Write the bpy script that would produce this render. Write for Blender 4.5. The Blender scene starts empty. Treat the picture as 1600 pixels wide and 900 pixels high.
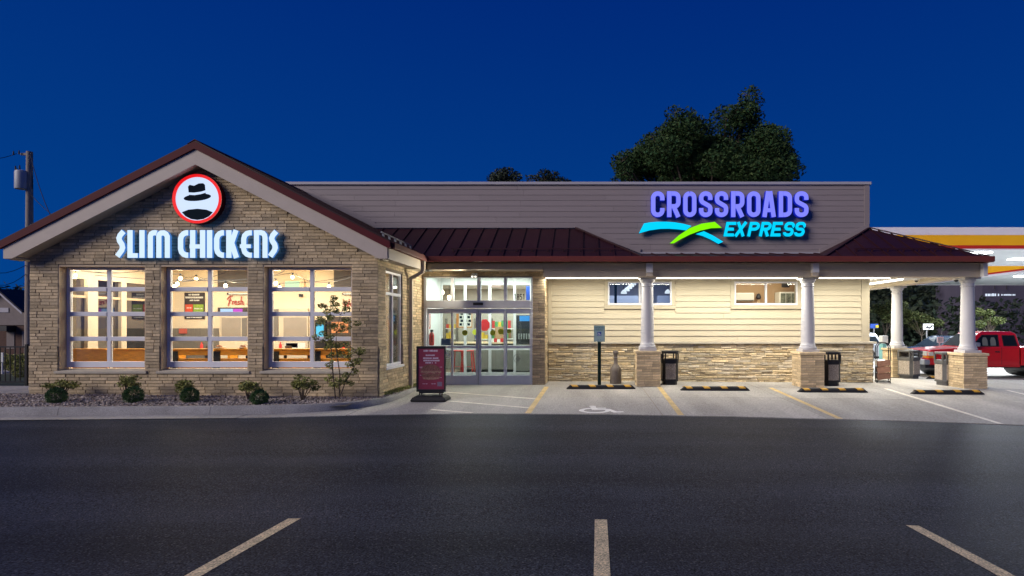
import bpy, math, random
from mathutils import Vector, Matrix
R = math.radians
SC = bpy.context.scene
COL = SC.collection
rng = random.Random(7)

# ------------------------------------------------------------------ camera
F, PX, PY, EYE = 867.0, 915.0, 507.0, 1.70
cam = bpy.data.cameras.new('camera')
cam.sensor_width = 36.0
cam.lens = 36.0 * F / 1600.0
cam.shift_x = -(PX - 800.0) / 1600.0
cam.shift_y = (PY - 450.0) / 1600.0
cam.clip_start, cam.clip_end = 0.1, 3000
cam_o = bpy.data.objects.new('camera', cam)
cam_o.location = (0, 0, EYE)
cam_o.rotation_euler = (R(90), 0, 0)
COL.objects.link(cam_o)
SC.camera = cam_o

# ------------------------------------------------------------------ sky, sun lamp standing in for the lot light from the left, exposure
SC.view_settings.view_transform = 'Standard'
SC.view_settings.look = 'None'
SC.view_settings.exposure = 0.0
SC.view_settings.gamma = 1.0
SC.render.engine = 'CYCLES'
SC.cycles.use_denoising = True
SC.cycles.max_bounces = 8
SC.cycles.transparent_max_bounces = 16
SC.cycles.sample_clamp_indirect = 4.0
SC.cycles.caustics_reflective = False
SC.cycles.caustics_refractive = False

w = bpy.data.worlds.new('World')
SC.world = w
w.use_nodes = True
nt = w.node_tree
bg = nt.nodes['Background']
tc = nt.nodes.new('ShaderNodeTexCoord')
sp = nt.nodes.new('ShaderNodeSeparateXYZ')
rp = nt.nodes.new('ShaderNodeValToRGB')
nt.links.new(tc.outputs['Generated'], sp.inputs[0])
nt.links.new(sp.outputs['Z'], rp.inputs[0])
nt.links.new(rp.outputs[0], bg.inputs['Color'])
e = rp.color_ramp.elements
e[0].position = 0.0
e[0].color = (0.0008, 0.056, 0.265, 1)
e[1].position = 0.55
e[1].color = (0.0002, 0.0205, 0.185, 1)
bg.inputs['Strength'].default_value = 1.0

sun = bpy.data.lights.new('sun', 'SUN')
sun.energy = 2.3
sun.angle = R(28)
sun.color = (1.0, 0.90, 0.85)
sun_o = bpy.data.objects.new('sun', sun)
SUN_DIR = Vector((1.5, 1.0, -0.8)).normalized()
sun_o.rotation_euler = SUN_DIR.to_track_quat('-Z', 'Y').to_euler()
COL.objects.link(sun_o)


def area(name, loc, size, power, color, down=(0, 0, -1), spread=180):
    l = bpy.data.lights.new(name, 'AREA')
    l.shape = 'RECTANGLE'
    l.size, l.size_y = size
    l.energy = power
    l.color = color
    l.spread = R(spread)
    o = bpy.data.objects.new(name, l)
    o.location = loc
    o.rotation_euler = Vector(down).to_track_quat('-Z', 'Y').to_euler()
    COL.objects.link(o)
    return o


# ------------------------------------------------------------------ helpers
def wx(px, D): return (px - PX) * D / F
def wz(py, D): return EYE - (py - PY) * D / F


OFF = {}


def off(o):
    return OFF.get(o.name, Vector((0, 0, 0))) if o else Vector((0, 0, 0))


class MB:
    def __init__(s):
        s.v, s.f, s.m = [], [], []

    def add(s, vs, fs, mi=0):
        n = len(s.v)
        s.v.extend([tuple(p) for p in vs])
        for f in fs:
            s.f.append([n + i for i in f])
            s.m.append(mi)
        return s

    def box(s, x0, x1, y0, y1, z0, z1, mi=0):
        vs = [(x0, y0, z0), (x1, y0, z0), (x1, y1, z0), (x0, y1, z0),
              (x0, y0, z1), (x1, y0, z1), (x1, y1, z1), (x0, y1, z1)]
        return s.add(vs, [(0, 3, 2, 1), (4, 5, 6, 7), (0, 1, 5, 4), (1, 2, 6, 5), (2, 3, 7, 6), (3, 0, 4, 7)], mi)

    def bar(s, a, b, w, h, up=(0, 0, 1), mi=0):
        a, b = Vector(a), Vector(b)
        d = (b - a).normalized()
        up = Vector(up)
        sd = d.cross(up)
        if sd.length < 1e-4:
            sd = d.cross(Vector((0, 1, 0)))
        sd.normalize()
        u = sd.cross(d)
        vs = []
        for p in (a, b):
            for i, j in ((-1, -1), (1, -1), (1, 1), (-1, 1)):
                vs.append(p + sd * (i * w / 2) + u * (j * h / 2))
        return s.add(vs, [(3, 2, 1, 0), (4, 5, 6, 7), (0, 1, 5, 4), (1, 2, 6, 5), (2, 3, 7, 6), (3, 0, 4, 7)], mi)

    def cyl(s, a, b, r0, r1=None, n=12, mi=0, caps=True):
        a, b = Vector(a), Vector(b)
        r1 = r0 if r1 is None else r1
        d = (b - a).normalized()
        sd = d.orthogonal().normalized()
        u = d.cross(sd)
        vs = []
        for p, r in ((a, r0), (b, r1)):
            for k in range(n):
                t = 2 * math.pi * k / n
                vs.append(p + sd * (r * math.cos(t)) + u * (r * math.sin(t)))
        fs = [(k, (k + 1) % n, n + (k + 1) % n, n + k) for k in range(n)]
        if caps:
            fs += [tuple(range(n - 1, -1, -1)), tuple(range(n, 2 * n))]
        return s.add(vs, fs, mi)

    def tube(s, pts, r, n=6, mi=0):
        for a, b in zip(pts[:-1], pts[1:]):
            s.cyl(a, b, r, r, n, mi)
        return s

    def lathe(s, c, prof, n=24, mi=0):
        vs, fs = [], []
        for r, z in prof:
            for k in range(n):
                t = 2 * math.pi * k / n
                vs.append((c[0] + r * math.cos(t), c[1] + r * math.sin(t), c[2] + z))
        for i in range(len(prof) - 1):
            for k in range(n):
                k2 = (k + 1) % n
                fs.append((i * n + k, i * n + k2, (i + 1) * n + k2, (i + 1) * n + k))
        fs.append(tuple(range(n - 1, -1, -1)))
        fs.append(tuple((len(prof) - 1) * n + k for k in range(n)))
        return s.add(vs, fs, mi)

    def sphere(s, c, r, nu=12, nv=8, mi=0, sz=1.0):
        prof = [(max(1e-4, r * math.sin(math.pi * i / nv)), -r * sz * math.cos(math.pi * i / nv)) for i in range(nv + 1)]
        return s.lathe(c, prof, nu, mi)

    def prism(s, poly, a0, a1, fn, mi=0, mi_side=None):
        """poly in 2-D; fn(u, v, a) gives the 3-D point at depth a"""
        n = len(poly)
        vs = [fn(u, v, a0) for u, v in poly] + [fn(u, v, a1) for u, v in poly]
        s.add(vs, [tuple(range(n))], mi)
        k = len(s.v) - 2 * n
        ms = mi if mi_side is None else mi_side
        for i in range(n):
            j = (i + 1) % n
            s.f.append([k + j, k + i, k + n + i, k + n + j])
            s.m.append(ms)
        s.f.append([k + n + i for i in range(n - 1, -1, -1)])
        s.m.append(ms)
        return s

    def quad(s, a, b, c, d, mi=0):
        return s.add([a, b, c, d], [(0, 1, 2, 3)], mi)

    def mesh(s, name, mats, o=Vector((0, 0, 0)), smooth=False):
        me = bpy.data.meshes.new(name)
        me.from_pydata([(p[0] - o[0], p[1] - o[1], p[2] - o[2]) for p in s.v], [], s.f)
        if not isinstance(mats, (list, tuple)):
            mats = [mats]
        for m in mats:
            me.materials.append(m)
        if len(mats) > 1:
            me.polygons.foreach_set('material_index', s.m)
        if smooth:
            me.polygons.foreach_set('use_smooth', [True] * len(me.polygons))
            me.set_sharp_from_angle(angle=R(40))
        me.update()
        return me

    def build(s, name, mats, parent=None, smooth=False, bevel=0.0, seg=2, fix=False):
        o = off(parent)
        me = s.mesh(name, mats, o, smooth)
        if fix:
            import bmesh
            bm = bmesh.new()
            bm.from_mesh(me)
            bmesh.ops.recalc_face_normals(bm, faces=bm.faces)
            bm.to_mesh(me)
            bm.free()
        ob = bpy.data.objects.new(name, me)
        COL.objects.link(ob)
        if parent is not None:
            ob.parent = parent
        OFF[ob.name] = o
        if bevel:
            b = ob.modifiers.new('bevel', 'BEVEL')
            b.width, b.segments, b.limit_method, b.angle_limit = bevel, seg, 'ANGLE', R(40)
        return ob


def thing(name, label, cat, loc=(0, 0, 0), group=None):
    o = bpy.data.objects.new(name, None)
    o.empty_display_size = 0.1
    COL.objects.link(o)
    o.location = loc
    o['label'], o['category'] = label, cat
    if group:
        o['group'] = group
    OFF[o.name] = Vector(loc)
    return o


def tag(o, label, cat, group=None):
    o['label'], o['category'] = label, cat
    if group:
        o['group'] = group
    return o


def kind(o, k):
    o['kind'] = k
    return o


def copy_tree(o, parent=None):
    c = o.copy()
    COL.objects.link(c)
    if parent is not None:
        c.parent = parent
    for ch in list(o.children):
        copy_tree(ch, c)
    return c


def text_mesh(body, size, spacing=1.0, bold=0.0, extrude=0.0, shear=0.0):
    cu = bpy.data.curves.new('t', 'FONT')
    cu.body = body
    cu.size = size
    cu.space_character = spacing
    cu.offset = bold
    cu.extrude = extrude
    cu.shear = shear
    cu.align_x = 'CENTER'
    cu.align_y = 'CENTER'
    cu.resolution_u = 3
    ob = bpy.data.objects.new('t', cu)
    COL.objects.link(ob)
    dg = bpy.context.evaluated_depsgraph_get()
    me = bpy.data.meshes.new_from_object(ob.evaluated_get(dg))
    bpy.data.objects.remove(ob)
    return me


def text_part(name, body, size, loc, mat, parent=None, sx=1.0, rot=(R(90), 0, 0), **k):
    me = text_mesh(body, size, **k)
    me.transform(Matrix.Diagonal((sx, 1, 1, 1)))
    me.transform(Matrix.LocRotScale(Vector(loc) - off(parent), __import__('mathutils').Euler(rot), None))
    me.materials.clear()
    me.materials.append(mat)
    me.name = name
    o = bpy.data.objects.new(name, me)
    COL.objects.link(o)
    if parent is not None:
        o.parent = parent
    return o


# ------------------------------------------------------------------ materials
def mat(name, col, rough=0.6, metal=0.0, var=0.0, isl=0.0, bump=0.0, scale=8.0, detail=6.0,
        col2=None, stretch=None, emit=None, estr=0.0, spec=0.5, fine=0.0, fscale=120.0, coat=0.0):
    """procedural surface: large mottling (var), per-piece tone (isl), speckle (fine), relief (bump)"""
    m = bpy.data.materials.new(name)
    m.use_nodes = True
    t = m.node_tree
    N, L = t.nodes, t.links
    b = N['Principled BSDF']
    b.inputs['Roughness'].default_value = rough
    b.inputs['Metallic'].default_value = metal
    b.inputs['Specular IOR Level'].default_value = spec
    b.inputs['Coat Weight'].default_value = coat
    b.inputs['Base Color'].default_value = (*col, 1)
    if emit:
        b.inputs['Emission Color'].default_value = (*emit, 1)
        b.inputs['Emission Strength'].default_value = estr
    if not (var or isl or bump or fine):
        return m
    co = N.new('ShaderNodeTexCoord')
    mp = N.new('ShaderNodeMapping')
    L.new(co.outputs['Object'], mp.inputs[0])
    if stretch:
        mp.inputs['Scale'].default_value = stretch
    nz = N.new('ShaderNodeTexNoise')
    nz.inputs['Scale'].default_value = scale
    nz.inputs['Detail'].default_value = detail
    nz.inputs['Roughness'].default_value = 0.6
    L.new(mp.outputs[0], nz.inputs['Vector'])
    fac = N.new('ShaderNodeMapRange')
    fac.inputs[1].default_value, fac.inputs[2].default_value = 0.3, 0.7
    fac.inputs[3].default_value, fac.inputs[4].default_value = 1 - var, 1 + var
    L.new(nz.outputs[0], fac.inputs[0])
    val = fac.outputs[0]

    def mul(a, bb):
        k = N.new('ShaderNodeMath')
        k.operation = 'MULTIPLY'
        L.new(a, k.inputs[0])
        L.new(bb, k.inputs[1])
        return k.outputs[0]
    rnd = None
    if isl:
        g = N.new('ShaderNodeNewGeometry')
        oi = N.new('ShaderNodeObjectInfo')
        ad = N.new('ShaderNodeMath')
        ad.operation = 'ADD'
        L.new(g.outputs['Random Per Island'], ad.inputs[0])
        L.new(oi.outputs['Random'], ad.inputs[1])
        fr = N.new('ShaderNodeMath')
        fr.operation = 'FRACT'
        L.new(ad.outputs[0], fr.inputs[0])
        rnd = fr.outputs[0]
        r2 = N.new('ShaderNodeMapRange')
        r2.inputs[3].default_value, r2.inputs[4].default_value = 1 - isl, 1 + isl
        L.new(rnd, r2.inputs[0])
        val = mul(val, r2.outputs[0])
    if fine:
        n2 = N.new('ShaderNodeTexNoise')
        n2.inputs['Scale'].default_value = fscale
        n2.inputs['Detail'].default_value = 2.0
        L.new(mp.outputs[0], n2.inputs['Vector'])
        r3 = N.new('ShaderNodeMapRange')
        r3.inputs[1].default_value, r3.inputs[2].default_value = 0.3, 0.7
        r3.inputs[3].default_value, r3.inputs[4].default_value = 1 - fine, 1 + fine
        L.new(n2.outputs[0], r3.inputs[0])
        val = mul(val, r3.outputs[0])
    base = N.new('ShaderNodeMix')
    base.data_type = 'RGBA'
    base.blend_type = 'MIX'
    base.inputs[6].default_value = (*col, 1)
    base.inputs[7].default_value = (*(col2 or col), 1)
    if col2:
        if rnd is not None:
            q = N.new('ShaderNodeMath')
            q.operation = 'MULTIPLY'
            q.inputs[1].default_value = 7.31
            L.new(rnd, q.inputs[0])
            q2 = N.new('ShaderNodeMath')
            q2.operation = 'FRACT'
            L.new(q.outputs[0], q2.inputs[0])
            L.new(q2.outputs[0], base.inputs[0])
        else:
            L.new(nz.outputs[0], base.inputs[0])
    mx = N.new('ShaderNodeMix')
    mx.data_type = 'RGBA'
    mx.blend_type = 'MULTIPLY'
    mx.inputs[0].default_value = 1.0
    L.new(base.outputs[2], mx.inputs[6])
    cv = N.new('ShaderNodeCombineColor')
    for i in range(3):
        L.new(val, cv.inputs[i])
    L.new(cv.outputs[0], mx.inputs[7])
    L.new(mx.outputs[2], b.inputs['Base Color'])
    if bump:
        n3 = N.new('ShaderNodeTexNoise')
        n3.inputs['Scale'].default_value = fscale if fine else scale * 4
        n3.inputs['Detail'].default_value = 4.0
        L.new(mp.outputs[0], n3.inputs['Vector'])
        bp = N.new('ShaderNodeBump')
        bp.inputs['Strength'].default_value = bump
        bp.inputs['Distance'].default_value = 0.01
        L.new(n3.outputs[0], bp.inputs['Height'])
        L.new(bp.outputs[0], b.inputs['Normal'])
    return m


def emis(name, col, s):
    m = bpy.data.materials.new(name)
    m.use_nodes = True
    t = m.node_tree
    b = t.nodes['Principled BSDF']
    b.inputs['Base Color'].default_value = (*[min(1, c) * 0.2 for c in col], 1)
    b.inputs['Roughness'].default_value = 0.5
    b.inputs['Specular IOR Level'].default_value = 0.2
    b.inputs['Emission Color'].default_value = (*col, 1)
    b.inputs['Emission Strength'].default_value = s
    return m


def glass(name, tint=(0.93, 0.96, 0.95), refl=1.0):
    m = bpy.data.materials.new(name)
    m.use_nodes = True
    t = m.node_tree
    N, L = t.nodes, t.links
    N.remove(N['Principled BSDF'])
    out = [n for n in N if n.type == 'OUTPUT_MATERIAL'][0]
    tr = N.new('ShaderNodeBsdfTransparent')
    tr.inputs[0].default_value = (*tint, 1)
    gl = N.new('ShaderNodeBsdfGlossy')
    gl.inputs['Roughness'].default_value = 0.01
    fr = N.new('ShaderNodeFresnel')
    fr.inputs[0].default_value = 1.45
    k = N.new('ShaderNodeMath')
    k.operation = 'MULTIPLY'
    k.inputs[1].default_value = refl
    L.new(fr.outputs[0], k.inputs[0])
    mx = N.new('ShaderNodeMixShader')
    L.new(k.outputs[0], mx.inputs[0])
    L.new(tr.outputs[0], mx.inputs[1])
    L.new(gl.outputs[0], mx.inputs[2])
    L.new(mx.outputs[0], out.inputs[0])
    return m


M = {}
M['brick'] = mat('brick', (0.62, 0.48, 0.29), 0.85, var=0.18, isl=0.27, bump=0.5, scale=14, col2=(0.51, 0.405, 0.26), fine=0.15, fscale=90)
M['mortar'] = mat('mortar', (0.25, 0.21, 0.16), 0.95, var=0.2, bump=0.4, scale=20)
M['stone'] = mat('stone', (0.60, 0.47, 0.27), 0.85, var=0.25, isl=0.30, bump=0.8, scale=12, col2=(0.56, 0.49, 0.37), fine=0.2, fscale=60)
M['cap'] = mat('cast_stone', (0.50, 0.45, 0.36), 0.8, var=0.1, bump=0.2, scale=9)
M['siding'] = mat('cream_siding', (0.565, 0.50, 0.365), 0.55, var=0.035, isl=0.03, bump=0.08, scale=4, stretch=(0.4, 1, 6))
M['parapet'] = mat('taupe_siding', (0.31, 0.262, 0.26), 0.6, var=0.05, isl=0.04, bump=0.08, scale=4, stretch=(0.4, 1, 6))
M['trim'] = mat('cream_trim', (0.56, 0.48, 0.37), 0.55, var=0.06, scale=3, bump=0.05)
M['rake'] = mat('rake_board_paint', (0.54, 0.46, 0.39), 0.55, var=0.06, scale=3, bump=0.05)
M['capmetal'] = mat('parapet_cap_metal', (0.48, 0.46, 0.50), 0.45, 0.0, var=0.05, scale=2)
M['roof'] = mat('maroon_metal_roof', (0.036, 0.010, 0.014), 0.55, 0.0, spec=0.25, var=0.12, isl=0.12, scale=2.5)
M['redtrim'] = mat('maroon_trim', (0.10, 0.012, 0.018), 0.6, 0.0, spec=0.15, var=0.08, scale=3)
M['gutter'] = mat('maroon_gutter', (0.15, 0.036, 0.032), 0.6, 0.0, spec=0.2, var=0.08, scale=3)
M['white'] = mat('white_paint', (0.74, 0.74, 0.74), 0.45, var=0.04, scale=4)
M['column'] = mat('column_paint', (0.50, 0.50, 0.53), 0.45, var=0.03, scale=4)
M['frame'] = mat('white_window_frame', (0.78, 0.78, 0.82), 0.4, var=0.03, scale=5)
M['alu'] = mat('anodised_aluminium', (0.76, 0.76, 0.78), 0.4, 0.05, var=0.05, scale=5)
M['jamb'] = mat('tan_jamb', (0.66, 0.50, 0.32), 0.6, var=0.08, scale=5)
M['glass'] = glass('window_glass', refl=0.8)
M['glassd'] = glass('door_glass', (0.9, 0.94, 0.93), 0.7)
M['black'] = mat('black_plastic', (0.012, 0.012, 0.014), 0.45, var=0.2, scale=6)
M['iron'] = mat('black_iron', (0.015, 0.015, 0.017), 0.4, 0.3, var=0.2, scale=9)
M['rubber'] = mat('black_rubber', (0.012, 0.012, 0.013), 0.7, var=0.25, scale=10, bump=0.3)
M['yellow'] = mat('yellow_reflective', (0.62, 0.34, 0.035), 0.5, var=0.25, scale=12, bump=0.2)
M['aggregate'] = mat('exposed_aggregate', (0.36, 0.31, 0.26), 0.9, var=0.25, bump=1.0, scale=30, fine=0.55, fscale=95)
M['greybin'] = mat('grey_bin_plastic', (0.085, 0.085, 0.085), 0.5, var=0.15, scale=8)
M['taupe'] = mat('taupe_plastic', (0.15, 0.125, 0.105), 0.5, var=0.12, scale=8)
M['wood'] = mat('honey_wood', (0.78, 0.31, 0.015), 0.4, var=0.3, isl=0.18, scale=5, stretch=(1.2, 8, 14), bump=0.1)
M['oldwood'] = mat('weathered_plank', (0.20, 0.10, 0.065), 0.75, var=0.35, isl=0.4, scale=7, stretch=(2, 2, 14), bump=0.3)
M['intwall'] = mat('cream_interior_wall', (0.72, 0.61, 0.45), 0.7, var=0.03, scale=2)
M['intwhite'] = mat('white_interior_wall', (0.74, 0.76, 0.74), 0.6, var=0.03, scale=2)
M['wainscot'] = mat('grey_wainscot', (0.16, 0.145, 0.13), 0.6, var=0.15, scale=4, stretch=(12, 1, 1))
M['floor'] = mat('tile_floor', (0.22, 0.15, 0.11), 0.35, var=0.15, scale=3)
M['darkbrown'] = mat('dark_brown_panel', (0.045, 0.032, 0.024), 0.5, var=0.25, scale=4, stretch=(1, 1, 9))
M['chrome'] = mat('chrome', (0.72, 0.72, 0.74), 0.15, 1.0)
M['steel'] = mat('galvanised_steel', (0.42, 0.43, 0.44), 0.4, 0.7, var=0.1, scale=8)
M['leaf'] = mat('shrub_leaf', (0.24, 0.28, 0.075), 0.6, isl=0.5, spec=0.2, col2=(0.36, 0.34, 0.12))
M['leafdark'] = mat('boxwood_leaf', (0.07, 0.16, 0.036), 0.5, isl=0.5, col2=(0.05, 0.11, 0.028))
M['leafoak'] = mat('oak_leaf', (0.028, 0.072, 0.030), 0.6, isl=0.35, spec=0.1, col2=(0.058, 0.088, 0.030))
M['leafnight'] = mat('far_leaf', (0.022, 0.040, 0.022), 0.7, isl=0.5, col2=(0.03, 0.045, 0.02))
M['bark'] = mat('bark', (0.10, 0.075, 0.055), 0.9, var=0.3, bump=0.6, scale=12, stretch=(3, 3, 0.6))
M['pole'] = mat('weathered_pole_wood', (0.32, 0.27, 0.23), 0.9, var=0.3, bump=0.4, scale=10, stretch=(4, 4, 0.5))
M['asphalt'] = mat('asphalt', (0.036, 0.041, 0.056), 0.48, var=0.22, bump=0.6, scale=0.5, detail=10, fine=1.0, fscale=70, spec=0.012)


def streaks(m, sc, amt):
    """long faint paving streaks multiplied into the base colour"""
    t = m.node_tree
    N, L = t.nodes, t.links
    b = N['Principled BSDF']
    src = b.inputs['Base Color'].links[0].from_socket
    co = N.new('ShaderNodeTexCoord')
    mp = N.new('ShaderNodeMapping')
    mp.inputs['Scale'].default_value = sc
    L.new(co.outputs['Object'], mp.inputs[0])
    nz = N.new('ShaderNodeTexNoise')
    nz.inputs['Scale'].default_value = 1.0
    nz.inputs['Detail'].default_value = 5.0
    L.new(mp.outputs[0], nz.inputs['Vector'])
    r = N.new('ShaderNodeMapRange')
    r.inputs[1].default_value, r.inputs[2].default_value = 0.35, 0.65
    r.inputs[3].default_value, r.inputs[4].default_value = 1 - amt, 1 + amt
    L.new(nz.outputs[0], r.inputs[0])
    mx = N.new('ShaderNodeMix')
    mx.data_type = 'RGBA'
    mx.blend_type = 'MULTIPLY'
    mx.inputs[0].default_value = 1.0
    L.new(src, mx.inputs[6])
    cc = N.new('ShaderNodeCombineColor')
    for i in range(3):
        L.new(r.outputs[0], cc.inputs[i])
    L.new(cc.outputs[0], mx.inputs[7])
    L.new(mx.outputs[2], b.inputs['Base Color'])
    r2 = N.new('ShaderNodeMapRange')
    r2.inputs[1].default_value, r2.inputs[2].default_value = 0.35, 0.65
    r2.inputs[3].default_value, r2.inputs[4].default_value = 0.47, 0.55
    L.new(nz.outputs[0], r2.inputs[0])
    return r2.outputs[0], b


streaks(M['asphalt'], (0.10, 1.3, 1.0), 0.22)


def specks(m, scale, lo, amt):
    """sparse pale stone chips in the surface"""
    t = m.node_tree
    N, L = t.nodes, t.links
    b = N['Principled BSDF']
    src = b.inputs['Base Color'].links[0].from_socket
    co = N.new('ShaderNodeTexCoord')
    vo = N.new('ShaderNodeTexVoronoi')
    vo.inputs['Scale'].default_value = scale
    L.new(co.outputs['Object'], vo.inputs['Vector'])
    sp_ = N.new('ShaderNodeSeparateColor')
    L.new(vo.outputs['Color'], sp_.inputs[0])
    r = N.new('ShaderNodeMapRange')
    r.inputs[1].default_value, r.inputs[2].default_value = lo, 1.0
    r.inputs[3].default_value, r.inputs[4].default_value = 0.0, amt
    L.new(sp_.outputs[0], r.inputs[0])
    mx = N.new('ShaderNodeMix')
    mx.data_type = 'RGBA'
    mx.inputs[7].default_value = (0.34, 0.33, 0.32, 1)
    L.new(r.outputs[0], mx.inputs[0])
    L.new(src, mx.inputs[6])
    L.new(mx.outputs[2], b.inputs['Base Color'])


specks(M['asphalt'], 85, 0.90, 0.30)
M['concrete'] = mat('broomed_concrete', (0.37, 0.355, 0.33), 0.85, var=0.16, isl=0.05, bump=0.3, scale=0.9, detail=12, fine=0.22, fscale=40, stretch=(1, 0.35, 1))
streaks(M['concrete'], (1.6, 0.22, 1.0), 0.13)
M['kerb'] = mat('kerb_concrete', (0.31, 0.30, 0.29), 0.85, var=0.2, bump=0.35, scale=2.2, detail=10, fine=0.2, fscale=60)
M['paintw'] = mat('worn_white_paint', (0.72, 0.58, 0.33), 0.8, var=0.2, scale=6, fine=0.6, fscale=70, bump=0.4)
M['paintb'] = mat('white_stencil_paint', (0.88, 0.87, 0.83), 0.7, var=0.08, scale=6, fine=0.1, fscale=70)
M['paintl'] = mat('cream_white_line', (0.76, 0.72, 0.62), 0.75, var=0.15, scale=4, fine=0.3, fscale=70)
M['painty'] = mat('worn_yellow_paint', (0.62, 0.46, 0.20), 0.7, var=0.22, scale=3, fine=0.3, fscale=70, bump=0.4)
M['gravel'] = mat('river_gravel', (0.42, 0.37, 0.33), 0.9, var=0.2, isl=0.55, col2=(0.30, 0.24, 0.20))
M['soil'] = mat('planter_soil', (0.10, 0.085, 0.07), 0.95, var=0.4, bump=0.8, scale=25)
M['grass'] = mat('grass_ground', (0.045, 0.06, 0.022), 0.9, var=0.35, bump=0.5, scale=6)
M['bulb'] = emis('warm_bulb', (1.0, 0.70, 0.34), 26)
M['lamp'] = emis('white_lamp', (1.0, 0.94, 0.81), 8.5)

# ------------------------------------------------------------------ terrain heights
def lerp(a, b, t): return a + (b - a) * t


def pw(x, pts):
    if x <= pts[0][0]:
        return pts[0][1]
    for (a, fa), (b, fb) in zip(pts[:-1], pts[1:]):
        if x <= b:
            return lerp(fa, fb, (x - a) / (b - a))
    return pts[-1][1]


def clamp(t, a=0.0, b=1.0): return max(a, min(b, t))


def edge_y(x): return pw(x, [(-20, 9.6), (-10.4, 9.9), (-6.05, 10.2), (-4.2, 10.55), (-2.4, 10.75), (0.4, 10.73), (3.3, 10.5), (6.2, 10.3), (8.06, 10.2), (14, 9.9), (40, 9.0)])
def edge_z(x): return pw(x, [(-20, 0.02), (-10.4, 0.0), (-6.05, -0.01), (-4.2, -0.015), (-2.4, -0.023), (0.4, -0.033), (3.3, -0.05), (6.2, -0.094), (8.06, -0.147), (14, -0.24), (40, -0.4)])
def back_z(x): return pw(x, [(2, 0.05), (10, 0.0), (16, -0.08), (40, -0.25)])


def conc_z(x, y):
    e = edge_y(x)
    t = clamp((y - e) / (14.6 - e))
    z = lerp(edge_z(x), back_z(x), t)
    return z - 0.23 * clamp((y - 17.3) / 3.2) * clamp((x - 8.5) / 2.0)


def asph_z(x, y):
    e = edge_y(x)
    z5 = pw(x, [(-20, -0.03), (-3, -0.075), (0.1, -0.084), (3, -0.14), (14, -0.26), (40, -0.4)])
    ze = edge_z(x) - 0.012
    if y >= 5.07:
        return lerp(z5, ze, clamp((y - 5.07) / (e - 5.07)))
    zc = pw(x, [(-20, 0.05), (3, 0.025), (14, -0.1), (40, -0.3)])
    return lerp(zc, z5, clamp((y - 3.6) / (5.07 - 3.6)))


def sheet(name, xs, ys, fz, m, knd='structure', parent=None):
    """grid sheet; ys(x) is a list of y values for a given x"""
    b = MB()
    rows = [[(x, y, fz(x, y)) for y in ys(x)] for x in xs]
    n = len(rows[0])
    for r in rows:
        b.v.extend(r)
    for i in range(len(rows) - 1):
        for j in range(n - 1):
            b.f.append([i * n + j, (i + 1) * n + j, (i + 1) * n + j + 1, i * n + j + 1])
            b.m.append(0)
    o = b.build(name, m, parent, smooth=True)
    if knd:
        kind(o, knd)
    return o


# the ground out to the horizon
MB().quad((-900, -300, -0.72), (900, -300, -0.72), (900, 1600, -0.72), (-900, 1600, -0.72)).build('ground', M['grass'])
kind(bpy.data.objects['ground'], 'structure')

xs = [-40, -30, -24] + [-20 + 0.5 * i for i in range(81)] + [24, 30, 40]
asphalt = sheet('asphalt_lot', xs, lambda x: [-30, -10, -2, 1, 2.5, 3.2, 3.6, 4, 4.5, 5.07, 5.6] + [lerp(6.2, edge_y(x), k / 8) for k in range(9)],
                asph_z, M['asphalt'])

# concrete apron: a dark bed with separate slabs, their joints left open
sheet('apron_bed', [x for x in xs if x >= -4.6], lambda x: [edge_y(x) + 0.01] + [lerp(edge_y(x), 14.6, k / 6) for k in range(1, 7)] + [16, 17.3, 18.5, 20.5, 30, 45],
      lambda x, y: conc_z(x, y) - 0.016, M['mortar'])
bed = bpy.data.objects['apron_bed']
jx = [-6.4, -4.52, -1.08, 1.48, 4.55, 7.62, 10.6, 13.6, 17.5, 23, 31, 40]
jy = [0.0, 12.9, 14.68, 17.0, 20.5, 26, 34, 45]
for i in range(len(jx) - 1):
    for j in range(len(jy) - 1):
        x0, x1 = jx[i] + 0.006, jx[i + 1] - 0.006
        nx = max(3, int((x1 - x0) / 0.5))
        sx = [lerp(x0, x1, k / nx) for k in range(nx + 1)]
        lo = (lambda x: edge_y(x)) if j == 0 else (lambda x, v=jy[j]: v + 0.006)
        hi = jy[j + 1] - 0.006
        if jy[j] > 15 and jx[i + 1] < 8.7:
            if jy[j] > 17:
                continue
        if jx[i] < -4.6 and j:
            continue
        b = MB()
        ny = 6
        for x in sx:
            for k in range(ny + 1):
                y = lerp(lo(x), hi, k / ny)
                b.v.append((x, y, conc_z(x, y)))
        n = ny + 1
        for a in range(nx):
            for k in range(ny):
                b.f.append([a * n + k, (a + 1) * n + k, (a + 1) * n + k + 1, a * n + k + 1])
                b.m.append(0)
        # slab edges
        for a in range(nx):
            p, q = b.v[a * n], b.v[(a + 1) * n]
            b.quad((p[0], p[1], p[2] - 0.03), (q[0], q[1], q[2] - 0.03), q, p)
            p, q = b.v[a * n + ny], b.v[(a + 1) * n + ny]
            b.quad(p, q, (q[0], q[1], q[2] - 0.03), (p[0], p[1], p[2] - 0.03))
        b.build('slab', M['concrete'], bed)


def ground_stripe(name, pts, wid, fz, m, parent, lift=0.004):
    """painted strip following the surface from pts[0] to pts[1]"""
    a, c = Vector(pts[0]), Vector(pts[1])
    d = (c - a)
    nrm = Vector((-d.y, d.x)).normalized() * wid / 2
    n = max(2, int(d.length / 0.25))
    b = MB()
    for k in range(n + 1):
        p = a + d * (k / n)
        for s in (-1, 1):
            x, y = p.x + nrm.x * s, p.y + nrm.y * s
            b.v.append((x, y, fz(x, y) + lift))
    for k in range(n):
        b.f.append([2 * k, 2 * k + 1, 2 * k + 3, 2 * k + 2][::-1])
        b.m.append(0)
    return b.build(name, m, parent)


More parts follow.
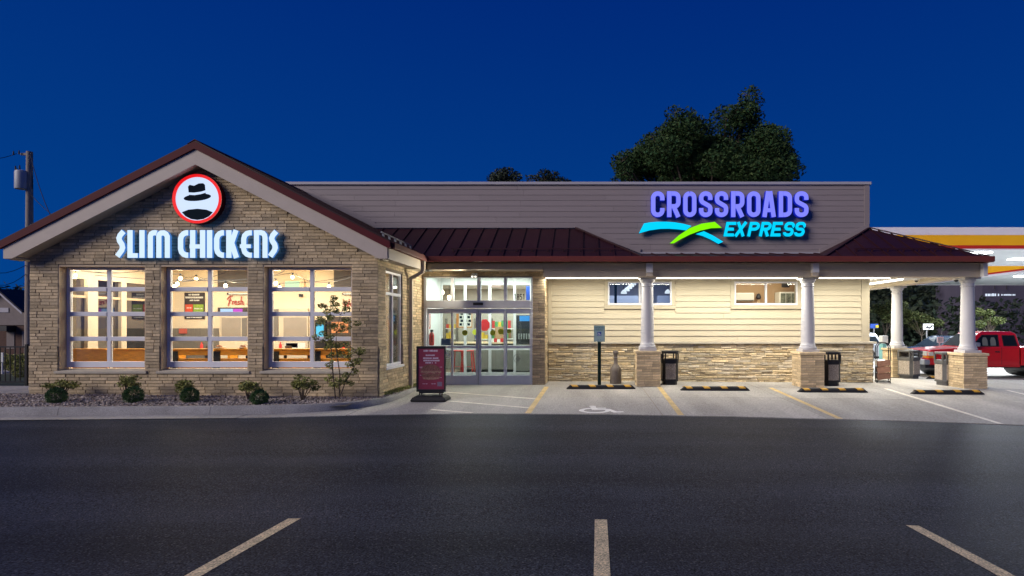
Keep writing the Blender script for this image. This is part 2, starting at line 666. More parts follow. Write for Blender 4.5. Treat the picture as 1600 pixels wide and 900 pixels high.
# paint on the asphalt (three bay lines near the camera)
for x0, x1 in ((-2.66, -2.615), (0.14, 0.11), (2.985, 2.82)):
    ya, yb = 5.07, 1.0
    dx = (x1 - x0) * (ya - yb) / (ya - 3.69)
    ground_stripe('bay_line', [(x0, ya), (x0 + dx, yb)], 0.112, asph_z, M['paintw'], asphalt)

# paint on the apron
for a, c, m in (((-1.03, 14.7), (-1.12, edge_y(-1.1) + 0.02), 'painty'), ((1.94, 14.66), (1.83, edge_y(1.83) + 0.02), 'painty'),
                ((4.86, 14.6), (4.78, edge_y(4.78) + 0.02), 'painty'), ((7.89, 14.6), (7.66, edge_y(7.66) + 0.02), 'paintl'),
                ((11.0, 14.5), (10.6, edge_y(10.6) + 0.02), 'paintl')):
    ground_stripe('bay_line', [a, c], 0.12, conc_z, M[m], bed)
for a, c in (((-3.47, 13.66), (-1.14, 12.6)), ((-3.07, 12.28), (-1.17, 11.4)), ((-3.1, 11.15), (-2.2, 10.8))):
    ground_stripe('hatch_line', [a, c], 0.10, conc_z, M['paintl'], bed)


def flat_stroke(b, pts, wid, z, fn):
    """thick polyline in 2-D with mitred corners"""
    n = len(pts)
    L, Rr = [], []
    P = [Vector(p) for p in pts]
    for i in range(n):
        d0 = (P[i] - P[i - 1]).normalized() if i > 0 else None
        d1 = (P[i + 1] - P[i]).normalized() if i < n - 1 else None
        if d0 is None:
            nn = Vector((-d1.y, d1.x))
            k = 1
        elif d1 is None:
            nn = Vector((-d0.y, d0.x))
            k = 1
        else:
            nn = Vector((-d0.y, d0.x)) + Vector((-d1.y, d1.x))
            nn.normalize()
            k = 1 / max(0.35, nn.dot(Vector((-d0.y, d0.x))))
        L.append(P[i] + nn * (wid / 2 * k))
        Rr.append(P[i] - nn * (wid / 2 * k))
    for i in range(n - 1):
        b.add([fn(*L[i]), fn(*Rr[i]), fn(*Rr[i + 1]), fn(*L[i + 1])], [(0, 1, 2, 3)])


def arc(cx, cy, rx, ry, a0, a1, n=12):
    return [(cx + rx * math.cos(R(lerp(a0, a1, k / n))), cy + ry * math.sin(R(lerp(a0, a1, k / n)))) for k in range(n + 1)]


def isa(b, fn, wid=0.11):
    """wheelchair emblem in a unit square, u right, v up"""
    flat_stroke(b, arc(0.36, 0.33, 0.29, 0.29, 75, 375, 18), wid, 0, fn)
    flat_stroke(b, [(0.33, 0.80), (0.36, 0.47), (0.66, 0.47), (0.80, 0.12), (0.98, 0.16)], wid * 1.15, 0, fn)
    flat_stroke(b, [(0.36, 0.64), (0.62, 0.64)], wid, 0, fn)
    c = arc(0.32, 0.90, 0.085, 0.085, 0, 360, 12)[:-1]
    b.add([fn(*p) for p in c], [tuple(range(len(c)))])


b = MB()
isa(b, lambda u, v: (-0.15 + u * 0.92, 10.83 + v * 0.85, conc_z(-0.15 + u * 0.92, 10.83 + v * 0.85) + 0.0045))
b.build('wheelchair_symbol', M['paintb'], bed)

# ------------------------------------------------------------------ kerb round the planter
kp = [(-40, 10.0), (-20, 9.95), (-10.4, 10.25), (-6.4, 10.5), (-5.6, 10.66), (-5.0, 10.9), (-4.55, 11.3), (-4.28, 11.9), (-4.2, 12.6), (-4.22, 13.4), (-4.34, 14.2), (-4.42, 14.9)]
kh = [0.15, 0.15, 0.15, 0.15, 0.148, 0.14, 0.13, 0.115, 0.095, 0.075, 0.05, 0.03]
dense, hh = [], []
for i in range(len(kp) - 1):
    n = 10 if i > 2 else 24
    for k in range(n):
        dense.append(Vector((lerp(kp[i][0], kp[i + 1][0], k / n), lerp(kp[i][1], kp[i + 1][1], k / n))))
        hh.append(lerp(kh[i], kh[i + 1], k / n))
for _ in range(30):
    dense = [dense[0]] + [(dense[i - 1] + dense[i] * 2 + dense[i + 1]) / 4 for i in range(1, len(dense) - 1)] + [dense[-1]]


def base_z(x, y): return conc_z(x, y) if y > edge_y(x) else asph_z(x, y)


KL = {}
joints = [-40, -32, -26, -20, -16.2, -13.1, -10.0, -7.15, -99]
b = MB()
segs, cur = [], [0]
for i in range(1, len(dense)):
    cur.append(i)
    x = dense[i].x
    if any(dense[i - 1].x < j <= x for j in joints[1:-1]):
        segs.append(cur)
        cur = [i]
segs.append(cur)
kerb = None
for sg in segs:
    b = MB()
    rows = []
    for q, i in enumerate(sg):
        p = dense[i]
        d = (dense[min(i + 1, len(dense) - 1)] - dense[max(i - 1, 0)]).normalized()
        if q == 0:
            p = p + d * 0.008
        nrm = Vector((-d.y, d.x))
        zb = base_z(p.x, min(p.y, 14.5))
        h = hh[i]
        prof = [(-0.012, -0.08), (0.0, 0.006), (0.022, h - 0.03), (0.05, h), (0.15, h + 0.004), (0.16, -0.08)]
        rows.append([(p.x + nrm.x * o, p.y + nrm.y * o, zb + z) for o, z in prof])
    n = 6
    for r in rows:
        b.v.extend(r)
    for i in range(len(rows) - 1):
        for j in range(n - 1):
            b.f.append([i * n + j, (i + 1) * n + j, (i + 1) * n + j + 1, i * n + j + 1])
            b.m.append(0)
    b.f.append(list(range(n))[::-1])
    b.f.append([(len(rows) - 1) * n + j for j in range(n)])
    b.m += [0, 0]
    o = b.build('kerb' if kerb is None else 'kerb_length', M['kerb'], kerb, smooth=True)
    if kerb is None:
        kerb = kind(o, 'structure')

# gutter pan between kerb and asphalt
b = MB()
gx = [-40 + 0.5 * i for i in range(72)]
gx = [x for x in gx if x < -6.45] + [-6.41]
for x in gx:
    ky = pw(x, [(p.x, p.y) for p in dense])
    for y, z in ((edge_y(x) - 0.03, 0.0), (ky + 0.02, 0.012)):
        b.v.append((x, y, base_z(x, edge_y(x)) + 0.012 + z))
for i in range(len(gx) - 1):
    b.f.append([2 * i, 2 * i + 2, 2 * i + 3, 2 * i + 1])
    b.m.append(0)
kind(b.build('gutter_pan', M['concrete'], None), 'structure')

# planter soil and its stones


def bed_z(x, y):
    return pw(x, [(-14, 0.19), (-12, 0.18), (-4.5, 0.115)]) * clamp(0.45 + (y - 10.2) / 2.2, 0.62, 1) - 0.05 * clamp((y - 12.5) / 2.5) - 0.0


b = MB()
px_ = [-40, -20, -15] + [-14 + 0.4 * i for i in range(25)]
for x in px_:
    ky = pw(x, [(p.x, p.y) for p in dense]) + 0.1
    for k in range(5):
        y = lerp(ky, 12.05, k / 4)
        b.v.append((x, y, bed_z(x, y)))
for i in range(len(px_) - 1):
    for k in range(4):
        b.f.append([i * 5 + k, (i + 1) * 5 + k, (i + 1) * 5 + k + 1, i * 5 + k + 1])
        b.m.append(0)
ks = [p for p in dense if p.y > 10.9]
for i in range(len(ks) - 1):
    a, c = ks[i], ks[i + 1]
    b.quad((a.x - 0.1, a.y, bed_z(-4.5, a.y) - 0.01), (c.x - 0.1, c.y, bed_z(-4.5, c.y) - 0.01), (-4.7, c.y, bed_z(-4.5, c.y) + 0.01), (-4.7, a.y, bed_z(-4.5, a.y) + 0.01))
kind(b.build('planter_bed', M['soil'], None), 'structure')

b = MB()
OCT = [(1, 0, 0), (-1, 0, 0), (0, 1, 0), (0, -1, 0), (0, 0, 1), (0, 0, -1)]
OF = [(0, 2, 4), (2, 1, 4), (1, 3, 4), (3, 0, 4), (2, 0, 5), (1, 2, 5), (3, 1, 5), (0, 3, 5)]
cnt = 0
while cnt < 12500:
    x = rng.uniform(-15.0, -4.3)
    y = rng.uniform(10.2, 14.8)
    ky = pw(x, [(p.x, p.y) for p in dense if p.x < -4.6]) + 0.16
    if x < -4.52:
        if y < ky or y > 12.0:
            continue
    else:
        if y < 11.9 or x > -4.36:
            continue
    s = rng.uniform(0.014, 0.034)
    rx, ry, rz = s * rng.uniform(0.8, 1.5), s * rng.uniform(0.8, 1.3), s * rng.uniform(0.5, 0.8)
    t = rng.uniform(0, 6.28)
    ti = rng.uniform(-0.5, 0.5)
    z = bed_z(x, y) + rz * 0.5 + rng.uniform(0, 0.012)
    vs = []
    for p in OCT:
        u, v, q = p[0] * rx * rng.uniform(0.7, 1.15), p[1] * ry * rng.uniform(0.7, 1.15), p[2] * rz
        q += u * ti
        vs.append((x + u * math.cos(t) - v * math.sin(t), y + u * math.sin(t) + v * math.cos(t), z + q))
    b.add(vs, OF)
    cnt += 1
kind(b.build('gravel', M['gravel'], None), 'stuff')

# walkway on the left of the restaurant, verge and street behind it
b = MB()
b.add([(-40, 12.3, 0.22), (-14.0, 12.1, 0.17), (-12.1, 12.5, 0.17), (-12.1, 14.2, 0.14), (-14.0, 14.0, 0.15), (-40, 14.5, 0.2)], [(0, 1, 2, 3, 4, 5)])
b.add([(-40, 12.3, 0.0), (-14.0, 12.1, 0.0), (-14.0, 12.1, 0.17), (-40, 12.3, 0.22)], [(0, 1, 2, 3)])
b.add([(-14.0, 12.1, 0.0), (-12.1, 12.5, 0.0), (-12.1, 12.5, 0.17), (-14.0, 12.1, 0.17)], [(0, 1, 2, 3)])
kind(b.build('walkway', M['concrete'], None), 'structure')
b = MB()
b.add([(-90, 14.4, 0.1), (-14.0, 13.9, 0.1), (-12.0, 14.1, 0.1), (-12.0, 19, 0.0), (-90, 19, 0.0)], [(0, 1, 2, 3, 4)])
kind(b.build('verge', M['grass'], None), 'structure')
b = MB()
b.add([(-90, 19, -0.1), (-12, 19, -0.1), (-12, 21.5, -0.1), (-90, 21.5, -0.1)], [(0, 1, 2, 3)])
kind(b.build('side_path', M['concrete'], None), 'structure')
b = MB()
b.add([(-90, 23, -0.2), (-12, 23, -0.2), (-12, 30, -0.25), (-90, 30, -0.25)], [(0, 1, 2, 3)])
kind(b.build('road', M['asphalt'], None), 'structure')
b = MB().box(-90, -12, 21.5, 21.7, -0.3, 0.02)
kind(b.build('road_kerb', M['kerb'], None), 'structure')

# ------------------------------------------------------------------ the building
B = thing('store_building', 'store building with brick gabled wing, cream siding, maroon metal roof and taupe parapet', 'building', (-2.0, 14.0, 0.0))
YW, YD, YP = 12.0, 15.2, 16.2          # wing front, door wall, siding wall
XL, XR = -12.01, -4.5                  # wing ends
XC, APEX, SLO = -8.225, 5.543, 0.513
XE = 8.26                              # right end of siding wall
RK = 11.69


def roof_z(x): return APEX - SLO * abs(x - XC)


WIN = [(-11.395, -9.511), (-9.196, -7.29), (-6.967, -5.04)]
WZ0, WZ1 = 0.70, 2.98

# backing walls (the joints between bricks show them)
b = MB()
xs_ = [XL] + [v for a in WIN for v in a] + [XR]
for i in range(0, len(xs_), 2):
    b.box(xs_[i], xs_[i + 1], YW, YW + 0.28, WZ0, WZ1)
b.box(XL, XR, YW, YW + 0.28, -0.1, WZ0)
b.prism([(XL, WZ1), (XR, WZ1), (XR, 3.40), (XC, 5.30), (XL, 3.40)], YW, YW + 0.28, lambda u, v, a: (u, a, v))
for y0, y1, z0, z1 in ((12.28, 12.46, -0.1, 3.2), (13.6, 15.95, -0.1, 3.2), (12.46, 13.6, -0.1, 0.73), (12.46, 13.6, 2.93, 3.2)):
    b.box(XR - 0.25, XR, y0, y1, z0, z1)
b.box(XR, -4.43, YD, YD + 0.25, 0, 3.16)
b.box(-1.44, -1.12, YD, YP, 0, 3.16)
b.box(-4.43, -1.44, YD + 0.02, YD + 0.25, 3.005, 3.16)
b.build('wall', M['mortar'], B)


def veneer(u0, u1, z0, ztop, holes, seed, course=0.0678, lens=(0.19, 0.40), joint=0.009):
    """bricks of mixed length in running courses, cut round openings"""
    r = random.Random(seed)
    out = []
    z = z0
    while True:
        za, zb = z, z + course - joint
        if za > 6.5:
            break
        z += course
        ivs = [(u0, u1)]
        for h in holes:
            if zb > h[2] + 0.01 and za < h[3] - 0.01:
                nv = []
                for a, c in ivs:
                    if h[1] <= a or h[0] >= c:
                        nv.append((a, c))
                    else:
                        if h[0] - a > 0.03:
                            nv.append((a, h[0]))
                        if c - h[1] > 0.03:
                            nv.append((h[1], c))
                ivs = nv
        for a, c in ivs:
            u = a
            first = True
            while u < c - 1e-4:
                l = r.uniform(*lens)
                if first:
                    l *= r.uniform(0.45, 1.0)
                    first = False
                if c - (u + l) < 0.1:
                    l = c - u
                uu = min(c, u + l)
                z1 = zb
                if max(za, z1) < min(ztop(u), ztop(uu)):
                    out.append((u, uu - (joint if uu < c - 1e-6 else 0), za, z1, r.uniform(-0.004, 0.006), r.random()))
                u = uu
    return out


BRICKS = []      # (area-ish size, world vertices builder)


def piece(fn, u0, u1, z0, z1, d, thick=0.03, ch=0.004, wob=0.0, r=rng):
    """one brick or stone: chamfered front; fn(u, z, out)"""
    a = ch
    w_ = lambda: r.uniform(-wob, wob)
    vs = [fn(u0, z0, -thick + d), fn(u1, z0, -thick + d), fn(u1, z1, -thick + d), fn(u0, z1, -thick + d),
          fn(u0, z0 + w_(), d - a), fn(u1, z0 + w_(), d - a), fn(u1, z1 + w_(), d - a), fn(u0, z1 + w_(), d - a),
          fn(u0 + a, z0 + a, d + w_()), fn(u1 - a, z0 + a, d + w_()), fn(u1 - a, z1 - a, d + w_()), fn(u0 + a, z1 - a, d + w_())]
    fs = [(0, 1, 5, 4), (1, 2, 6, 5), (2, 3, 7, 6), (3, 0, 4, 7),
          (4, 5, 9, 8), (5, 6, 10, 9), (6, 7, 11, 10), (7, 4, 8, 11), (8, 9, 10, 11)]
    return vs, fs


def lay(name, pieces, parent, m, keep=300, stuff='brickwork'):
    """pieces: list of (visible size, verts, faces); the largest become single parts"""
    pieces.sort(key=lambda p: -p[0])
    for s, vs, fs in pieces[:keep]:
        c = sum((Vector(v) for v in vs), Vector()) / len(vs)
        me = bpy.data.meshes.new(name)
        me.from_pydata([Vector(v) - c for v in vs], [], fs)
        me.materials.append(m)
        o = bpy.data.objects.new(name, me)
        COL.objects.link(o)
        o.parent = parent
        o.location = c - off(parent)
    rest = pieces[keep:]
    if rest:
        b = MB()
        for s, vs, fs in rest:
            b.add(vs, fs)
        kind(b.build(stuff, m, parent), 'stuff')


out = []
front = lambda u, z, d: (u, YW - d, z)
for (a, c, z0, z1, j, q) in veneer(XL, XR + 0.012, 0.02, lambda u: roof_z(u) - 0.30, [(w0, w1, WZ0 - 0.02, WZ1) for w0, w1 in WIN], 3):
    d = 0.014 + j + (0.022 if z1 < 1.24 else 0)
    out.append((c - a,) + piece(front, a, c, z0, z1, d))
side = lambda u, z, d: (XR + d, u, z)
for (a, c, z0, z1, j, q) in veneer(YW + 0.02, YD, 0.0, lambda u: 3.12, [(12.46, 13.6, 0.70, 2.93)], 5):
    d = 0.012 + j * 0.8 + (0.022 if z1 < 1.24 else 0)
    out.append((0.6 * (c - a),) + piece(side, a, c, z0, z1, d))
dw = lambda u, z, d: (u, YD - d, z)
for (a, c, z0, z1, j, q) in veneer(XR, -1.12, 0.04, lambda u: 3.15, [(-4.43, -1.455, -1, 3.005)], 9):
    d = 0.012 + j + (0.02 if z1 < 1.24 else 0)
    out.append((c - a,) + piece(dw, a, c, z0, z1, d))
rt = lambda u, z, d: (-1.12 + d, u, z)
for (a, c, z0, z1, j, q) in veneer(YD + 0.02, YP, 0.04, lambda u: 3.10, [], 13):
    out.append((0.3 * (c - a),) + piece(rt, a, c, z0, z1, 0.014 + j))
lay('brick', out, B, M['brick'])

# ledgestone base of the siding wall
out = []
r = random.Random(21)


def ledge(u0, u1, z0, z1, fn, sc):
    z = z0
    while z < z1 - 0.02:
        h = min(r.choice([0.052, 0.062, 0.07, 0.08]), z1 - z)
        if z1 - z - h < 0.03:
            h = z1 - z
        u = u0
        while u < u1 - 1e-4:
            l = r.choice([0.14, 0.2, 0.26, 0.34, 0.44, 0.58]) * r.uniform(0.85, 1.15)
            if u1 - u - l < 0.12:
                l = u1 - u
            dd = 0.02 + r.uniform(0, 0.026)
            if h > 0.068 and r.random() < 0.3 and l > 0.25:
                hm = h * r.uniform(0.42, 0.58)
                out.append((sc * l * hm,) + piece(fn, u, u + l - 0.007, z, z + hm - 0.004, dd, 0.05, 0.010, 0.004, r))
                out.append((sc * l * (h - hm),) + piece(fn, u, u + l - 0.007, z + hm, z + h - 0.006, dd * 0.7 + 0.01, 0.05, 0.010, 0.004, r))
            else:
                out.append((sc * l * h,) + piece(fn, u, u + l - 0.007, z, z + h - 0.007, dd, 0.05, 0.013, 0.008, r))
            u += l
        z += h


SZ1 = 1.135
ledge(-1.08, 8.35, 0.02, SZ1, lambda u, z, d: (u, YP - 0.06 - d, z), 1.0)
ledge(YP - 0.06, 24.0, 0.0, SZ1, lambda u, z, d: (8.35 + d, u, z), 0.2)
lay('stone', out, B, M['stone'], 300, 'stonework')
b = MB().box(-1.12, 8.35, YP - 0.06, YP + 0.2, -0.1, SZ1 + 0.01).box(8.1, 8.35, YP + 0.2, 24, -0.1, SZ1 + 0.01)
b.build('stone_backing', M['mortar'], B)
# stone cap in lengths
caps = [-1.06 + 1.33 * k for k in range(8)]
caps[-1] = 8.43
for a, c in zip(caps[:-1], caps[1:]):
    MB().box(a + 0.004, c - 0.004, YP - 0.15, YP + 0.02, SZ1 + 0.005, SZ1 + 0.062).build('cap_stone', M['cap'], B, bevel=0.008)
MB().box(8.2, 8.43, YP + 0.024, 24, SZ1 + 0.005, SZ1 + 0.062).build('cap_stone', M['cap'], B, bevel=0.008)

# siding wall and parapet
b = MB()
W2 = [(0.65, 2.51, 2.262, 2.95), (4.34, 6.18, 2.262, 2.95)]
xs_ = [-1.12] + [v for a in W2 for v in a[:2]] + [XE]
for i in range(0, len(xs_), 2):
    b.box(xs_[i], xs_[i + 1], YP + 0.02, YP + 0.22, 1.1, 3.1)
for a in W2:
    b.box(a[0], a[1], YP + 0.02, YP + 0.22, 1.1, a[2])
    b.box(a[0], a[1], YP + 0.02, YP + 0.22, a[3], 3.1)
b.box(-12.0, XE, YP + 0.02, YP + 0.22, 3.1, 5.8)
b.box(XE - 0.2, XE - 0.02, YP + 0.22, 24, 1.1, 5.8)
b.build('sheathing', M['siding'], B)


def plank(x0, x1, z, h, m, y=YP):
    b = MB()
    lap = 0.030 if z < 3.3 else 0.014
    pr = [(y + 0.02, z), (y - lap, z), (y - 0.004, z + h + 0.012), (y + 0.02, z + h + 0.01)]
    b.prism([(p[0], p[1]) for p in pr], x0, x1, lambda u, v, a: (a, u, v))
    b.build('plank', m, B, fix=True)


def planks(x0, x1, z0, n, h, m, holes, seed):
    r = random.Random(seed)
    for k in range(n):
        z = z0 + k * h
        ivs = [(x0, x1)]
        for q in holes:
            if z + h > q[2] + 0.005 and z < q[3] - 0.005:
                ivs = [s for a, c in ivs for s in ((a, min(c, q[0])), (max(a, q[1]), c)) if s[1] - s[0] > 0.02]
        for a, c in ivs:
            u = a
            l = r.uniform(1.2, 3.6)
            while u < c:
                e_ = u + l
                if c - e_ < 0.6:
                    e_ = c
                plank(u + 0.002, e_ - 0.002, z, h, m)
                u = e_
                l = 3.66


hol = [(a[0] - 0.11, a[1] + 0.11, a[2] - 0.115, a[3] + 0.3) for a in W2]
planks(-1.0, 8.04, SZ1 + 0.065, 11, 0.168, M['siding'], hol, 4)
planks(-8.6, 8.13, 3.72, 13, 0.160, M['parapet'], [], 6)
for x0, x1, z0, z1, m in ((-1.09, -1.002, SZ1 + 0.064, 3.05, 'siding'), (8.042, XE + 0.02, SZ1 + 0.064, 3.05, 'siding'), (8.132, XE + 0.02, 3.62, 5.78, 'parapet')):
    MB().box(x0, x1, YP - 0.028, YP + 0.03, z0, z1).build('corner_board', M[m], B, bevel=0.003)
MB().box(XE - 0.02, XE + 0.018, YP + 0.031, 24, SZ1 + 0.064, 5.78).build('side_siding', M['siding'], B)
MB().box(-12.1, XE + 0.06, YP - 0.06, YP + 0.3, 5.775, 5.855).build('parapet_cap', M['capmetal'], B, bevel=0.006)
# window trim boards on the siding
for a in W2:
    for q in ((a[0] - 0.108, a[1] + 0.108, a[2] - 0.11, a[2] - 0.002), (a[0] - 0.108, a[0] - 0.002, a[2], 3.05), (a[1] + 0.002, a[1] + 0.108, a[2], 3.05), (a[0], a[1], a[3] + 0.002, 3.05)):
        MB().box(q[0], q[1], YP - 0.026, YP + 0.02, q[2], q[3]).build('window_trim', M['siding'], B, bevel=0.003)

# flashing boards on the parapet above the roofs
def flash(p, q, h=0.13):
    b = MB()
    b.prism([(p[0], p[1]), (q[0], q[1]), (q[0], q[1] + h), (p[0], p[1] + h)], YP - 0.05, YP - 0.022, lambda u, v, a: (u, a, v))
    b.build('flashing_board', M['parapet'], B, fix=True)


flash((XC, APEX + 0.01), (-6.13, 4.515), 0.16)
flash((-6.13, 4.515), (-0.28, 4.515), 0.13)
flash((-0.28, 4.515), (1.60, 3.77), 0.13)
flash((6.82, 3.77), (XE, 4.515), 0.13)
MB().box(1.6, 6.82, YP - 0.05, YP - 0.022, 3.765, 3.80).build('flashing_board', M['capmetal'], B)

# ------------------------------------------------------------------ roofs


def clip(poly, axis, lo, hi):
    for s, lim in ((1, lo), (-1, hi)):
        o = []
        for i in range(len(poly)):
            a, c = poly[i - 1], poly[i]
            ia, ic = s * a[axis] >= s * lim, s * c[axis] >= s * lim
            if ia != ic:
                t = (lim - a[axis]) / (c[axis] - a[axis])
                o.append(tuple(a[k] + t * (c[k] - a[k]) for k in range(2)))
            if ic:
                o.append(c)
        poly = o
        if not poly:
            return poly
    return poly


def roof_panels(poly, axis, z, step, start=None, seam=0.035):
    """standing-seam pans cut from poly (x, y); seams run across axis"""
    lo, hi = min(p[axis] for p in poly), max(p[axis] for p in poly)
    k = start if start is not None else lo
    while k < hi:
        c = clip(list(poly), axis, k, k + step - 0.004)
        if len(c) >= 3:
            b = MB()
            b.prism(c, 0.0, -0.03, lambda u, v, a: (u, v, z(u, v) + a))
            s = clip(list(poly), axis, k, k + 0.022)
            if len(s) >= 3:
                b.prism(s, seam, 0.001, lambda u, v, a: (u, v, z(u, v) + a))
            b.build('roof_panel', M['roof'], B, fix=True)
        k += step


wz_ = lambda x, y: roof_z(x)
roof_panels([(XC, RK - 0.01), (-4.12, RK - 0.01), (-4.12, 14.36), (-6.19, YP - 0.03), (XC, YP - 0.03)], 1, wz_, 0.42)
roof_panels([(XC - 0.004, RK - 0.01), (-12.33, RK - 0.01), (-12.33, YP - 0.03), (XC - 0.004, YP - 0.03)], 1, wz_, 0.42)
b = MB()
b.prism([(XC - 0.16, roof_z(XC - 0.16) + 0.042), (XC, APEX + 0.045), (XC + 0.16, roof_z(XC + 0.16) + 0.042), (XC, APEX + 0.06)], RK - 0.02, YP - 0.05, lambda u, v, a: (u, a, v))
b.build('ridge_cap', M['redtrim'], B, fix=True)
pent = lambda x, y: 3.45 + (y - 14.35) * 0.568
roof_panels([(-4.145, 14.35), (1.46, 14.35), (-0.28, YP - 0.03), (-6.17, YP - 0.03)], 0, pent, 0.415, -6.31)
roof_panels([(6.2, 14.35), (10.45, 14.35), (XE, YP - 0.03)], 0, pent, 0.415)
roof_panels([(10.45, 14.352), (10.45, 24), (XE + 0.02, 24), (XE + 0.02, YP - 0.03)], 1, lambda x, y: 3.45 + (10.45 - x) * 0.474, 0.415)


def tri(a, c, d):
    b = MB()
    up = Vector((0, 0, 0.03))
    a, c, d = Vector(a), Vector(c), Vector(d)
    b.add([a, c, d, a - up, c - up, d - up], [(0, 1, 2), (5, 4, 3), (0, 3, 4, 1), (1, 4, 5, 2), (2, 5, 3, 0)])
    b.build('roof_panel', M['roof'], B, fix=True)


tri((1.464, 14.35, 3.452), (1.60, YP - 0.03, 3.77), (-0.276, YP - 0.03, 4.50))
tri((6.196, 14.35, 3.452), (XE - 0.004, YP - 0.03, 4.50), (6.80, YP - 0.03, 3.77))
roof_panels([(1.47, 14.35), (6.19, 14.35), (6.79, YP - 0.03), (1.61, YP - 0.03)], 0, lambda x, y: 3.445 + (y - 14.35) * 0.172, 0.43)
# hip caps
def cap_bar(p, q, nm='hip_cap', m='roof', s=0.07):
    MB().bar(p, q, s, 0.03).build(nm, M[m], B)


cap_bar((1.46, 14.36, 3.475), (-0.28, YP - 0.05, 4.52))
cap_bar((6.2, 14.36, 3.475), (XE - 0.02, YP - 0.05, 4.51))
cap_bar((10.45, 14.36, 3.475), (XE + 0.02, YP - 0.05, 4.52))
# snow guards: bars on little feet
for x0, x1 in ((-3.55, 0.95), (7.1, 9.75)):
    b = MB().bar((x0, 14.66, 3.70), (x1, 14.66, 3.70), 0.02, 0.03)
    n = int((x1 - x0) / 0.415)
    for k in range(n + 1):
        x = x0 + 0.06 + k * 0.415
        b.box(x - 0.02, x + 0.02, 14.64, 14.68, 3.60, 3.69)
    b.build('snow_guard', M['roof'], B)
b = MB().bar((-4.42, 12.0, 3.70), (-4.42, 14.1, 3.70), 0.02, 0.03)
for k in range(6):
    b.box(-4.44, -4.40, 12.1 + k * 0.38, 12.14 + k * 0.38, 3.60, 3.69)
b.build('snow_guard', M['steel'], B)

# gable rake: maroon edge, taupe board, soffit
for s in (-1, 1):
    g = lambda d: XC + s * d
    MB().prism([(g(0), APEX + 0.005), (g(4.11), roof_z(g(4.11)) + 0.005), (g(4.11), roof_z(g(4.11)) - 0.148), (g(0), APEX - 0.148)], RK - 0.035, RK + 0.03, lambda u, v, a: (u, a, v)).build('rake_trim', M['redtrim'], B, fix=True)
    MB().prism([(g(0), 5.393), (g(4.045), 3.318), (g(4.045), 3.09), (g(3.865), 3.09), (g(0), 5.073)], RK, RK + 0.04, lambda u, v, a: (u, a, v)).build('rake_board', M['rake'], B, fix=True)
    MB().prism([(g(0), 5.12), (g(3.95), 5.12 - SLO * 3.95), (g(3.95), 5.09 - SLO * 3.95), (g(0), 5.09)], RK + 0.041, YW - 0.001, lambda u, v, a: (u, a, v)).build('gable_soffit', M['trim'], B, fix=True)
# eave boxes
for s, x0, x1 in ((1, XR + 0.03, -4.19), (-1, -12.26, XL - 0.02)):
    MB().box(x0, x1, RK + 0.041, 14.05, 3.10, 3.13).build('eave_soffit', M['trim'], B)
    f = -4.19 if s > 0 else -12.275
    MB().box(f, f + 0.025, RK + 0.041, 14.05, 3.085, 3.33).build('fascia_board', M['trim'], B, bevel=0.003)
    g0 = -4.165 if s > 0 else -12.39
    MB().box(g0, g0 + 0.11, RK + 0.1, 14.34, 3.315, 3.452).build('gutter', M['gutter'], B, bevel=0.012)
MB().box(-4.47, -4.192, 14.02, 14.05, 3.13, 3.33).build('eave_return', M['trim'], B)
b = MB().box(-4.05, 10.5, 14.22, 14.345, 3.315, 3.455)
b.build('gutter', M['gutter'], B, bevel=0.012)
MB().box(10.456, 10.57, 14.35, 24, 3.315, 3.452).build('gutter', M['gutter'], B, bevel=0.012)

# downspouts
b = MB().bar((-4.12, 14.10, 3.34), (-4.12, 14.10, 3.05), 0.085, 0.085, up=(0, 1, 0)).bar((-4.12, 14.10, 3.05), (-4.42, 14.05, 2.86), 0.085, 0.085, up=(0, 1, 0))
b.bar((-4.42, 14.05, 2.89), (-4.42, 14.05, 0.06), 0.085, 0.085, up=(0, 1, 0))
b.build('downspout', M['trim'], B, bevel=0.01)
MB().bar((-12.09, 12.2, 3.3), (-12.09, 12.2, 0.2), 0.09, 0.09, up=(0, 1, 0)).build('downspout', M['trim'], B, bevel=0.01)

# porch beam, frieze over the door, ceiling, light strips
MB().box(-4.16, -1.125, 14.62, 14.66, 3.145, 3.31).build('frieze_board', M['trim'], B, bevel=0.003)
MB().box(-4.16, -1.13, 14.665, YD + 0.0, 3.15, 3.19).build('door_soffit', M['trim'], B)
MB().box(-1.12, 10.5, 14.70, 15.06, 2.962, 3.135).build('porch_beam', M['trim'], B, bevel=0.004)
MB().box(-1.12, 10.51, 14.66, 15.06, 3.138, 3.33).build('porch_beam', M['trim'], B, bevel=0.004)
MB().box(10.02, 10.505, 15.064, 24, 2.962, 3.33).build('porch_beam', M['trim'], B, bevel=0.004)
MB().box(-1.12, 10.0, 15.064, YP - 0.03, 3.06, 3.10).build('porch_ceiling', M['white'], B)
MB().box(XE + 0.03, 10.0, YP - 0.028, 24, 3.06, 3.10).build('porch_ceiling', M['white'], B)
for x in (1.675, 6.025):
    MB().box(x - 0.085, x + 0.085, 14.50, 14.658, 3.06, 3.31).build('leader_box', M['white'], B, bevel=0.006)
    MB().box(x - 0.08, x + 0.08, 14.53, 14.658, 2.965, 3.058).build('leader_box', M['trim'], B, bevel=0.006)
MB().box(10.42, 10.53, 14.52, 14.658, 2.965, 3.31).build('leader_box', M['white'], B, bevel=0.006)
for x0, x1 in ((-1.1, 1.44), (1.91, 3.85), (3.87, 5.78), (6.26, 8.3)):
    b = MB().box(x0, x1, 15.09, 15.17, 2.99, 3.058, 0).box(x0 + 0.01, x1 - 0.01, 15.095, 15.165, 2.955, 2.988, 1)
    b.build('light_strip', [M['white'], M['lamp']], B)
    area('strip_glow', ((x0 + x1) / 2, 15.13, 2.95), (x1 - x0, 0.07), 54, (1.0, 0.94, 0.79))
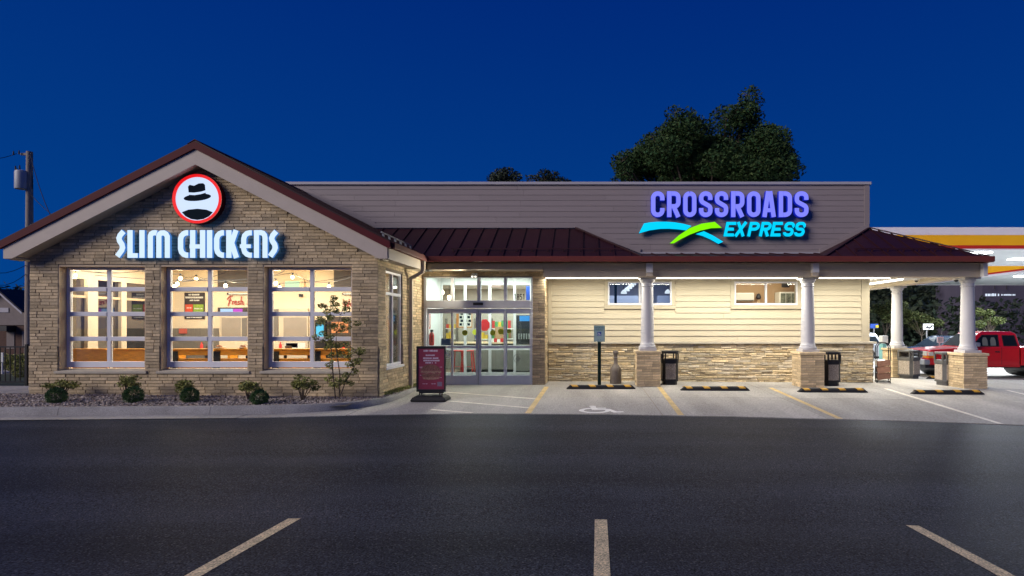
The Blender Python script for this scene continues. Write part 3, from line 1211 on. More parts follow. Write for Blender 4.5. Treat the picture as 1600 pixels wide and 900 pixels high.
for y0, y1 in ((15.6, 17.9), (17.92, 20.2), (20.22, 22.5)):
    b = MB().box(8.86, 8.94, y0, y1, 2.99, 3.058, 0).box(8.865, 8.935, y0 + 0.01, y1 - 0.01, 2.955, 2.988, 1)
    b.build('light_strip', [M['white'], M['lamp']], B)
    area('strip_glow', (8.9, (y0 + y1) / 2, 2.95), (0.07, y1 - y0), 110, (1.0, 0.94, 0.80))

# ------------------------------------------------------------------ wing windows
YF = YW + 0.16
for x0, x1 in WIN:
    w_ = MB()
    t = 0.075
    w_.box(x0 + 0.02, x0 + 0.02 + t, YF, YF + 0.07, WZ0 + 0.06, WZ1 - 0.03)
    w_.box(x1 - 0.02 - t, x1 - 0.02, YF, YF + 0.07, WZ0 + 0.06, WZ1 - 0.03)
    w_.box(x0 + 0.02 + t, x1 - 0.02 - t, YF, YF + 0.07, WZ0 + 0.06, WZ0 + 0.185)
    w_.box(x0 + 0.02 + t, x1 - 0.02 - t, YF, YF + 0.07, WZ1 - 0.085, WZ1 - 0.03)
    W = w_.build('window', M['frame'], B, bevel=0.004)
    xm = (x0 + x1) / 2
    zc = [wz(451.9, YF), wz(490.6, YF), wz(529.4, YF)]
    MB().box(xm - 0.043, xm + 0.043, YF + 0.008, YF + 0.06, WZ0 + 0.187, WZ1 - 0.087).build('muntin', M['frame'], W, bevel=0.004)
    zr = [WZ0 + 0.185] + sorted(zc) + [WZ1 - 0.085]
    for a, c in ((x0 + 0.022 + t, xm - 0.045), (xm + 0.045, x1 - 0.022 - t)):
        for z in zc:
            MB().box(a, c, YF - 0.004, YF + 0.064, z - 0.047, z + 0.047).build('muntin', M['frame'], W, bevel=0.006)
        for k in range(4):
            MB().box(a - 0.004, c + 0.004, YF + 0.03, YF + 0.036, zr[k] + 0.02, zr[k + 1] - 0.02).build('pane', M['glass'], W)
    # jamb linings, head and stone sill
    MB().box(x0, x0 + 0.018, YW - 0.005, YF + 0.08, WZ0 + 0.02, WZ1).build('jamb', M['jamb'], W)
    MB().box(x1 - 0.018, x1, YW - 0.005, YF + 0.08, WZ0 + 0.02, WZ1).build('jamb', M['jamb'], W)
    MB().box(x0 + 0.02, x1 - 0.02, YW - 0.005, YF + 0.08, WZ1 - 0.028, WZ1).build('head_lining', M['jamb'], W)
    b = MB()
    b.prism([(YW - 0.065, WZ0 - 0.06), (YW - 0.065, WZ0 - 0.005), (YF + 0.1, WZ0 + 0.035), (YF + 0.1, WZ0 - 0.06)], x0 - 0.05, x1 + 0.05, lambda u, v, a: (a, u, v))
    b.build('sill', M['cap'], W, fix=True, bevel=0.006)

# side window of the wing
w_ = MB()
x0, x1 = XR - 0.09, XR - 0.02
ya, yb, za, zb = 12.46, 13.60, 0.735, 2.925
t = 0.055
w_.box(x0, x1, ya, ya + t, za, zb).box(x0, x1, yb - t, yb, za, zb)
w_.box(x0, x1, ya + t, yb - t, za, za + 0.06).box(x0, x1, ya + t, yb - t, zb - t, zb)
W = w_.build('window', M['frame'], B, bevel=0.004)
ym = 13.0
for q in ((x0 + 0.004, x1 + 0.002, ym - 0.03, ym + 0.03, za + 0.062, zb - t - 0.002),
          (x0 - 0.004, x1 + 0.006, ya + t + 0.002, ym - 0.032, 2.37, 2.44), (x0 - 0.004, x1 + 0.006, ym + 0.032, yb - t - 0.002, 2.37, 2.44)):
    MB().box(*q).build('muntin', M['frame'], W, bevel=0.004)
for y0, y1 in ((ya + t, ym - 0.03), (ym + 0.03, yb - t)):
    for z0, z1 in ((za + 0.06, 2.37), (2.44, zb - t)):
        MB().box(x0 + 0.03, x0 + 0.036, y0, y1, z0, z1).build('pane', M['glass'], W)
MB().box(XR - 0.1, XR + 0.05, ya - 0.04, yb + 0.04, za - 0.06, za - 0.004).build('sill', M['frame'], W, bevel=0.006)

# strip windows in the siding
for (x0, x1, z0, z1) in W2:
    y0, y1 = YP - 0.035, YP + 0.05
    t = 0.045
    w_ = MB().box(x0, x0 + t, y0, y1, z0, z1).box(x1 - t, x1, y0, y1, z0, z1).box(x0 + t, x1 - t, y0, y1, z0, z0 + t + 0.015).box(x0 + t, x1 - t, y0, y1, z1 - t, z1)
    W = w_.build('window', M['frame'], B, bevel=0.004)
    xm = (x0 + x1) / 2
    MB().box(xm - 0.03, xm + 0.03, y0 + 0.006, y1, z0 + t + 0.017, z1 - t - 0.002).build('muntin', M['frame'], W, bevel=0.004)
    for a, c in ((x0 + t, xm - 0.03), (xm + 0.03, x1 - t)):
        MB().box(a, c, YP + 0.01, YP + 0.016, z0 + t + 0.015, z1 - t).build('pane', M['glass'], W)

# ------------------------------------------------------------------ entrance: transom lights over sliding doors
def zx(py): return wz(py, YD)
def xx(px): return wx(px, YD)


Y0, Y1 = YD - 0.02, YD + 0.10
fr = MB()
fr.box(-4.43, xx(666), Y0, Y1, 0.045, 3.0).box(xx(830), -1.45, Y0, Y1, 0.045, 3.0)
fr.box(xx(666), xx(830), Y0, Y1, zx(434), 3.0)
ENT = fr.build('entrance_frame', M['alu'], B, bevel=0.004)
MB().box(xx(666.3), xx(829.7), Y0 - 0.03, Y1 + 0.02, zx(481.5), zx(469.5)).build('door_header', M['alu'], ENT, bevel=0.006)
MB().box(xx(740), xx(755.5), Y0 - 0.055, Y0 - 0.031, zx(477), zx(473)).build('door_sensor', M['black'], ENT, bevel=0.004)
tl = [(666, 704.5), (709, 745.5), (751, 787.2), (792, 830)]
for i, (a, c) in enumerate(tl):
    if i:
        MB().box(xx(tl[i - 1][1]), xx(a), Y0 + 0.004, Y1, zx(469.3), zx(434.2)).build('mullion', M['alu'], ENT, bevel=0.003)
    MB().box(xx(a), xx(c), YD + 0.03, YD + 0.036, zx(469.5), zx(434)).build('pane', M['glassd'], ENT)
DIG = {'1': [[(0.12, 0.80), (0.34, 0.97), (0.34, 0.0)]],
       '8': [arc(0.3, 0.74, 0.19, 0.20, 0, 360, 14), arc(0.3, 0.27, 0.23, 0.22, 0, 360, 14)],
       '5': [[(0.52, 0.94), (0.14, 0.94), (0.11, 0.54), (0.28, 0.60)] + arc(0.27, 0.31, 0.24, 0.28, 80, -130, 10)]}
for k, ch in enumerate('1851'):
    b = MB()
    for st in DIG[ch]:
        flat_stroke(b, st, 0.17, 0, lambda u, v, k=k: (xx(802.6 + 4.5 * k) + u * 0.125, YD + 0.012, zx(468.3) + v * 0.155))
    b.build('house_number', M['black'], ENT)
M['decal'] = mat('yellow_decal', (0.50, 0.55, 0.03), 0.5)
M['decalw'] = mat('white_decal', (0.75, 0.75, 0.72), 0.5)
M['decalb'] = mat('blue_decal', (0.05, 0.10, 0.20), 0.5)
leaves = [(667, 706.5, 669.5, 704.5, 0.03), (706.8, 747.3, 708.5, 744, -0.005), (747.7, 789.3, 752, 787, -0.005), (789.6, 829.5, 792, 827.5, 0.03)]
DOORS = []
for i, (a, c, ga, gc, dy) in enumerate(leaves):
    y0, y1 = Y0 + dy, Y0 + dy + 0.045
    d = MB()
    d.box(xx(a), xx(ga), y0, y1, 0.055, zx(482.3)).box(xx(gc), xx(c), y0, y1, 0.055, zx(482.3))
    d.box(xx(ga), xx(gc), y0, y1, zx(489.8), zx(482.3)).box(xx(ga), xx(gc), y0, y1, zx(544.3), zx(540.2)).box(xx(ga), xx(gc), y0, y1, 0.055, zx(586.5))
    D_ = d.build('sliding_door', M['alu'], B, bevel=0.004)
    DOORS.append(D_)
    for z0, z1 in ((zx(540.2), zx(489.8)), (zx(586.5), zx(544.3))):
        MB().box(xx(ga), xx(gc), y0 + 0.02, y0 + 0.026, z0, z1).build('pane', M['glassd'], D_)
    yy = y0 + 0.017
    def disc(px, py, rpx, m, nm, yoff=0.0):
        b = MB()
        ccx, ccz, rr = wx(px, YD), wz(py, YD), rpx * YD / F
        b.prism([(ccx + rr * math.cos(R(k * 18)), ccz + rr * math.sin(R(k * 18))) for k in range(20)], yy - 0.001 - yoff, yy - yoff, lambda u, v, q: (u, q, v))
        b.build(nm, m, D_, fix=True)
    if i == 1:
        disc(726.5, 520, 4.4, M['decal'], 'round_decal')
    if i == 2:
        disc(770, 520, 4.4, M['decal'], 'round_decal')
        disc(783, 518, 4.6, M['decal'], 'round_decal')
    if i == 3:
        disc(795.3, 517.5, 3.5, M['decal'], 'round_decal')
        b = MB()
        for k in range(24):
            t0, t1 = R(k * 15), R(k * 15 + 15)
            o = (xx(809.3), zx(560))
            q = lambda t, rr: (o[0] + rr * math.cos(t), yy - 0.002, o[1] + rr * math.sin(t))
            b.quad(q(t0, 0.125), q(t1, 0.125), q(t1, 0.113), q(t0, 0.113))
        for k, wd in enumerate((0.10, 0.14, 0.08)):
            b.quad((o[0] - wd / 2, yy - 0.002, o[1] + 0.05 - k * 0.05), (o[0] + wd / 2, yy - 0.002, o[1] + 0.05 - k * 0.05), (o[0] + wd / 2, yy - 0.002, o[1] + 0.02 - k * 0.05), (o[0] - wd / 2, yy - 0.002, o[1] + 0.02 - k * 0.05))
        b.build('round_decal', M['greybin'], D_)
    if i == 0:
        MB().box(xx(689), xx(704), yy - 0.003, yy - 0.001, zx(539.5), zx(529)).build('square_decal', M['decalb'], D_)
        b = MB()
        o = (xx(702), zx(553.5))
        for rr, r2 in ((0.125, 0.105), (0.085, 0.0)):
            for k in range(24):
                t0, t1 = R(k * 15), R(k * 15 + 15)
                q = lambda t, rr_: (o[0] - 0.06 + rr_ * math.cos(t), yy - 0.002, o[1] + rr_ * math.sin(t))
                if r2 or k % 6 not in (0, 5):
                    b.quad(q(t0, rr), q(t1, rr), q(t1, r2), q(t0, r2))
        b.build('round_decal', M['decalw'], D_)
MB().cyl((xx(748), Y0 - 0.03, 0.06), (xx(748), Y0 - 0.03, zx(484)), 0.012).build('door_edge_guard', M['steel'], DOORS[1], smooth=True)

# wall light over the door; its lens glow and two spots are added
M['lens_glow'] = emis('flood_lens', (1.0, 0.92, 0.75), 3)
t = thing('wall_light', 'small white twin flood light above the sliding entrance doors', 'wall light', (xx(742.5), 15.16, 3.06))
MB().box(xx(738.5), xx(746.5), 15.10, 15.16, 3.05, 3.10).build('housing', M['white'], t, bevel=0.008)
MB().lathe((xx(740), 15.05, 3.03), [(0.001, -0.03), (0.05, -0.025), (0.055, 0), (0.03, 0.03), (0.001, 0.035)], 14).build('lamp_head', M['white'], t, smooth=True)
MB().lathe((xx(745), 15.05, 3.025), [(0.001, -0.03), (0.05, -0.025), (0.055, 0), (0.03, 0.03), (0.001, 0.035)], 14).build('lamp_head', M['white'], t, smooth=True)
for px, d in ((740, (-0.8, -0.55, -0.45)), (745, (0.5, -0.8, -0.6))):
    l = bpy.data.lights.new('door_fill', 'SPOT')  # added spot, brightens the wing's side wall and the paving by the door
    l.energy, l.color, l.shadow_soft_size = 150, (1.0, 0.90, 0.68), 0.04
    l.spot_size, l.spot_blend = R(130), 0.7
    lo = bpy.data.objects.new('door_fill', l)
    lo.location = (xx(px), 14.965, 2.99)
    lo.rotation_euler = Vector(d).to_track_quat('-Z', 'Y').to_euler()
    COL.objects.link(lo)
    MB().sphere((xx(px), 15.02, 3.0), 0.026, 10, 6).build('lens', M['lens_glow'], t, smooth=True)
# security domes
for px, py, D_, lab in ((1494, 436.5, 15.2, 'white dome camera under the porch beam beside the front corner column'), (1462, 443, 16.6, 'white dome camera under the porch ceiling between the two corner columns')):
    x, z = wx(px, D_), 2.962 if D_ < 16 else 3.06
    if D_ > 16:
        x = min(x, 9.9)
    t = thing('security_camera', lab, 'camera', (x, D_, z), 'dome cameras under the porch')
    MB().lathe((x, D_, z), [(0.075, -0.045), (0.08, -0.03), (0.08, -0.001)], 18).build('housing', M['white'], t, smooth=True)
    MB().lathe((x, D_, z - 0.045), [(0.002, -0.055), (0.035, -0.045), (0.055, -0.02), (0.06, 0)], 16).build('dome', M['black'], t, smooth=True)

# ------------------------------------------------------------------ porch columns on brick piers
def make_column(loc, label):
    x0, y0, z0 = loc
    t = thing('porch_column', label, 'column', loc, 'white round columns on brick piers under the porch')
    H, hw = 0.94, 0.315
    MB().box(x0 - hw + 0.02, x0 + hw - 0.02, y0 - hw + 0.02, y0 + hw - 0.02, z0 - 0.1, z0 + H - 0.07).build('pier_core', M['mortar'], t)
    pcs = []
    nC = 13
    ch = (H - 0.075) / nC
    r = random.Random(int(x0 * 100))
    for k in range(nC):
        za, zb = z0 + k * ch, z0 + (k + 1) * ch - 0.009
        for s in range(4):
            cut = r.choice([[0.36], [0.22, 0.43], [0.2], [0.42], [0.15, 0.4], [0.26]])
            us = [-hw] + [-hw + c for c in cut] + [hw]
            for a, c in zip(us[:-1], us[1:]):
                a2, c2 = a, c - (0.008 if c < hw - 1e-6 else 0)
                if s % 2:
                    a2, c2 = max(a, -hw + 0.031), min(c2, hw - 0.031)
                d = hw - 0.0 + r.uniform(-0.004, 0.003)
                fn = {0: lambda u, z, q: (x0 + u, y0 - q, z), 2: lambda u, z, q: (x0 - u, y0 + q, z),
                      1: lambda u, z, q: (x0 + q, y0 + u, z), 3: lambda u, z, q: (x0 - q, y0 - u, z)}[s]
                pcs.append((c - a,) + piece(fn, a2, c2, za, zb, d))
    lay('brick', pcs, t, M['brick'])
    MB().box(x0 - hw - 0.03, x0 + hw + 0.03, y0 - hw - 0.03, y0 + hw + 0.03, z0 + H - 0.07, z0 + H).build('pier_cap', M['brick'], t, bevel=0.01)
    MB().box(x0 - 0.225, x0 + 0.225, y0 - 0.225, y0 + 0.225, z0 + H, z0 + H + 0.07).build('plinth', M['column'], t, bevel=0.006)
    zb, zt = z0 + H + 0.07, 2.985
    prof = [(0.222, 0.0), (0.232, 0.03), (0.222, 0.06), (0.205, 0.068), (0.198, 0.085), (0.205, 0.10), (0.192, 0.12), (0.181, 0.15), (0.176, 0.2)]
    L = zt - 0.07 - zb
    prof += [(0.176 - 0.022 * max(0, (k / 8 - 0.25)) / 0.75, 0.2 + (L - 0.42) * k / 8) for k in range(1, 9)]
    prof += [(0.154, L - 0.2), (0.170, L - 0.19), (0.172, L - 0.175), (0.155, L - 0.165), (0.155, L - 0.10), (0.172, L - 0.08), (0.195, L - 0.04), (0.2, L)]
    MB().lathe((x0, y0, zb), prof, 40).build('shaft', M['column'], t, smooth=True)
    MB().box(x0 - 0.215, x0 + 0.215, y0 - 0.215, y0 + 0.215, zt - 0.07, zt).build('capital', M['column'], t, bevel=0.006)
    return t


make_column((1.675, 15.05, back_z(1.7)), 'white column on a brick pier nearest the entrance doors, beside the smoking post')
make_column((6.025, 15.05, back_z(6)), 'white column on a brick pier in the middle of the porch front, right of the second bin')
make_column((10.36, 15.05, back_z(10.3)), 'white column on a brick pier at the front corner of the porch, in front of the red pickup')
make_column((10.38, 18.5, -0.03), 'white column on a brick pier set back along the right side of the store, slimmest in view')

# ------------------------------------------------------------------ illuminated signs
def letter(parent, strokes, wid, ori, sc, x_, z_, y0, y1, m, name='letter', polys=(), out=0.0):
    """strokes in crop pixels; ori = crop origin, sc = crop scale; x_(px), z_(py) give world; y0 front, y1 back"""
    b = MB()
    for si, st in enumerate(strokes):
        wd = wid
        if isinstance(st, tuple):
            st, wd = st
        st = [p for i, p in enumerate(st) if i == 0 or (Vector(p) - Vector(st[i - 1])).length > 1.0]
        n = len(st)
        P = [Vector(p) for p in st]
        L, Q = [], []
        for i in range(n):
            d0 = (P[i] - P[i - 1]).normalized() if i > 0 else None
            d1 = (P[i + 1] - P[i]).normalized() if i < n - 1 else None
            if d0 is None:
                nn, k = Vector((-d1.y, d1.x)), 1
            elif d1 is None:
                nn, k = Vector((-d0.y, d0.x)), 1
            else:
                nn = (Vector((-d0.y, d0.x)) + Vector((-d1.y, d1.x))).normalized()
                k = 1 / max(0.6, nn.dot(Vector((-d0.y, d0.x))))
            L.append(P[i] + nn * (wd / 2 * k))
            Q.append(P[i] - nn * (wd / 2 * k))
        yf = y0 - si * 0.0015
        W_ = lambda p, y: (x_(ori[0] + p.x / sc), y, z_(ori[1] + p.y / sc))
        k0 = len(b.v)
        for i in range(n):
            b.v += [W_(L[i], yf), W_(Q[i], yf), W_(L[i], y1), W_(Q[i], y1)]
        for i in range(n - 1):
            a, c = k0 + 4 * i, k0 + 4 * i + 4
            b.f += [[a, a + 1, c + 1, c], [a, c, c + 2, a + 2], [a + 1, a + 3, c + 3, c + 1], [a + 2, c + 2, c + 3, a + 3]]
            b.m += [0, 1, 1, 1]
        e_ = k0 + 4 * (n - 1)
        b.f += [[k0, k0 + 2, k0 + 3, k0 + 1], [e_, e_ + 1, e_ + 3, e_ + 2]]
        b.m += [1, 1]
    for pi, pl in enumerate(polys):
        b.prism([(x_(ori[0] + p[0] / sc), z_(ori[1] + p[1] / sc)) for p in pl], y0 - pi * 0.02, y1, lambda u, v, q: (u, q, v), 0, 1)
    return b.build(name, m, parent, fix=True)


def rect(x0, x1, y0, y1): return [(x0, y0), (x1, y0), (x1, y1), (x0, y1)]


YS = YW - 0.13
sx_ = lambda px: wx(px, YS)
sz_ = lambda py: wz(py, YS)
M['lface'] = emis('ice_white_sign_face', (0.64, 0.82, 1.0), 1.0)
M['lside'] = emis('blue_sign_glow', (0.10, 0.36, 1.0), 0.5)
S1 = thing('letter_sign', 'glowing white letters spelling SLIM CHICKENS on the brick gable', 'sign', (sx_(308), YS, sz_(403)))
o1, k1 = (160, 260), 5.517
FM = [M['lface'], M['lside']]
LT = [
    ([[(182, 560), (152, 594), (143, 618), (148, 642), (168, 672), (174, 700), (166, 724), (128, 775)]], 46),
    ([[(238, 549), (238, 788)], ([(259, 768), (305, 768)], 40)], 46),
    ([[(341, 549), (341, 788)]], 46),
    ([[(413, 788), (413, 600), (420, 583), (436, 573), (455, 571), (468, 575)], [(487, 788), (487, 600), (494, 583), (508, 574), (530, 573), (548, 583), (560, 605), (560, 788)]], 45),
    ([[(740, 572), (722, 572), (700, 580), (682, 598), (674, 625), (674, 710), (682, 738), (700, 757), (722, 765), (740, 765)]], 46),
    ([[(778, 549), (778, 788)], [(864, 549), (864, 788)], ([(752, 690), (841, 690)], 36)], 46),
    ([[(924, 549), (924, 788)]], 46),
    ([[(1048, 572), (1032, 572), (1010, 580), (993, 598), (985, 625), (985, 710), (993, 738), (1010, 757), (1032, 765), (1048, 765)]], 46),
    ([[(1090, 549), (1090, 788)], ([(1152, 549), (1112, 668)], 44), ([(1116, 664), (1156, 788)], 46)], 46),
    ([[(1288, 572), (1268, 572), (1245, 578), (1226, 596), (1218, 625), (1218, 710), (1226, 738), (1245, 757), (1268, 765), (1288, 765)], ([(1185, 688), (1280, 688)], 32)], 44),
    ([[(1328, 549), (1328, 788)], [(1351, 571), (1365, 570), (1384, 576), (1397, 592), (1402, 615), (1402, 788)]], 44),
    ([[(1498, 560), (1468, 594), (1459, 618), (1464, 642), (1484, 672), (1490, 700), (1482, 724), (1446, 775)]], 46),
]
for st, wd in LT:
    letter(S1, st, wd, o1, k1, sx_, sz_, YS, YS + 0.055, FM)
b = MB()
for px in (238, 341, 413, 560, 674, 778, 864, 924, 985, 1090, 1218, 1328, 1402):
    b.box(sx_(o1[0] + px / k1) - 0.015, sx_(o1[0] + px / k1) + 0.015, YS + 0.056, YW - 0.0, sz_(383) - 0.02, sz_(383) + 0.02)
b.build('mounting_stud', M['black'], S1)

# round sign: red ring, pale disc, plain dark hat (the mascot itself is left out)
cx, cz = sx_(308.6), sz_(310.8)
S2 = thing('round_sign', 'round lit sign with red ring and pale disc high on the brick gable', 'sign', (cx, YS, cz - 0.52))
M['ring'] = emis('red_ring', (0.90, 0.012, 0.015), 0.95)
M['disc'] = emis('pale_disc', (0.62, 0.76, 1.0), 0.98)
M['ink'] = mat('dark_print', (0.008, 0.018, 0.03), 0.8, spec=0.05)
b = MB()
ro, ri = 38.5 * YS / F, 34.0 * YS / F
n = 64
for k in range(n):
    t0, t1 = 2 * math.pi * k / n, 2 * math.pi * (k + 1) / n
    q = lambda t, rr, y: (cx + rr * math.cos(t), y, cz + rr * math.sin(t))
    b.quad(q(t0, ro, YS - 0.02), q(t1, ro, YS - 0.02), q(t1, ri, YS - 0.02), q(t0, ri, YS - 0.02))
    b.quad(q(t0, ri, YS - 0.02), q(t1, ri, YS - 0.02), q(t1, ri, YS + 0.0), q(t0, ri, YS + 0.0))
b.build('ring', M['ring'], S2, fix=True)
b = MB()
for k in range(n):
    t0, t1 = 2 * math.pi * k / n, 2 * math.pi * (k + 1) / n
    b.quad(q(t1, ro + .004, YS - 0.018), q(t0, ro + .004, YS - 0.018), q(t0, ro + .004, YW - 0.0), q(t1, ro + .004, YW - 0.0))
b.build('sign_can', M['redtrim'], S2, fix=True)
b = MB()
b.prism([(cx + ri * math.cos(2 * math.pi * k / n), cz + ri * math.sin(2 * math.pi * k / n)) for k in range(n)], YS - 0.004, YS + 0.05, lambda u, v, a: (u, a, v))
b.build('sign_face', M['disc'], S2, fix=True)
pz = lambda x, y: (cx + (x - 818) / k1 * YS / F, cz - (y - 281) / k1 * YS / F)
def hat_poly(pts, y, m, nm='print'):
    b = MB()
    b.prism([pz(*p) for p in pts], y - 0.001, y, lambda u, v, a: (u, a, v))
    b.build(nm, m, S2, fix=True)
brim = [(818 + 118 * math.cos(R(t)) + 6 * math.sin(R(t)), 268 + 30 * math.sin(R(t)) - 12 * math.cos(R(t))) for t in range(0, 360, 15)]
hat_poly(brim, YS - 0.005, M['ink'])
hat_poly([(748, 268), (738, 176), (752, 160), (790, 168), (830, 148), (868, 146), (884, 160), (892, 250), (850, 268), (800, 276)], YS - 0.007, M['ink'])
hat_poly([(746, 246), (744, 226), (790, 228), (850, 220), (889, 208), (891, 228), (850, 240), (795, 249)], YS - 0.009, M['disc'])
hat_poly([(684, 396), (740, 374), (818, 366), (896, 374), (952, 396), (920, 431), (872, 455), (818, 463), (764, 455), (716, 431)], YS - 0.005, M['ink'])

# parapet sign
YC = YP - 0.20
cx_ = lambda px: wx(px, YC)
cz_ = lambda py: wz(py, YC)
o2, k2 = (980, 280), 5.333
M['vface'] = emis('violet_sign_face', (0.22, 0.235, 1.0), 1.0)
M['vside'] = emis('deep_blue_return', (0.01, 0.03, 0.8), 0.45)
M['cface'] = emis('cyan_sign_face', (0.0, 0.60, 0.95), 1.1)
M['cside'] = emis('cyan_return', (0.0, 0.20, 0.36), 0.35)
M['gface'] = emis('green_sign_face', (0.22, 0.86, 0.0), 1.1)
M['gside'] = emis('green_return', (0.01, 0.15, 0.0), 0.4)
S3 = thing('store_sign', 'glowing violet CROSSROADS and cyan EXPRESS letters with a cyan and green swoosh on the parapet', 'sign', (cx_(1132), YC, cz_(380)))
VM, CM, GM = [M['vface'], M['vside']], [M['cface'], M['cside']], [M['gface'], M['gside']]


def rnd(x0, x1, y0, y1, r=36, n=4):
    """closed rounded loop as a stroke path"""
    p = []
    for (cx0, cy0, a) in ((x1 - r, y0 + r, -90), (x1 - r, y1 - r, 0), (x0 + r, y1 - r, 90), (x0 + r, y0 + r, 180)):
        p += arc(cx0, cy0, r, r, a, a + 90, n)
    return p


def cC(x0, x1):
    a, c, t, bt, r = x0 + 19, x1 - 19, 119, 296, 36
    return [[(c, 176), (c, t + r)] + arc(c - r, t + r, r, r, 0, -90, 5) + arc(a + r, t + r, r, r, -90, -180, 5) + arc(a + r, bt - r, r, r, 180, 90, 5) + arc(c - r, bt - r, r, r, 90, 0, 5) + [(c, 240)]]


def cO(x0, x1):
    p = rnd(x0 + 19, x1 - 19, 119, 296)
    return [[((p[0][0] + p[-1][0]) / 2, p[0][1])] + p + [((p[0][0] + p[-1][0]) / 2, p[0][1])]]


def cS(x0, x1):
    a, c, t, bt, r = x0 + 19, x1 - 19, 119, 296, 34
    return [[(c, 172), (c, t + r)] + arc(c - r, t + r, r, r, 0, -90, 5) + arc(a + r, t + r, r, r, -90, -180, 5) + [(a, 160)] + arc(a + 30, 168, 30, 30, 180, 120, 4)
            + arc(c - 30, 246, 30, 30, -60, 0, 4) + [(c, 256)] + arc(c - r, bt - r, r, r, 0, 90, 5) + arc(a + r, bt - r, r, r, 90, 180, 5) + [(a, 240)]]


def cR(x0, x1):
    a, c, r = x0 + 19, x1 - 19, 34
    return [[(a, 100), (a, 315)], [(a + 19, 119), (c - r, 119)] + arc(c - r, 119 + r, r, r, -90, 0, 5) + arc(c - r, 226 - r, r, r, 0, 90, 5) + [(a + 19, 226)], [(c - 34, 240), (c, 315)]]


def cA(x0, x1):
    m = (x0 + x1) / 2
    return [[(x0 + 19, 315), (m - 8, 100)], [(m + 8, 100), (x1 - 19, 315)], ([(m - 26, 258), (m + 26, 258)], 32)]


def cD(x0, x1):
    a, c, r = x0 + 19, x1 - 19, 38
    return [[(a, 100), (a, 315)], [(a + 19, 119), (c - r, 119)] + arc(c - r, 119 + r, r, r, -90, 0, 5) + arc(c - r, 296 - r, r, r, 0, 90, 5) + [(a + 19, 296)]]


for fn_, x0, x1 in ((cC, 198, 312), (cR, 332, 446), (cO, 466, 578), (cS, 598, 712), (cS, 730, 843), (cR, 865, 978), (cO, 998, 1112), (cA, 1125, 1240), (cD, 1262, 1375), (cS, 1395, 1512)):
    letter(S3, fn_(x0, x1), 36.5, o2, k2, cx_, cz_, YC, YC + 0.13, VM)


def ital(strokes, x0):
    f = lambda p: (x0 + p[0] + (475 - p[1]) * 0.21, p[1])
    return [[f(p) for p in s] for s in strokes]


t_, m_, b_ = 368, 416, 464
eE = [[(84, t_), (12, t_), (12, b_), (84, b_)], [(12, m_), (74, m_)]]
eX = [[(8, 356), (74, 476)], [(74, 356), (8, 476)]]
eP = [[(12, 476), (12, t_), (50, t_)] + arc(50, t_ + 24, 26, 24, -90, 90, 8) + [(12, m_)]]
eR = [[(12, 476), (12, t_), (50, t_)] + arc(50, t_ + 24, 26, 24, -90, 90, 8) + [(12, m_)], [(44, m_ + 8), (72, 476)]]
eS = [[(74, 388)] + arc(52, t_ + 22, 22, 22, 0, -90, 4) + arc(34, t_ + 24, 22, 24, -90, -270, 8) + arc(52, b_ - 24, 22, 24, -90, 90, 8) + arc(34, b_ - 22, 22, 22, 90, 180, 4)]
for s_, x0 in ((eE, 803), (eX, 893), (eP, 1000), (eR, 1098), (eE, 1192), (eS, 1293), (eS, 1385)):
    letter(S3, ital(s_, x0), 25, o2, k2, cx_, cz_, YC, YC + 0.10, CM)
letter(S3, [], 1, o2, k2, cx_, cz_, YC + 0.02, YC + 0.12, CM, 'swoosh', polys=[[(98, 450), (140, 367), (190, 358), (250, 353), (330, 353), (400, 358), (470, 370), (537, 388), (490, 425), (430, 417), (350, 411), (280, 412), (190, 424)]])
letter(S3, [], 1, o2, k2, cx_, cz_, YC + 0.02, YC + 0.12, CM, 'swoosh', polys=[[(573, 456), (640, 432), (720, 470), (802, 520), (762, 538), (690, 498), (630, 472)]])
letter(S3, [], 1, o2, k2, cx_, cz_, YC, YC + 0.12, GM, 'swoosh', polys=[[(355, 535), (430, 468), (520, 408), (620, 370), (730, 355), (788, 405), (700, 408), (610, 428), (520, 462), (445, 500), (388, 534)]])

# ------------------------------------------------------------------ wheel stops
def wheel_stop(x0, x1, y, z, label, n=4):
    t = thing('wheel_stop', label, 'wheel stop', ((x0 + x1) / 2, y + 0.075, z), 'black rubber wheel stops with yellow blocks')
    b = MB()
    pr = [(y, 0.0), (y + 0.025, 0.085), (y + 0.055, 0.105), (y + 0.095, 0.105), (y + 0.125, 0.085), (y + 0.15, 0.0)]
    st = [(x0, 0.25), (x0 + 0.10, 1.0), (x1 - 0.10, 1.0), (x1, 0.25)]
    for x, s in st:
        b.v += [(x, p[0], z + p[1] * s) for p in pr]
    for i in range(3):
        for j in range(6):
            b.f.append([i * 6 + j, (i + 1) * 6 + j, (i + 1) * 6 + (j + 1) % 6, i * 6 + (j + 1) % 6])
            b.m.append(0)
    b.f += [list(range(6))[::-1], [18 + j for j in range(6)]]
    b.m += [0, 0]
    b.build('body', M['rubber'], t, fix=True, bevel=0.006)
    L = x1 - x0
    for k in range(n):
        u = x0 + L * (k + 0.5) / n - 0.10 + 0.04 * (k / n - 0.4)
        q = 0.004
        b = MB()
        e_ = [(y + 0.016 - q, 0.055 + q * 0.4), (y + 0.0245 - q, 0.0845 + q * 0.4), (y + 0.055 - q, 0.105 + q), (y + 0.095 + q, 0.105 + q), (y + 0.125 + q, 0.086 + q * .5)]
        sh = [-0.05 + 0.0, -0.03, 0.0, 0.03, 0.05]
        for i, p in enumerate(e_):
            b.v += [(u - sh[i], p[0], z + p[1]), (u + 0.155 - sh[i], p[0], z + p[1])]
        for i in range(len(e_) - 1):
            b.f.append([2 * i, 2 * i + 1, 2 * i + 3, 2 * i + 2])
            b.m.append(0)
        b.build('yellow_block', M['yellow'], t)
    return t


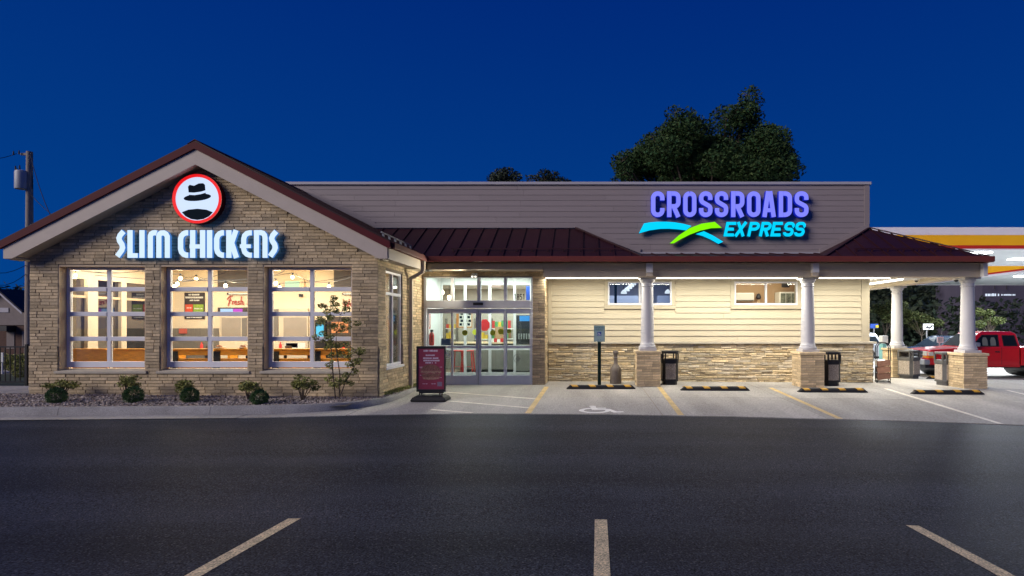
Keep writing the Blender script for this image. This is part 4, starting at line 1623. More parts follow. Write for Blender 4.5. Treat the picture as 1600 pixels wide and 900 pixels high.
for x0, x1, y, z, lab in ((-0.49, 1.28, 14.2, 0.035, 'black and yellow wheel stop in front of the smoking post and the disabled parking sign'),
                          (2.4, 4.14, 13.97, 0.02, 'black and yellow wheel stop in the open bay right of the first bin'),
                          (5.31, 7.04, 13.82, 0.005, 'black and yellow wheel stop in front of the second bin and the middle column'),
                          (8.07, 9.85, 13.68, -0.015, 'black and yellow wheel stop in front of the corner column')):
    wheel_stop(x0, x1, y, conc_z((x0 + x1) / 2, y) + 0.001, lab)
wheel_stop(11.05, 12.2, 17.9, conc_z(11.6, 18) + 0.002, 'far black and yellow wheel stop in front of the red pickup nose', 3)

# ------------------------------------------------------------------ disabled parking sign
sx0, sy0 = wx(936.5, 14.85), 14.85
zg = conc_z(sx0, sy0)
t = thing('parking_sign', 'pale disabled parking sign with blue wheelchair emblem on a green post', 'sign', (sx0, sy0, zg))
M['greenpost'] = mat('dark_green_post', (0.012, 0.035, 0.022), 0.5, 0.3)
b = MB().box(sx0 - 0.045, sx0 - 0.018, sy0 - 0.015, sy0 + 0.015, zg - 0.02, zg + 1.62).box(sx0 + 0.018, sx0 + 0.045, sy0 - 0.015, sy0 + 0.015, zg - 0.02, zg + 1.62).box(sx0 - 0.018, sx0 + 0.018, sy0 + 0.005, sy0 + 0.015, zg - 0.02, zg + 1.62)
b.build('post', M['greenpost'], t)
M['plate'] = mat('pale_green_plate', (0.30, 0.42, 0.44), 0.35, var=0.05, scale=6)
M['greenink'] = mat('green_ink', (0.03, 0.14, 0.09), 0.5)
M['blue'] = mat('blue_panel', (0.012, 0.06, 0.34), 0.45)
za, zb = wz(534, sy0), wz(508.5, sy0)
MB().box(sx0 - 0.147, sx0 + 0.147, sy0 - 0.02, sy0 - 0.016, za, zb).build('plate', M['plate'], t, bevel=0.0)
b = MB()
for q in ((sx0 - 0.14, sx0 + 0.14, zb - 0.014, zb - 0.007), (sx0 - 0.14, sx0 + 0.14, za + 0.007, za + 0.014), (sx0 - 0.14, sx0 - 0.133, za + 0.014, zb - 0.014), (sx0 + 0.133, sx0 + 0.14, za + 0.014, zb - 0.014)):
    b.box(q[0], q[1], sy0 - 0.0215, sy0 - 0.0202, q[2], q[3])
b.build('border', M['greenink'], t)
text_part('lettering', 'RESERVED', 0.062, (sx0, sy0 - 0.0215, zb - 0.062), M['greenink'], t, sx=0.78)
text_part('lettering', 'PARKING', 0.062, (sx0, sy0 - 0.0215, zb - 0.122), M['greenink'], t, sx=0.78)
MB().box(sx0 - 0.052, sx0 + 0.052, sy0 - 0.0215, sy0 - 0.0202, za + 0.16, za + 0.265).build('emblem_panel', M['blue'], t)
b = MB()
isa(b, lambda u, v: (sx0 - 0.04 + 0.08 * u, sy0 - 0.0225, za + 0.17 + 0.085 * v), 0.1)
b.build('wheelchair_emblem', M['white'], t)
text_part('lettering', '<   >', 0.05, (sx0, sy0 - 0.0215, za + 0.05), M['greenink'], t)

# ------------------------------------------------------------------ smoking post
ax, ay = wx(962, 15.5), 15.5
t = thing('smoking_post', 'taupe bottle-shaped cigarette post between the parking sign and first column', 'ash bin', (ax, ay, back_z(0.8)))
z0 = back_z(0.8)
MB().lathe((ax, ay, z0), [(0.155, 0.0), (0.16, 0.02), (0.162, 0.36), (0.15, 0.42), (0.12, 0.47), (0.085, 0.51), (0.062, 0.56), (0.056, 0.62), (0.055, 0.80), (0.062, 0.815), (0.062, 0.84)], 28).build('body', M['taupe'], t, smooth=True)
MB().lathe((ax, ay, z0 + 0.84), [(0.074, 0.0), (0.078, 0.02), (0.078, 0.055), (0.065, 0.075), (0.01, 0.085)], 24).build('cap', M['taupe'], t, smooth=True)
b = MB()
for k in range(10):
    a = R(36 * k)
    p = Vector((ax + 0.057 * math.cos(a), ay + 0.057 * math.sin(a), z0 + 0.73))
    b.box(p.x - 0.006, p.x + 0.006, p.y - 0.006, p.y + 0.006, p.z, p.z + 0.012)
b.build('vent_hole', M['white'], t)

# ------------------------------------------------------------------ litter bins
def litter_bin(loc, rz, label, mframe, w=0.45, h=0.93):
    t = thing('litter_bin', label, 'litter bin', loc, 'litter bins with stone-chip panels under the porch')
    OFF[t.name] = Vector((0, 0, 0))
    hw = w / 2
    c = 0.07
    oc = lambda s: [(-s + c, -s), (s - c, -s), (s, -s + c), (s, s - c), (s - c, s), (-s + c, s), (-s, s - c), (-s, -s + c)]
    def ring(s, z0, z1, nm, m, bv=0.006):
        b = MB()
        b.prism(oc(s), z0, z1, lambda u, v, a: (u, v, a))
        return b.build(nm, m, t, fix=True, bevel=bv)
    ring(hw - 0.035, 0.0, 0.10, 'base', mframe)
    ring(hw - 0.012, 0.10, 0.60, 'body', mframe)
    ring(hw - 0.002, 0.10, 0.14, 'bottom_rail', mframe)
    ring(hw + 0.004, 0.60, 0.66, 'collar', mframe)
    for k in range(4):
        b = MB()
        b.box(-hw + 0.085, hw - 0.085, -hw + 0.0, -hw + 0.02, 0.155, 0.585)
        o = b.build('stone_panel', M['aggregate'], t, bevel=0.006)
        o.rotation_euler = (0, 0, R(90 * k))
    for k in range(8):
        p = oc(hw - 0.004)[k]
        b = MB()
        b.bar((p[0] * 0.965, p[1] * 0.965, 0.66), (p[0] * 0.965, p[1] * 0.965, 0.86), 0.035, 0.035, up=(0, 1, 0))
        b.build('hood_post', mframe, t)
    ring(hw - 0.005, 0.66, 0.705, 'hood_rim', mframe)
    ring(hw + 0.002, 0.86, h, 'hood', mframe, 0.015)
    t.rotation_euler = (0, 0, rz)
    return t


litter_bin((wx(1046, 15.35), 15.35, back_z(2.4)), 0, 'black litter bin with stone-chip panel tight against the first column pier', M['black'])
litter_bin((wx(1297, 15.35), 15.35, back_z(6.8)), 0, 'black litter bin with stone-chip panel to the right of the middle column', M['black'])
litter_bin((wx(1420, 17.95), 17.95, conc_z(10.4, 17.95)), R(28), 'grey litter bin turned cornerwise beside the set-back column', M['greybin'], 0.52)
litter_bin((wx(1480, 15.55) - 0.02, 15.6, conc_z(10, 15.5)), R(8), 'grey litter bin half hidden behind the corner column pier', M['greybin'], 0.44)

# ------------------------------------------------------------------ firewood rack at the wall end
t = thing('wood_rack', 'arched iron rack with weathered wooden slats at the right end of the stone wall', 'rack', (8.62, 16.5, 0.0))
OFF[t.name] = Vector((0, 0, 0))
zr = conc_z(8.6, 16.4)
for dy in (0, 0.32):
    pts = [(-0.17, dy, 0.0), (-0.17, dy, 1.0)] + [(-0.17 * math.cos(R(a)), dy, 1.0 + 0.17 * math.sin(R(a))) for a in range(15, 180, 15)] + [(0.17, dy, 1.0), (0.17, dy, 0.0)]
    MB().tube(pts, 0.014, 8).build('hoop', M['iron'], t, smooth=True)
MB().bar((-0.17, 0, 0.04), (0.17, 0, 0.04), 0.02, 0.02).bar((-0.17, 0.32, 0.04), (0.17, 0.32, 0.04), 0.02, 0.02).bar((-0.17, 0, 0.04), (-0.17, 0.32, 0.04), 0.02, 0.02).bar((0.17, 0, 0.04), (0.17, 0.32, 0.04), 0.02, 0.02).build('bottom_frame', M['iron'], t)
for k in range(3):
    z = 0.10 + k * 0.19
    b = MB()
    b.bar((-0.165, -0.02, z + 0.06), (0.165, -0.02, z + 0.115), 0.02, 0.165)
    b.build('slat', M['oldwood'], t, bevel=0.004)
    MB().bar((-0.165, 0.335, z + 0.08), (0.165, 0.335, z + 0.09), 0.02, 0.165).build('slat', M['oldwood'], t, bevel=0.004)
t.location = (8.62, 16.05, zr)
t.rotation_euler = (0, 0, R(-20))
b = MB()
r = random.Random(5)
for k in range(9):
    b.bar((8.52 + 0.09 * (k % 3), 16.1 + r.uniform(0, 0.02), zr + 0.52 + 0.05 * (k // 3)), (8.56 + 0.09 * (k % 3), 16.35, zr + 0.53 + 0.05 * (k // 3)), 0.08, 0.06)
tag(b.build('ice_bags', M['white'], None, bevel=0.02), 'white bundles lying in the arched rack by the stone wall', 'bundles')

# ------------------------------------------------------------------ sidewalk poster stand
DX = 12.30
t = thing('poster_stand', 'black framed maroon food poster on a rolling base beside the entrance', 'poster stand', (wx(673.5, DX), DX, conc_z(-3.4, DX)))
zg = conc_z(-3.4, DX)
xa, xb = wx(651, DX), wx(696.5, DX)
za, zb = wz(612, DX), wz(541, DX)
pj = lambda px, py: (wx(630 + px / 8.19, DX), wz(530 + py / 8.19, DX))
b = MB()
b.box(xa, xb, DX - 0.025, DX + 0.025, zb - 0.05, zb).box(xa, xb, DX - 0.025, DX + 0.025, za, za + 0.055)
b.box(xa, xa + 0.035, DX - 0.025, DX + 0.025, za + 0.055, zb - 0.05).box(xb - 0.035, xb, DX - 0.025, DX + 0.025, za + 0.055, zb - 0.05)
b.build('frame', M['black'], t, bevel=0.008)
M['poster'] = mat('maroon_poster', (0.26, 0.035, 0.070), 0.4, var=0.15, scale=3)
M['print1'] = mat('pale_violet_print', (0.62, 0.52, 0.62), 0.5)
M['print2'] = mat('brown_print', (0.20, 0.085, 0.065), 0.5, var=0.5, scale=30)
M['print3'] = mat('tan_print', (0.32, 0.18, 0.13), 0.5, var=0.5, scale=40)
M['print4'] = mat('grey_print', (0.20, 0.15, 0.22), 0.5, var=0.2, scale=60)
MB().box(xa + 0.03, xb - 0.03, DX - 0.008, DX + 0.008, za + 0.05, zb - 0.045).build('poster', M['poster'], t)
b = MB()
r = random.Random(3)


def words(b, px0, px1, py, h, y, f, seed):
    """illegible lines of print: runs of small strokes"""
    r = random.Random(seed)
    x = px0
    while x < px1:
        wd = r.uniform(0.35, 0.95) * h
        if r.random() < 0.16:
            x += h * 0.5
            continue
        a, c = f(x, py + h * r.uniform(0, 0.15)), f(min(px1, x + wd), py + h)
        b.quad((a[0], y, c[1]), (c[0], y, c[1]), (c[0], y, a[1]), (a[0], y, a[1]))
        x += wd + h * 0.16


for px0, px1, py, h, sd in ((262, 440, 136, 24, 1), (290, 408, 196, 18, 2), (256, 450, 232, 20, 3), (240, 466, 262, 20, 4), (286, 424, 292, 18, 5), (210, 258, 352, 8, 6), (210, 250, 362, 8, 7), (470, 500, 352, 8, 8), (250, 312, 566, 8, 9), (362, 420, 566, 8, 10), (216, 248, 456, 8, 11), (470, 496, 486, 8, 12)):
    words(b, px0, px1, py, h, DX - 0.0095, pj, sd)
b.build('print', M['print1'], t)
def flat(pts, y, m, nm='print', par=t):
    b = MB()
    b.prism([pj(*p) for p in pts], y - 0.0008, y, lambda u, v, a: (u, a, v))
    b.build(nm, m, par, fix=True)
flat([(228, 400)] + [(350 + 125 * math.cos(R(a)), 400 - 78 * math.sin(R(a))) for a in range(165, 0, -15)] + [(478, 400)], DX - 0.009, M['print2'])
flat([(222, 404), (486, 404), (492, 425), (470, 436), (440, 426), (400, 440), (350, 428), (300, 440), (250, 428), (226, 432)], DX - 0.0092, M['print3'])
flat([(246, 440), (470, 438), (486, 462), (470, 480), (250, 484), (232, 464)], DX - 0.009, M['print2'])
flat([(250, 488), (466, 486), (460, 506), (400, 516), (300, 516), (256, 508)], DX - 0.0092, M['print3'])
flat([(438, 545), (498, 545), (498, 602), (438, 602)], DX - 0.009, M['print4'])
b = MB()
for px in (213, 238, 470, 498):
    x = pj(px, 0)[0]
    b.box(x - 0.012, x + 0.012, DX - 0.012, DX + 0.012, zg + 0.12, za + 0.01)
b.build('post', M['black'], t)
b = MB()
b.box(pj(205, 0)[0], pj(520, 0)[0], DX - 0.02, DX + 0.02, za - 0.03, za - 0.002)
b.build('bracket', M['black'], t)
b = MB()
x0, x1 = pj(132, 0)[0], pj(572, 0)[0]
for z, s in ((0.0, 1.0), (0.035, 1.02), (0.09, 0.92), (0.125, 0.74)):
    for a in ((-1, -1), (1, -1), (1, 1), (-1, 1)):
        b.v.append(((x0 + x1) / 2 + a[0] * (x1 - x0) / 2 * s, DX + 0.02 + a[1] * 0.24 * s, zg + z + 0.002))
for i in range(3):
    for j in range(4):
        b.f.append([i * 4 + j, i * 4 + (j + 1) % 4, i * 4 + 4 + (j + 1) % 4, i * 4 + 4 + j])
        b.m.append(0)
b.f += [[3, 2, 1, 0], [12, 13, 14, 15]]
b.m += [0, 0]
b.build('base', M['rubber'], t, bevel=0.025, seg=3)

# ------------------------------------------------------------------ restaurant room behind the three windows
RB = 15.9
M['ceil'] = mat('cream_ceiling', (0.72, 0.66, 0.55), 0.8)
M['nightglass'] = mat('dark_glass', (0.22, 0.22, 0.24), 0.03, 1.0)


def struct(b, name, m, **k):
    return kind(b.build(name, m, None, **k), 'structure')


struct(MB().box(-11.9, -4.7, 12.29, RB, -0.02, 0.06), 'restaurant_floor', M['floor'])
struct(MB().box(-11.9, -4.7, 12.29, RB + 0.1, 3.3, 3.34), 'restaurant_ceiling', M['ceil'])
struct(MB().box(-11.9, -4.5, RB, RB + 0.1, 0.06, 3.3), 'restaurant_back_wall', M['intwall'])
struct(MB().box(-11.88, -10.5, RB - 0.02, RB - 0.001, 0.06, 1.59), 'wainscot', M['wainscot'])
# left wall with its own windows to the night
lw = MB()
gaps = [(12.32, 13.22), (13.5, 14.18), (14.34, 15.6)]
ys = [12.285] + [v for g in gaps for v in g] + [RB]
for i in range(0, len(ys), 2):
    lw.box(-12.0, -11.86, ys[i], ys[i + 1], 0.75, 2.78)
lw.box(-12.0, -11.86, 12.285, RB, -0.1, 0.75).box(-12.0, -11.86, 12.285, RB, 2.78, 3.32)
lw = struct(lw, 'restaurant_left_wall', M['intwall'])
for a, c in gaps:
    MB().box(-11.95, -11.944, a, c, 0.75, 2.78).build('pane', M['nightglass'], lw)
    MB().box(-11.93, -11.9, a, c, 2.33, 2.39).build('muntin', M['jamb'], lw)
struct(MB().box(-12.0, -11.862, RB + 0.1, YP, 0, 3.3), 'wing_end_wall', M['intwall'])
struct(MB().box(-4.84, -4.76, 13.65, RB, 0.06, 3.3), 'partition', M['intwall'])
area('dining_light', (-10.4, 13.6, 3.22), (2.2, 1.8), 115, (1.0, 0.93, 0.82))
area('dining_light', (-8.2, 13.7, 3.22), (1.8, 1.8), 95, (1.0, 0.93, 0.82))
area('dining_light', (-6.1, 13.7, 3.22), (1.8, 1.8), 110, (1.0, 0.93, 0.82))

# booth benches along the windows
for px0, px1, lab in ((113, 168, 'honey wood bench back at the left pane of the left window'), (176, 227.5, 'honey wood bench back at the right pane of the left window'),
                      (268, 327, 'honey wood bench at the left pane of the middle window'), (334, 388, 'honey wood bench with food baskets at the right pane of the middle window'),
                      (426, 485, 'honey wood bench at the left pane of the right window'), (491, 551, 'honey wood bench behind the young tree in the right window')):
    D_ = 12.62
    x0, x1 = wx(px0, D_), wx(px1, D_)
    t = thing('bench', lab, 'bench', ((x0 + x1) / 2, D_, 0.06), 'wooden benches along the restaurant windows')
    solid = px0 < 230
    MB().box(x0, x1, D_, D_ + 0.045, 1.0 if not solid else 0.86, 1.12).build('back_plank', M['wood'], t, bevel=0.006)
    MB().box(x0, x1, D_, D_ + 0.045, 0.66, 0.93 if not solid else 0.855).build('back_plank', M['wood'], t, bevel=0.006)
    MB().box(x0, x1, D_ - 0.05, D_ + 0.10, 1.122, 1.15).build('top_rail', M['wood'], t, bevel=0.006)
    MB().box(x0 + 0.02, x1 - 0.02, D_ + 0.05, D_ + 0.5, 0.48, 0.52).build('seat', M['wood'], t, bevel=0.006)
    for xx0 in (x0 + 0.03, x1 - 0.09):
        MB().box(xx0, xx0 + 0.06, D_ + 0.046, D_ + 0.1, 0.061, 1.12).build('leg', M['iron'], t)
    if not solid:
        MB().box(x0 + 0.0, x0 + 0.15, D_ - 0.04, D_ - 0.002, 0.62, 1.09).build('end_panel', M['iron'], t)

# string of bulbs
def bulb_string(pts, label):
    t = thing('string_light', label, 'string light', pts[0], 'strings of warm bulbs in the restaurant')
    dense = []
    for a, c in zip(pts[:-1], pts[1:]):
        a, c = Vector(a), Vector(c)
        dense += [a.lerp(c, k / 6) - Vector((0, 0, 0.10 * math.sin(math.pi * k / 6))) for k in range(6)]
    dense.append(Vector(pts[-1]))
    MB().tube(dense, 0.007, 5).build('cord', M['black'], t)
    for a in pts[1:-1]:
        MB().cyl(a, (a[0], a[1], a[2] - 0.07), 0.018, 0.02, 8).build('socket', M['black'], t)
        MB().sphere((a[0], a[1], a[2] - 0.115), 0.04, 12, 8, sz=1.25).build('bulb', M['bulb'], t, smooth=True)
        l = bpy.data.lights.new('bulb_light', 'POINT')
        l.energy, l.color, l.shadow_soft_size = 16, (1.0, 0.78, 0.48), 0.03
        lo = bpy.data.objects.new('bulb_light', l)
        lo.location = (a[0], a[1], a[2] - 0.205)
        COL.objects.link(lo)


def bp(px, py, D_): return (wx(px, D_), D_, wz(py, D_) + 0.115)


bulb_string([(-11.5, 13.6, 3.2), bp(282, 435, 14.2), bp(306.5, 436, 15.0), bp(352.5, 446.5, 13.6), bp(420, 438, 13.2), (-6.8, 13.0, 3.2)], 'string of warm bulbs sagging across the middle window')
bulb_string([(-9.6, 15.2, 3.25), bp(272.5, 448, 13.5), bp(277, 443.5, 14.0), bp(457, 433, 15.0), bp(514, 448, 13.8), (-5.0, 13.4, 3.2)], 'string of warm bulbs sagging across the right window')
bulb_string([(-11.7, 15.2, 3.25), bp(117, 430, 12.9), bp(133, 436, 13.4), bp(431, 442.5, 13.8), bp(437, 449.5, 14.2), (-6.0, 15.4, 3.2)], 'string of warm bulbs at the top left of the left window')

# things on the back wall
def wq(px0, px1, py0, py1, D_): return wx(px0, D_), wx(px1, D_), wz(py1, D_), wz(py0, D_)


D_ = RB - 0.03
x0, x1, z0, z1 = wq(288, 319.5, 457, 498.5, D_)
t = thing('menu_poster', 'black framed poster with red and green panels on the cream wall of the middle window', 'poster', ((x0 + x1) / 2, D_, z0))
MB().box(x0, x1, D_, D_ + 0.025, z0, z1).build('board', M['darkbrown'], t, bevel=0.004)
M['pred'] = mat('red_print', (0.62, 0.09, 0.03), 0.5, var=0.3, scale=14)
M['pgreen'] = mat('green_print', (0.24, 0.36, 0.04), 0.5, var=0.35, scale=14)
f = lambda u, v: (x0 + (x1 - x0) * u, z1 - (z1 - z0) * v)
for u0, u1, v0, v1, m in ((0.05, 0.42, 0.45, 0.86, 'pred'), (0.45, 0.95, 0.45, 0.86, 'pgreen')):
    a, c = f(u0, v0), f(u1, v1)
    MB().box(a[0], c[0], D_ - 0.003, D_ - 0.001, c[1], a[1]).build('print', M[m], t)
b = MB()
for k, (u0, u1, v, h) in enumerate(((0.22, 0.75, 0.05, 0.06), (0.06, 0.94, 0.15, 0.07), (0.25, 0.75, 0.27, 0.05), (0.12, 0.88, 0.92, 0.04), (0.1, 0.36, 0.55, 0.05), (0.5, 0.9, 0.58, 0.05), (0.5, 0.85, 0.72, 0.05))):
    words(b, u0, u1, v, h, D_ - 0.0045, f, 50 + k)
b.build('print', M['decalw'], t)

M['neon'] = emis('red_neon', (0.85, 0.16, 0.10), 0.6)
def neon(name, label, strokes, ox, oz, s, y):
    t = thing(name, label, 'neon sign', (ox, y, oz))
    b = MB()
    for st in strokes:
        b.tube([(ox + u * s, y, oz + v * s) for u, v in st], 0.013, 6)
    b.build('tube', M['neon'], t, smooth=True)
    MB().box(ox, ox + s * 1.9, y + 0.02, y + 0.028, oz + 0.24 * s, oz + 0.26 * s).build('rail', M['neon'], t)
FRESH = [[(0.02, 0.62), (0.06, 0.8), (0.2, 0.93), (0.5, 0.97)], [(0.3, 0.95), (0.22, 0.5), (0.08, 0.05)], [(0.12, 0.55), (0.4, 0.6)],
         [(0.45, 0.45), (0.5, 0.5), (0.47, 0.2)], [(0.49, 0.4), (0.58, 0.5), (0.65, 0.47)],
         [(0.68, 0.35), (0.85, 0.42), (0.82, 0.52), (0.72, 0.48), (0.70, 0.28), (0.78, 0.18), (0.92, 0.28)],
         [(1.12, 0.5), (1.0, 0.46), (1.05, 0.36), (1.12, 0.28), (1.05, 0.18), (0.94, 0.24)],
         [(1.32, 0.95), (1.24, 0.18)], [(1.26, 0.36), (1.38, 0.5), (1.46, 0.44), (1.44, 0.2), (1.52, 0.18)]]
neon('neon_sign', 'red script neon reading Fresh on the cream wall of the middle window', FRESH, wx(355, D_), wz(479, D_), 0.31, D_)
neon('neon_sign', 'red script neon half hidden by the young tree in the right window', [[(0.0, 0.9), (0.15, 0.1), (0.3, 0.7), (0.45, 0.1), (0.6, 0.9)], [(0.75, 0.5), (0.95, 0.5), (0.9, 0.2), (0.7, 0.25), (0.75, 0.5)]], wx(536, D_), wz(482, D_), 0.30, D_)


def wallthing(name, label, cat, px0, px1, py0, py1, m, depth=0.03, D_=RB - 0.03, child='panel', extra=()):
    x0, x1, z0, z1 = wq(px0, px1, py0, py1, D_)
    t = thing(name, label, cat, ((x0 + x1) / 2, D_, z0))
    MB().box(x0, x1, D_ - depth, D_ + 0.02, z0, z1).build(child, m, t, bevel=0.004)
    for nm, q, mm in extra:
        a, c, e_, g = wq(*q, D_)
        MB().box(a, c, D_ - depth - 0.006, D_ - depth - 0.001, e_, g).build(nm, mm, t)
    return t


M['scr1'] = emis('pale_blue_screen', (0.42, 0.62, 0.95), 1.0)
M['scr2'] = emis('magenta_screen', (0.55, 0.08, 0.62), 1.0)
M['scr3'] = emis('cyan_cooler_light', (0.10, 0.55, 0.85), 1.0)
M['scr4'] = emis('pale_green_screen', (0.62, 0.85, 0.55), 1.0)
M['greyhatch'] = mat('grey_shutter', (0.30, 0.26, 0.22), 0.5, var=0.08, scale=3)
M['glasspic'] = mat('food_picture', (0.42, 0.17, 0.07), 0.5, var=0.5, scale=9)
wallthing('ceiling_screen', 'dark brown panel under the ceiling at the top right of the middle window', 'panel', 342, 389, 420, 449, M['darkbrown'], 0.06)
wallthing('ceiling_screen', 'dark brown panel under the ceiling at the top right of the right window', 'panel', 523, 560, 421, 449.5, M['darkbrown'], 0.06)
wallthing('slogan_board', 'thin black slogan board above the neon word in the middle window', 'board', 355.5, 392, 457.5, 460.8, M['black'], extra=[('print', (358, 389, 458.3, 460), M['decalw'])])
wallthing('slogan_board', 'thin black slogan board at the right edge of the right window', 'board', 535.5, 556, 457.5, 461, M['black'], extra=[('print', (537, 554, 458.4, 460.2), M['decalw'])])
t = wallthing('menu_screen', 'bright order screen with blue and magenta halves below the neon word', 'screen', 341, 394, 480.5, 489, M['darkbrown'], extra=[('screen', (345.5, 365, 482.5, 488.3), M['scr1']), ('screen', (365.4, 380, 482.5, 488.3), M['scr2'])])
wallthing('order_hatch', 'grey order hatch with a pale frame behind the middle window', 'hatch', 344.5, 388, 495, 527, M['trim'], extra=[('shutter', (347.5, 377.5, 496.5, 526), M['greyhatch']), ('shutter', (379, 387, 496.5, 526), M['wainscot'])])
wallthing('lit_menu', 'glowing pale green menu box high on the wall of the right window', 'menu board', 445.5, 477, 437, 451, M['jamb'], 0.08, extra=[('screen', (447.5, 470.5, 439.5, 450.5), M['scr4'])])
wallthing('wall_camera', 'small dark camera on the cream wall of the right window', 'camera', 468.5, 473, 459.5, 464, M['black'], 0.07)
wallthing('interior_door', 'pale framed glass door on the back wall of the right window', 'door', 436, 482, 482, 590, M['trim'], 0.03, extra=[('glazing', (444, 480, 496, 526.5), M['greyhatch']), ('kick_panel', (446, 478, 535.5, 548), M['decalw']), ('picture', (448, 466, 536, 543), M['glasspic'])])
wallthing('picture_panel', 'dark panel left of the glass door in the right window', 'panel', 426.5, 435, 483, 526, M['wainscot'], 0.02)
wallthing('drink_cooler', 'glowing cyan drinks cooler behind the young tree in the right window', 'cooler', 500, 516, 500, 560, M['black'], 0.3, D_=RB - 0.05, extra=[('screen', (502, 513.5, 506, 526.5), M['scr3'])])
wallthing('food_counter', 'brown food counter behind the young tree in the right window', 'counter', 517, 556, 495, 560, M['darkbrown'], 0.25, D_=RB - 0.05, extra=[('picture', (524, 550, 503, 520), M['glasspic'])])
wallthing('flower_sign', 'red flower-like neon blob on the grey wainscot in the middle window', 'ornament', 281, 292, 513.5, 521, M['neon'], 0.04)
wallthing('window_poster', 'dark green and brown food poster inside the side window of the wing', 'poster', 607, 612, 480, 500, M['black'], 0.02, D_=15.4) if False else None
# poster in the side window
t = thing('window_poster', 'green and brown food poster hung inside the side window of the wing', 'poster', (XR - 0.12, 13.28, 1.2))
M['dgreen'] = mat('dark_green_print', (0.05, 0.09, 0.06), 0.5, var=0.2, scale=8)
MB().box(XR - 0.115, XR - 0.11, 13.08, 13.46, 1.72, 2.08).build('print', M['dgreen'], t)
MB().box(XR - 0.115, XR - 0.11, 13.08, 13.46, 1.2, 1.715).build('picture', M['glasspic'], t)
b = MB()
for k, z in enumerate((1.98, 1.90, 1.82)):
    words(b, 0.1, 0.9, 0, 0.055, XR - 0.109, lambda u, v, z=z: (13.08 + 0.38 * u, z - v), 80 + k)
b.v = [(v[1], v[0], v[2]) for v in b.v]
b.build('print', M['decalw'], t)
# food baskets on the bench
for px, lab in ((346, 'small food basket on the bench of the middle window, left of the other'), (381, 'larger food basket on the bench at the right edge of the middle window')):
    x = wx(px, 12.7)
    t = thing('food_basket', lab, 'food basket', (x, 12.66, 1.152), 'food baskets on the bench')
    MB().lathe((x, 12.66, 1.152), [(0.06, 0), (0.10, 0.035)], 12).build('basket', M['decalw'], t, smooth=True)
    b = MB()
    for k in range(6):
        b.sphere((x + rng.uniform(-0.06, 0.06), 12.66 + rng.uniform(-0.04, 0.04), 1.19 + rng.uniform(0, 0.02)), 0.028, 7, 5)
    b.build('food', M['glasspic'], t, smooth=True)

# ------------------------------------------------------------------ vestibule and shop behind the doors
VI = 16.9
M['shopwall'] = mat('pale_shop_wall', (0.50, 0.47, 0.41), 0.6, var=0.06, scale=2)
struct(MB().box(-4.65, -1.2, YD + 0.1, VI, -0.02, 0.05).box(-8.0, -0.85, VI, 24, -0.02, 0.05), 'shop_floor', M['floor'])
struct(MB().box(-4.65, -0.85, YD + 0.26, VI + 0.2, 3.2, 3.24).box(-8.0, -0.85, VI + 0.2, 24, 3.2, 3.24), 'shop_ceiling', M['intwhite'])
struct(MB().box(-4.6, -4.46, YD + 0.26, VI + 0.2, 0.05, 3.2), 'vestibule_left_wall', M['intwhite'])
struct(MB().box(-1.43, -1.34, YD + 0.26, VI + 0.1, 0.05, 3.2), 'vestibule_right_wall', M['intwhite'])
struct(MB().box(-8.0, -0.8, 23.6, 23.7, 0.05, 3.2), 'shop_back_wall', M['shopwall'])
struct(MB().box(-8.0, -7.9, 17.0, 23.6, 0.05, 3.2), 'shop_left_wall', M['intwall'])
struct(MB().box(-0.9, -0.8, 17.2, 23.6, 0.05, 3.2), 'shop_right_wall', M['intwhite'])
area('vestibule_light', (-2.9, 16.1, 3.14), (2.4, 1.0), 120, (0.93, 1.0, 0.93))
area('shop_light', (-3.4, 18.6, 3.14), (3.4, 1.4), 230, (0.95, 1.0, 0.92))
area('shop_light', (-3.4, 21.6, 3.14), (4.4, 1.6), 230, (1.0, 0.95, 0.85))
t = thing('inner_doors', 'white framed inner sliding doors seen through the entrance glass', 'door', (-2.9, VI, 0.05))
b = MB()
vx = lambda px: wx(px, VI)
for a, c in ((688, 691), (724.5, 728.5), (763, 767.5), (802, 806), (828, 831)):
    b.box(vx(a), vx(c), VI, VI + 0.06, 0.05, 3.15)
b.build('stile', M['white'], t, bevel=0.004)
b = MB()
for z0, z1 in ((0.08, 0.24), (0.92, 1.06), (2.28, 2.42), (2.9, 3.15)):
    b.box(vx(688), vx(831), VI + 0.006, VI + 0.054, z0, z1)
b.build('rail', M['white'], t)
for a, c in ((691, 724.5), (728.5, 763), (767.5, 802), (806, 828)):
    MB().box(vx(a), vx(c), VI + 0.03, VI + 0.034, 0.24, 2.28).build('pane', M['glassd'], t)
for px, py in ((742.5, 519),):
    b = MB()
    b.prism([(vx(px) + 0.085 * math.cos(R(k * 18)), wz(py, VI) + 0.085 * math.sin(R(k * 18))) for k in range(20)], VI - 0.012, VI - 0.01, lambda u, v, a: (u, a, v))
    b.build('round_decal', M['decal'], t, fix=True)
M['red'] = mat('red_paint', (0.55, 0.03, 0.03), 0.4)
b = MB()
b.prism([(vx(757.5) + 0.16 * math.cos(R(k * 45 + 22.5)), wz(508, VI) + 0.19 * math.sin(R(k * 45 + 22.5))) for k in range(8)], VI - 0.014, VI - 0.011, lambda u, v, a: (u, a, v))
b.build('stop_decal', M['red'], t, fix=True)
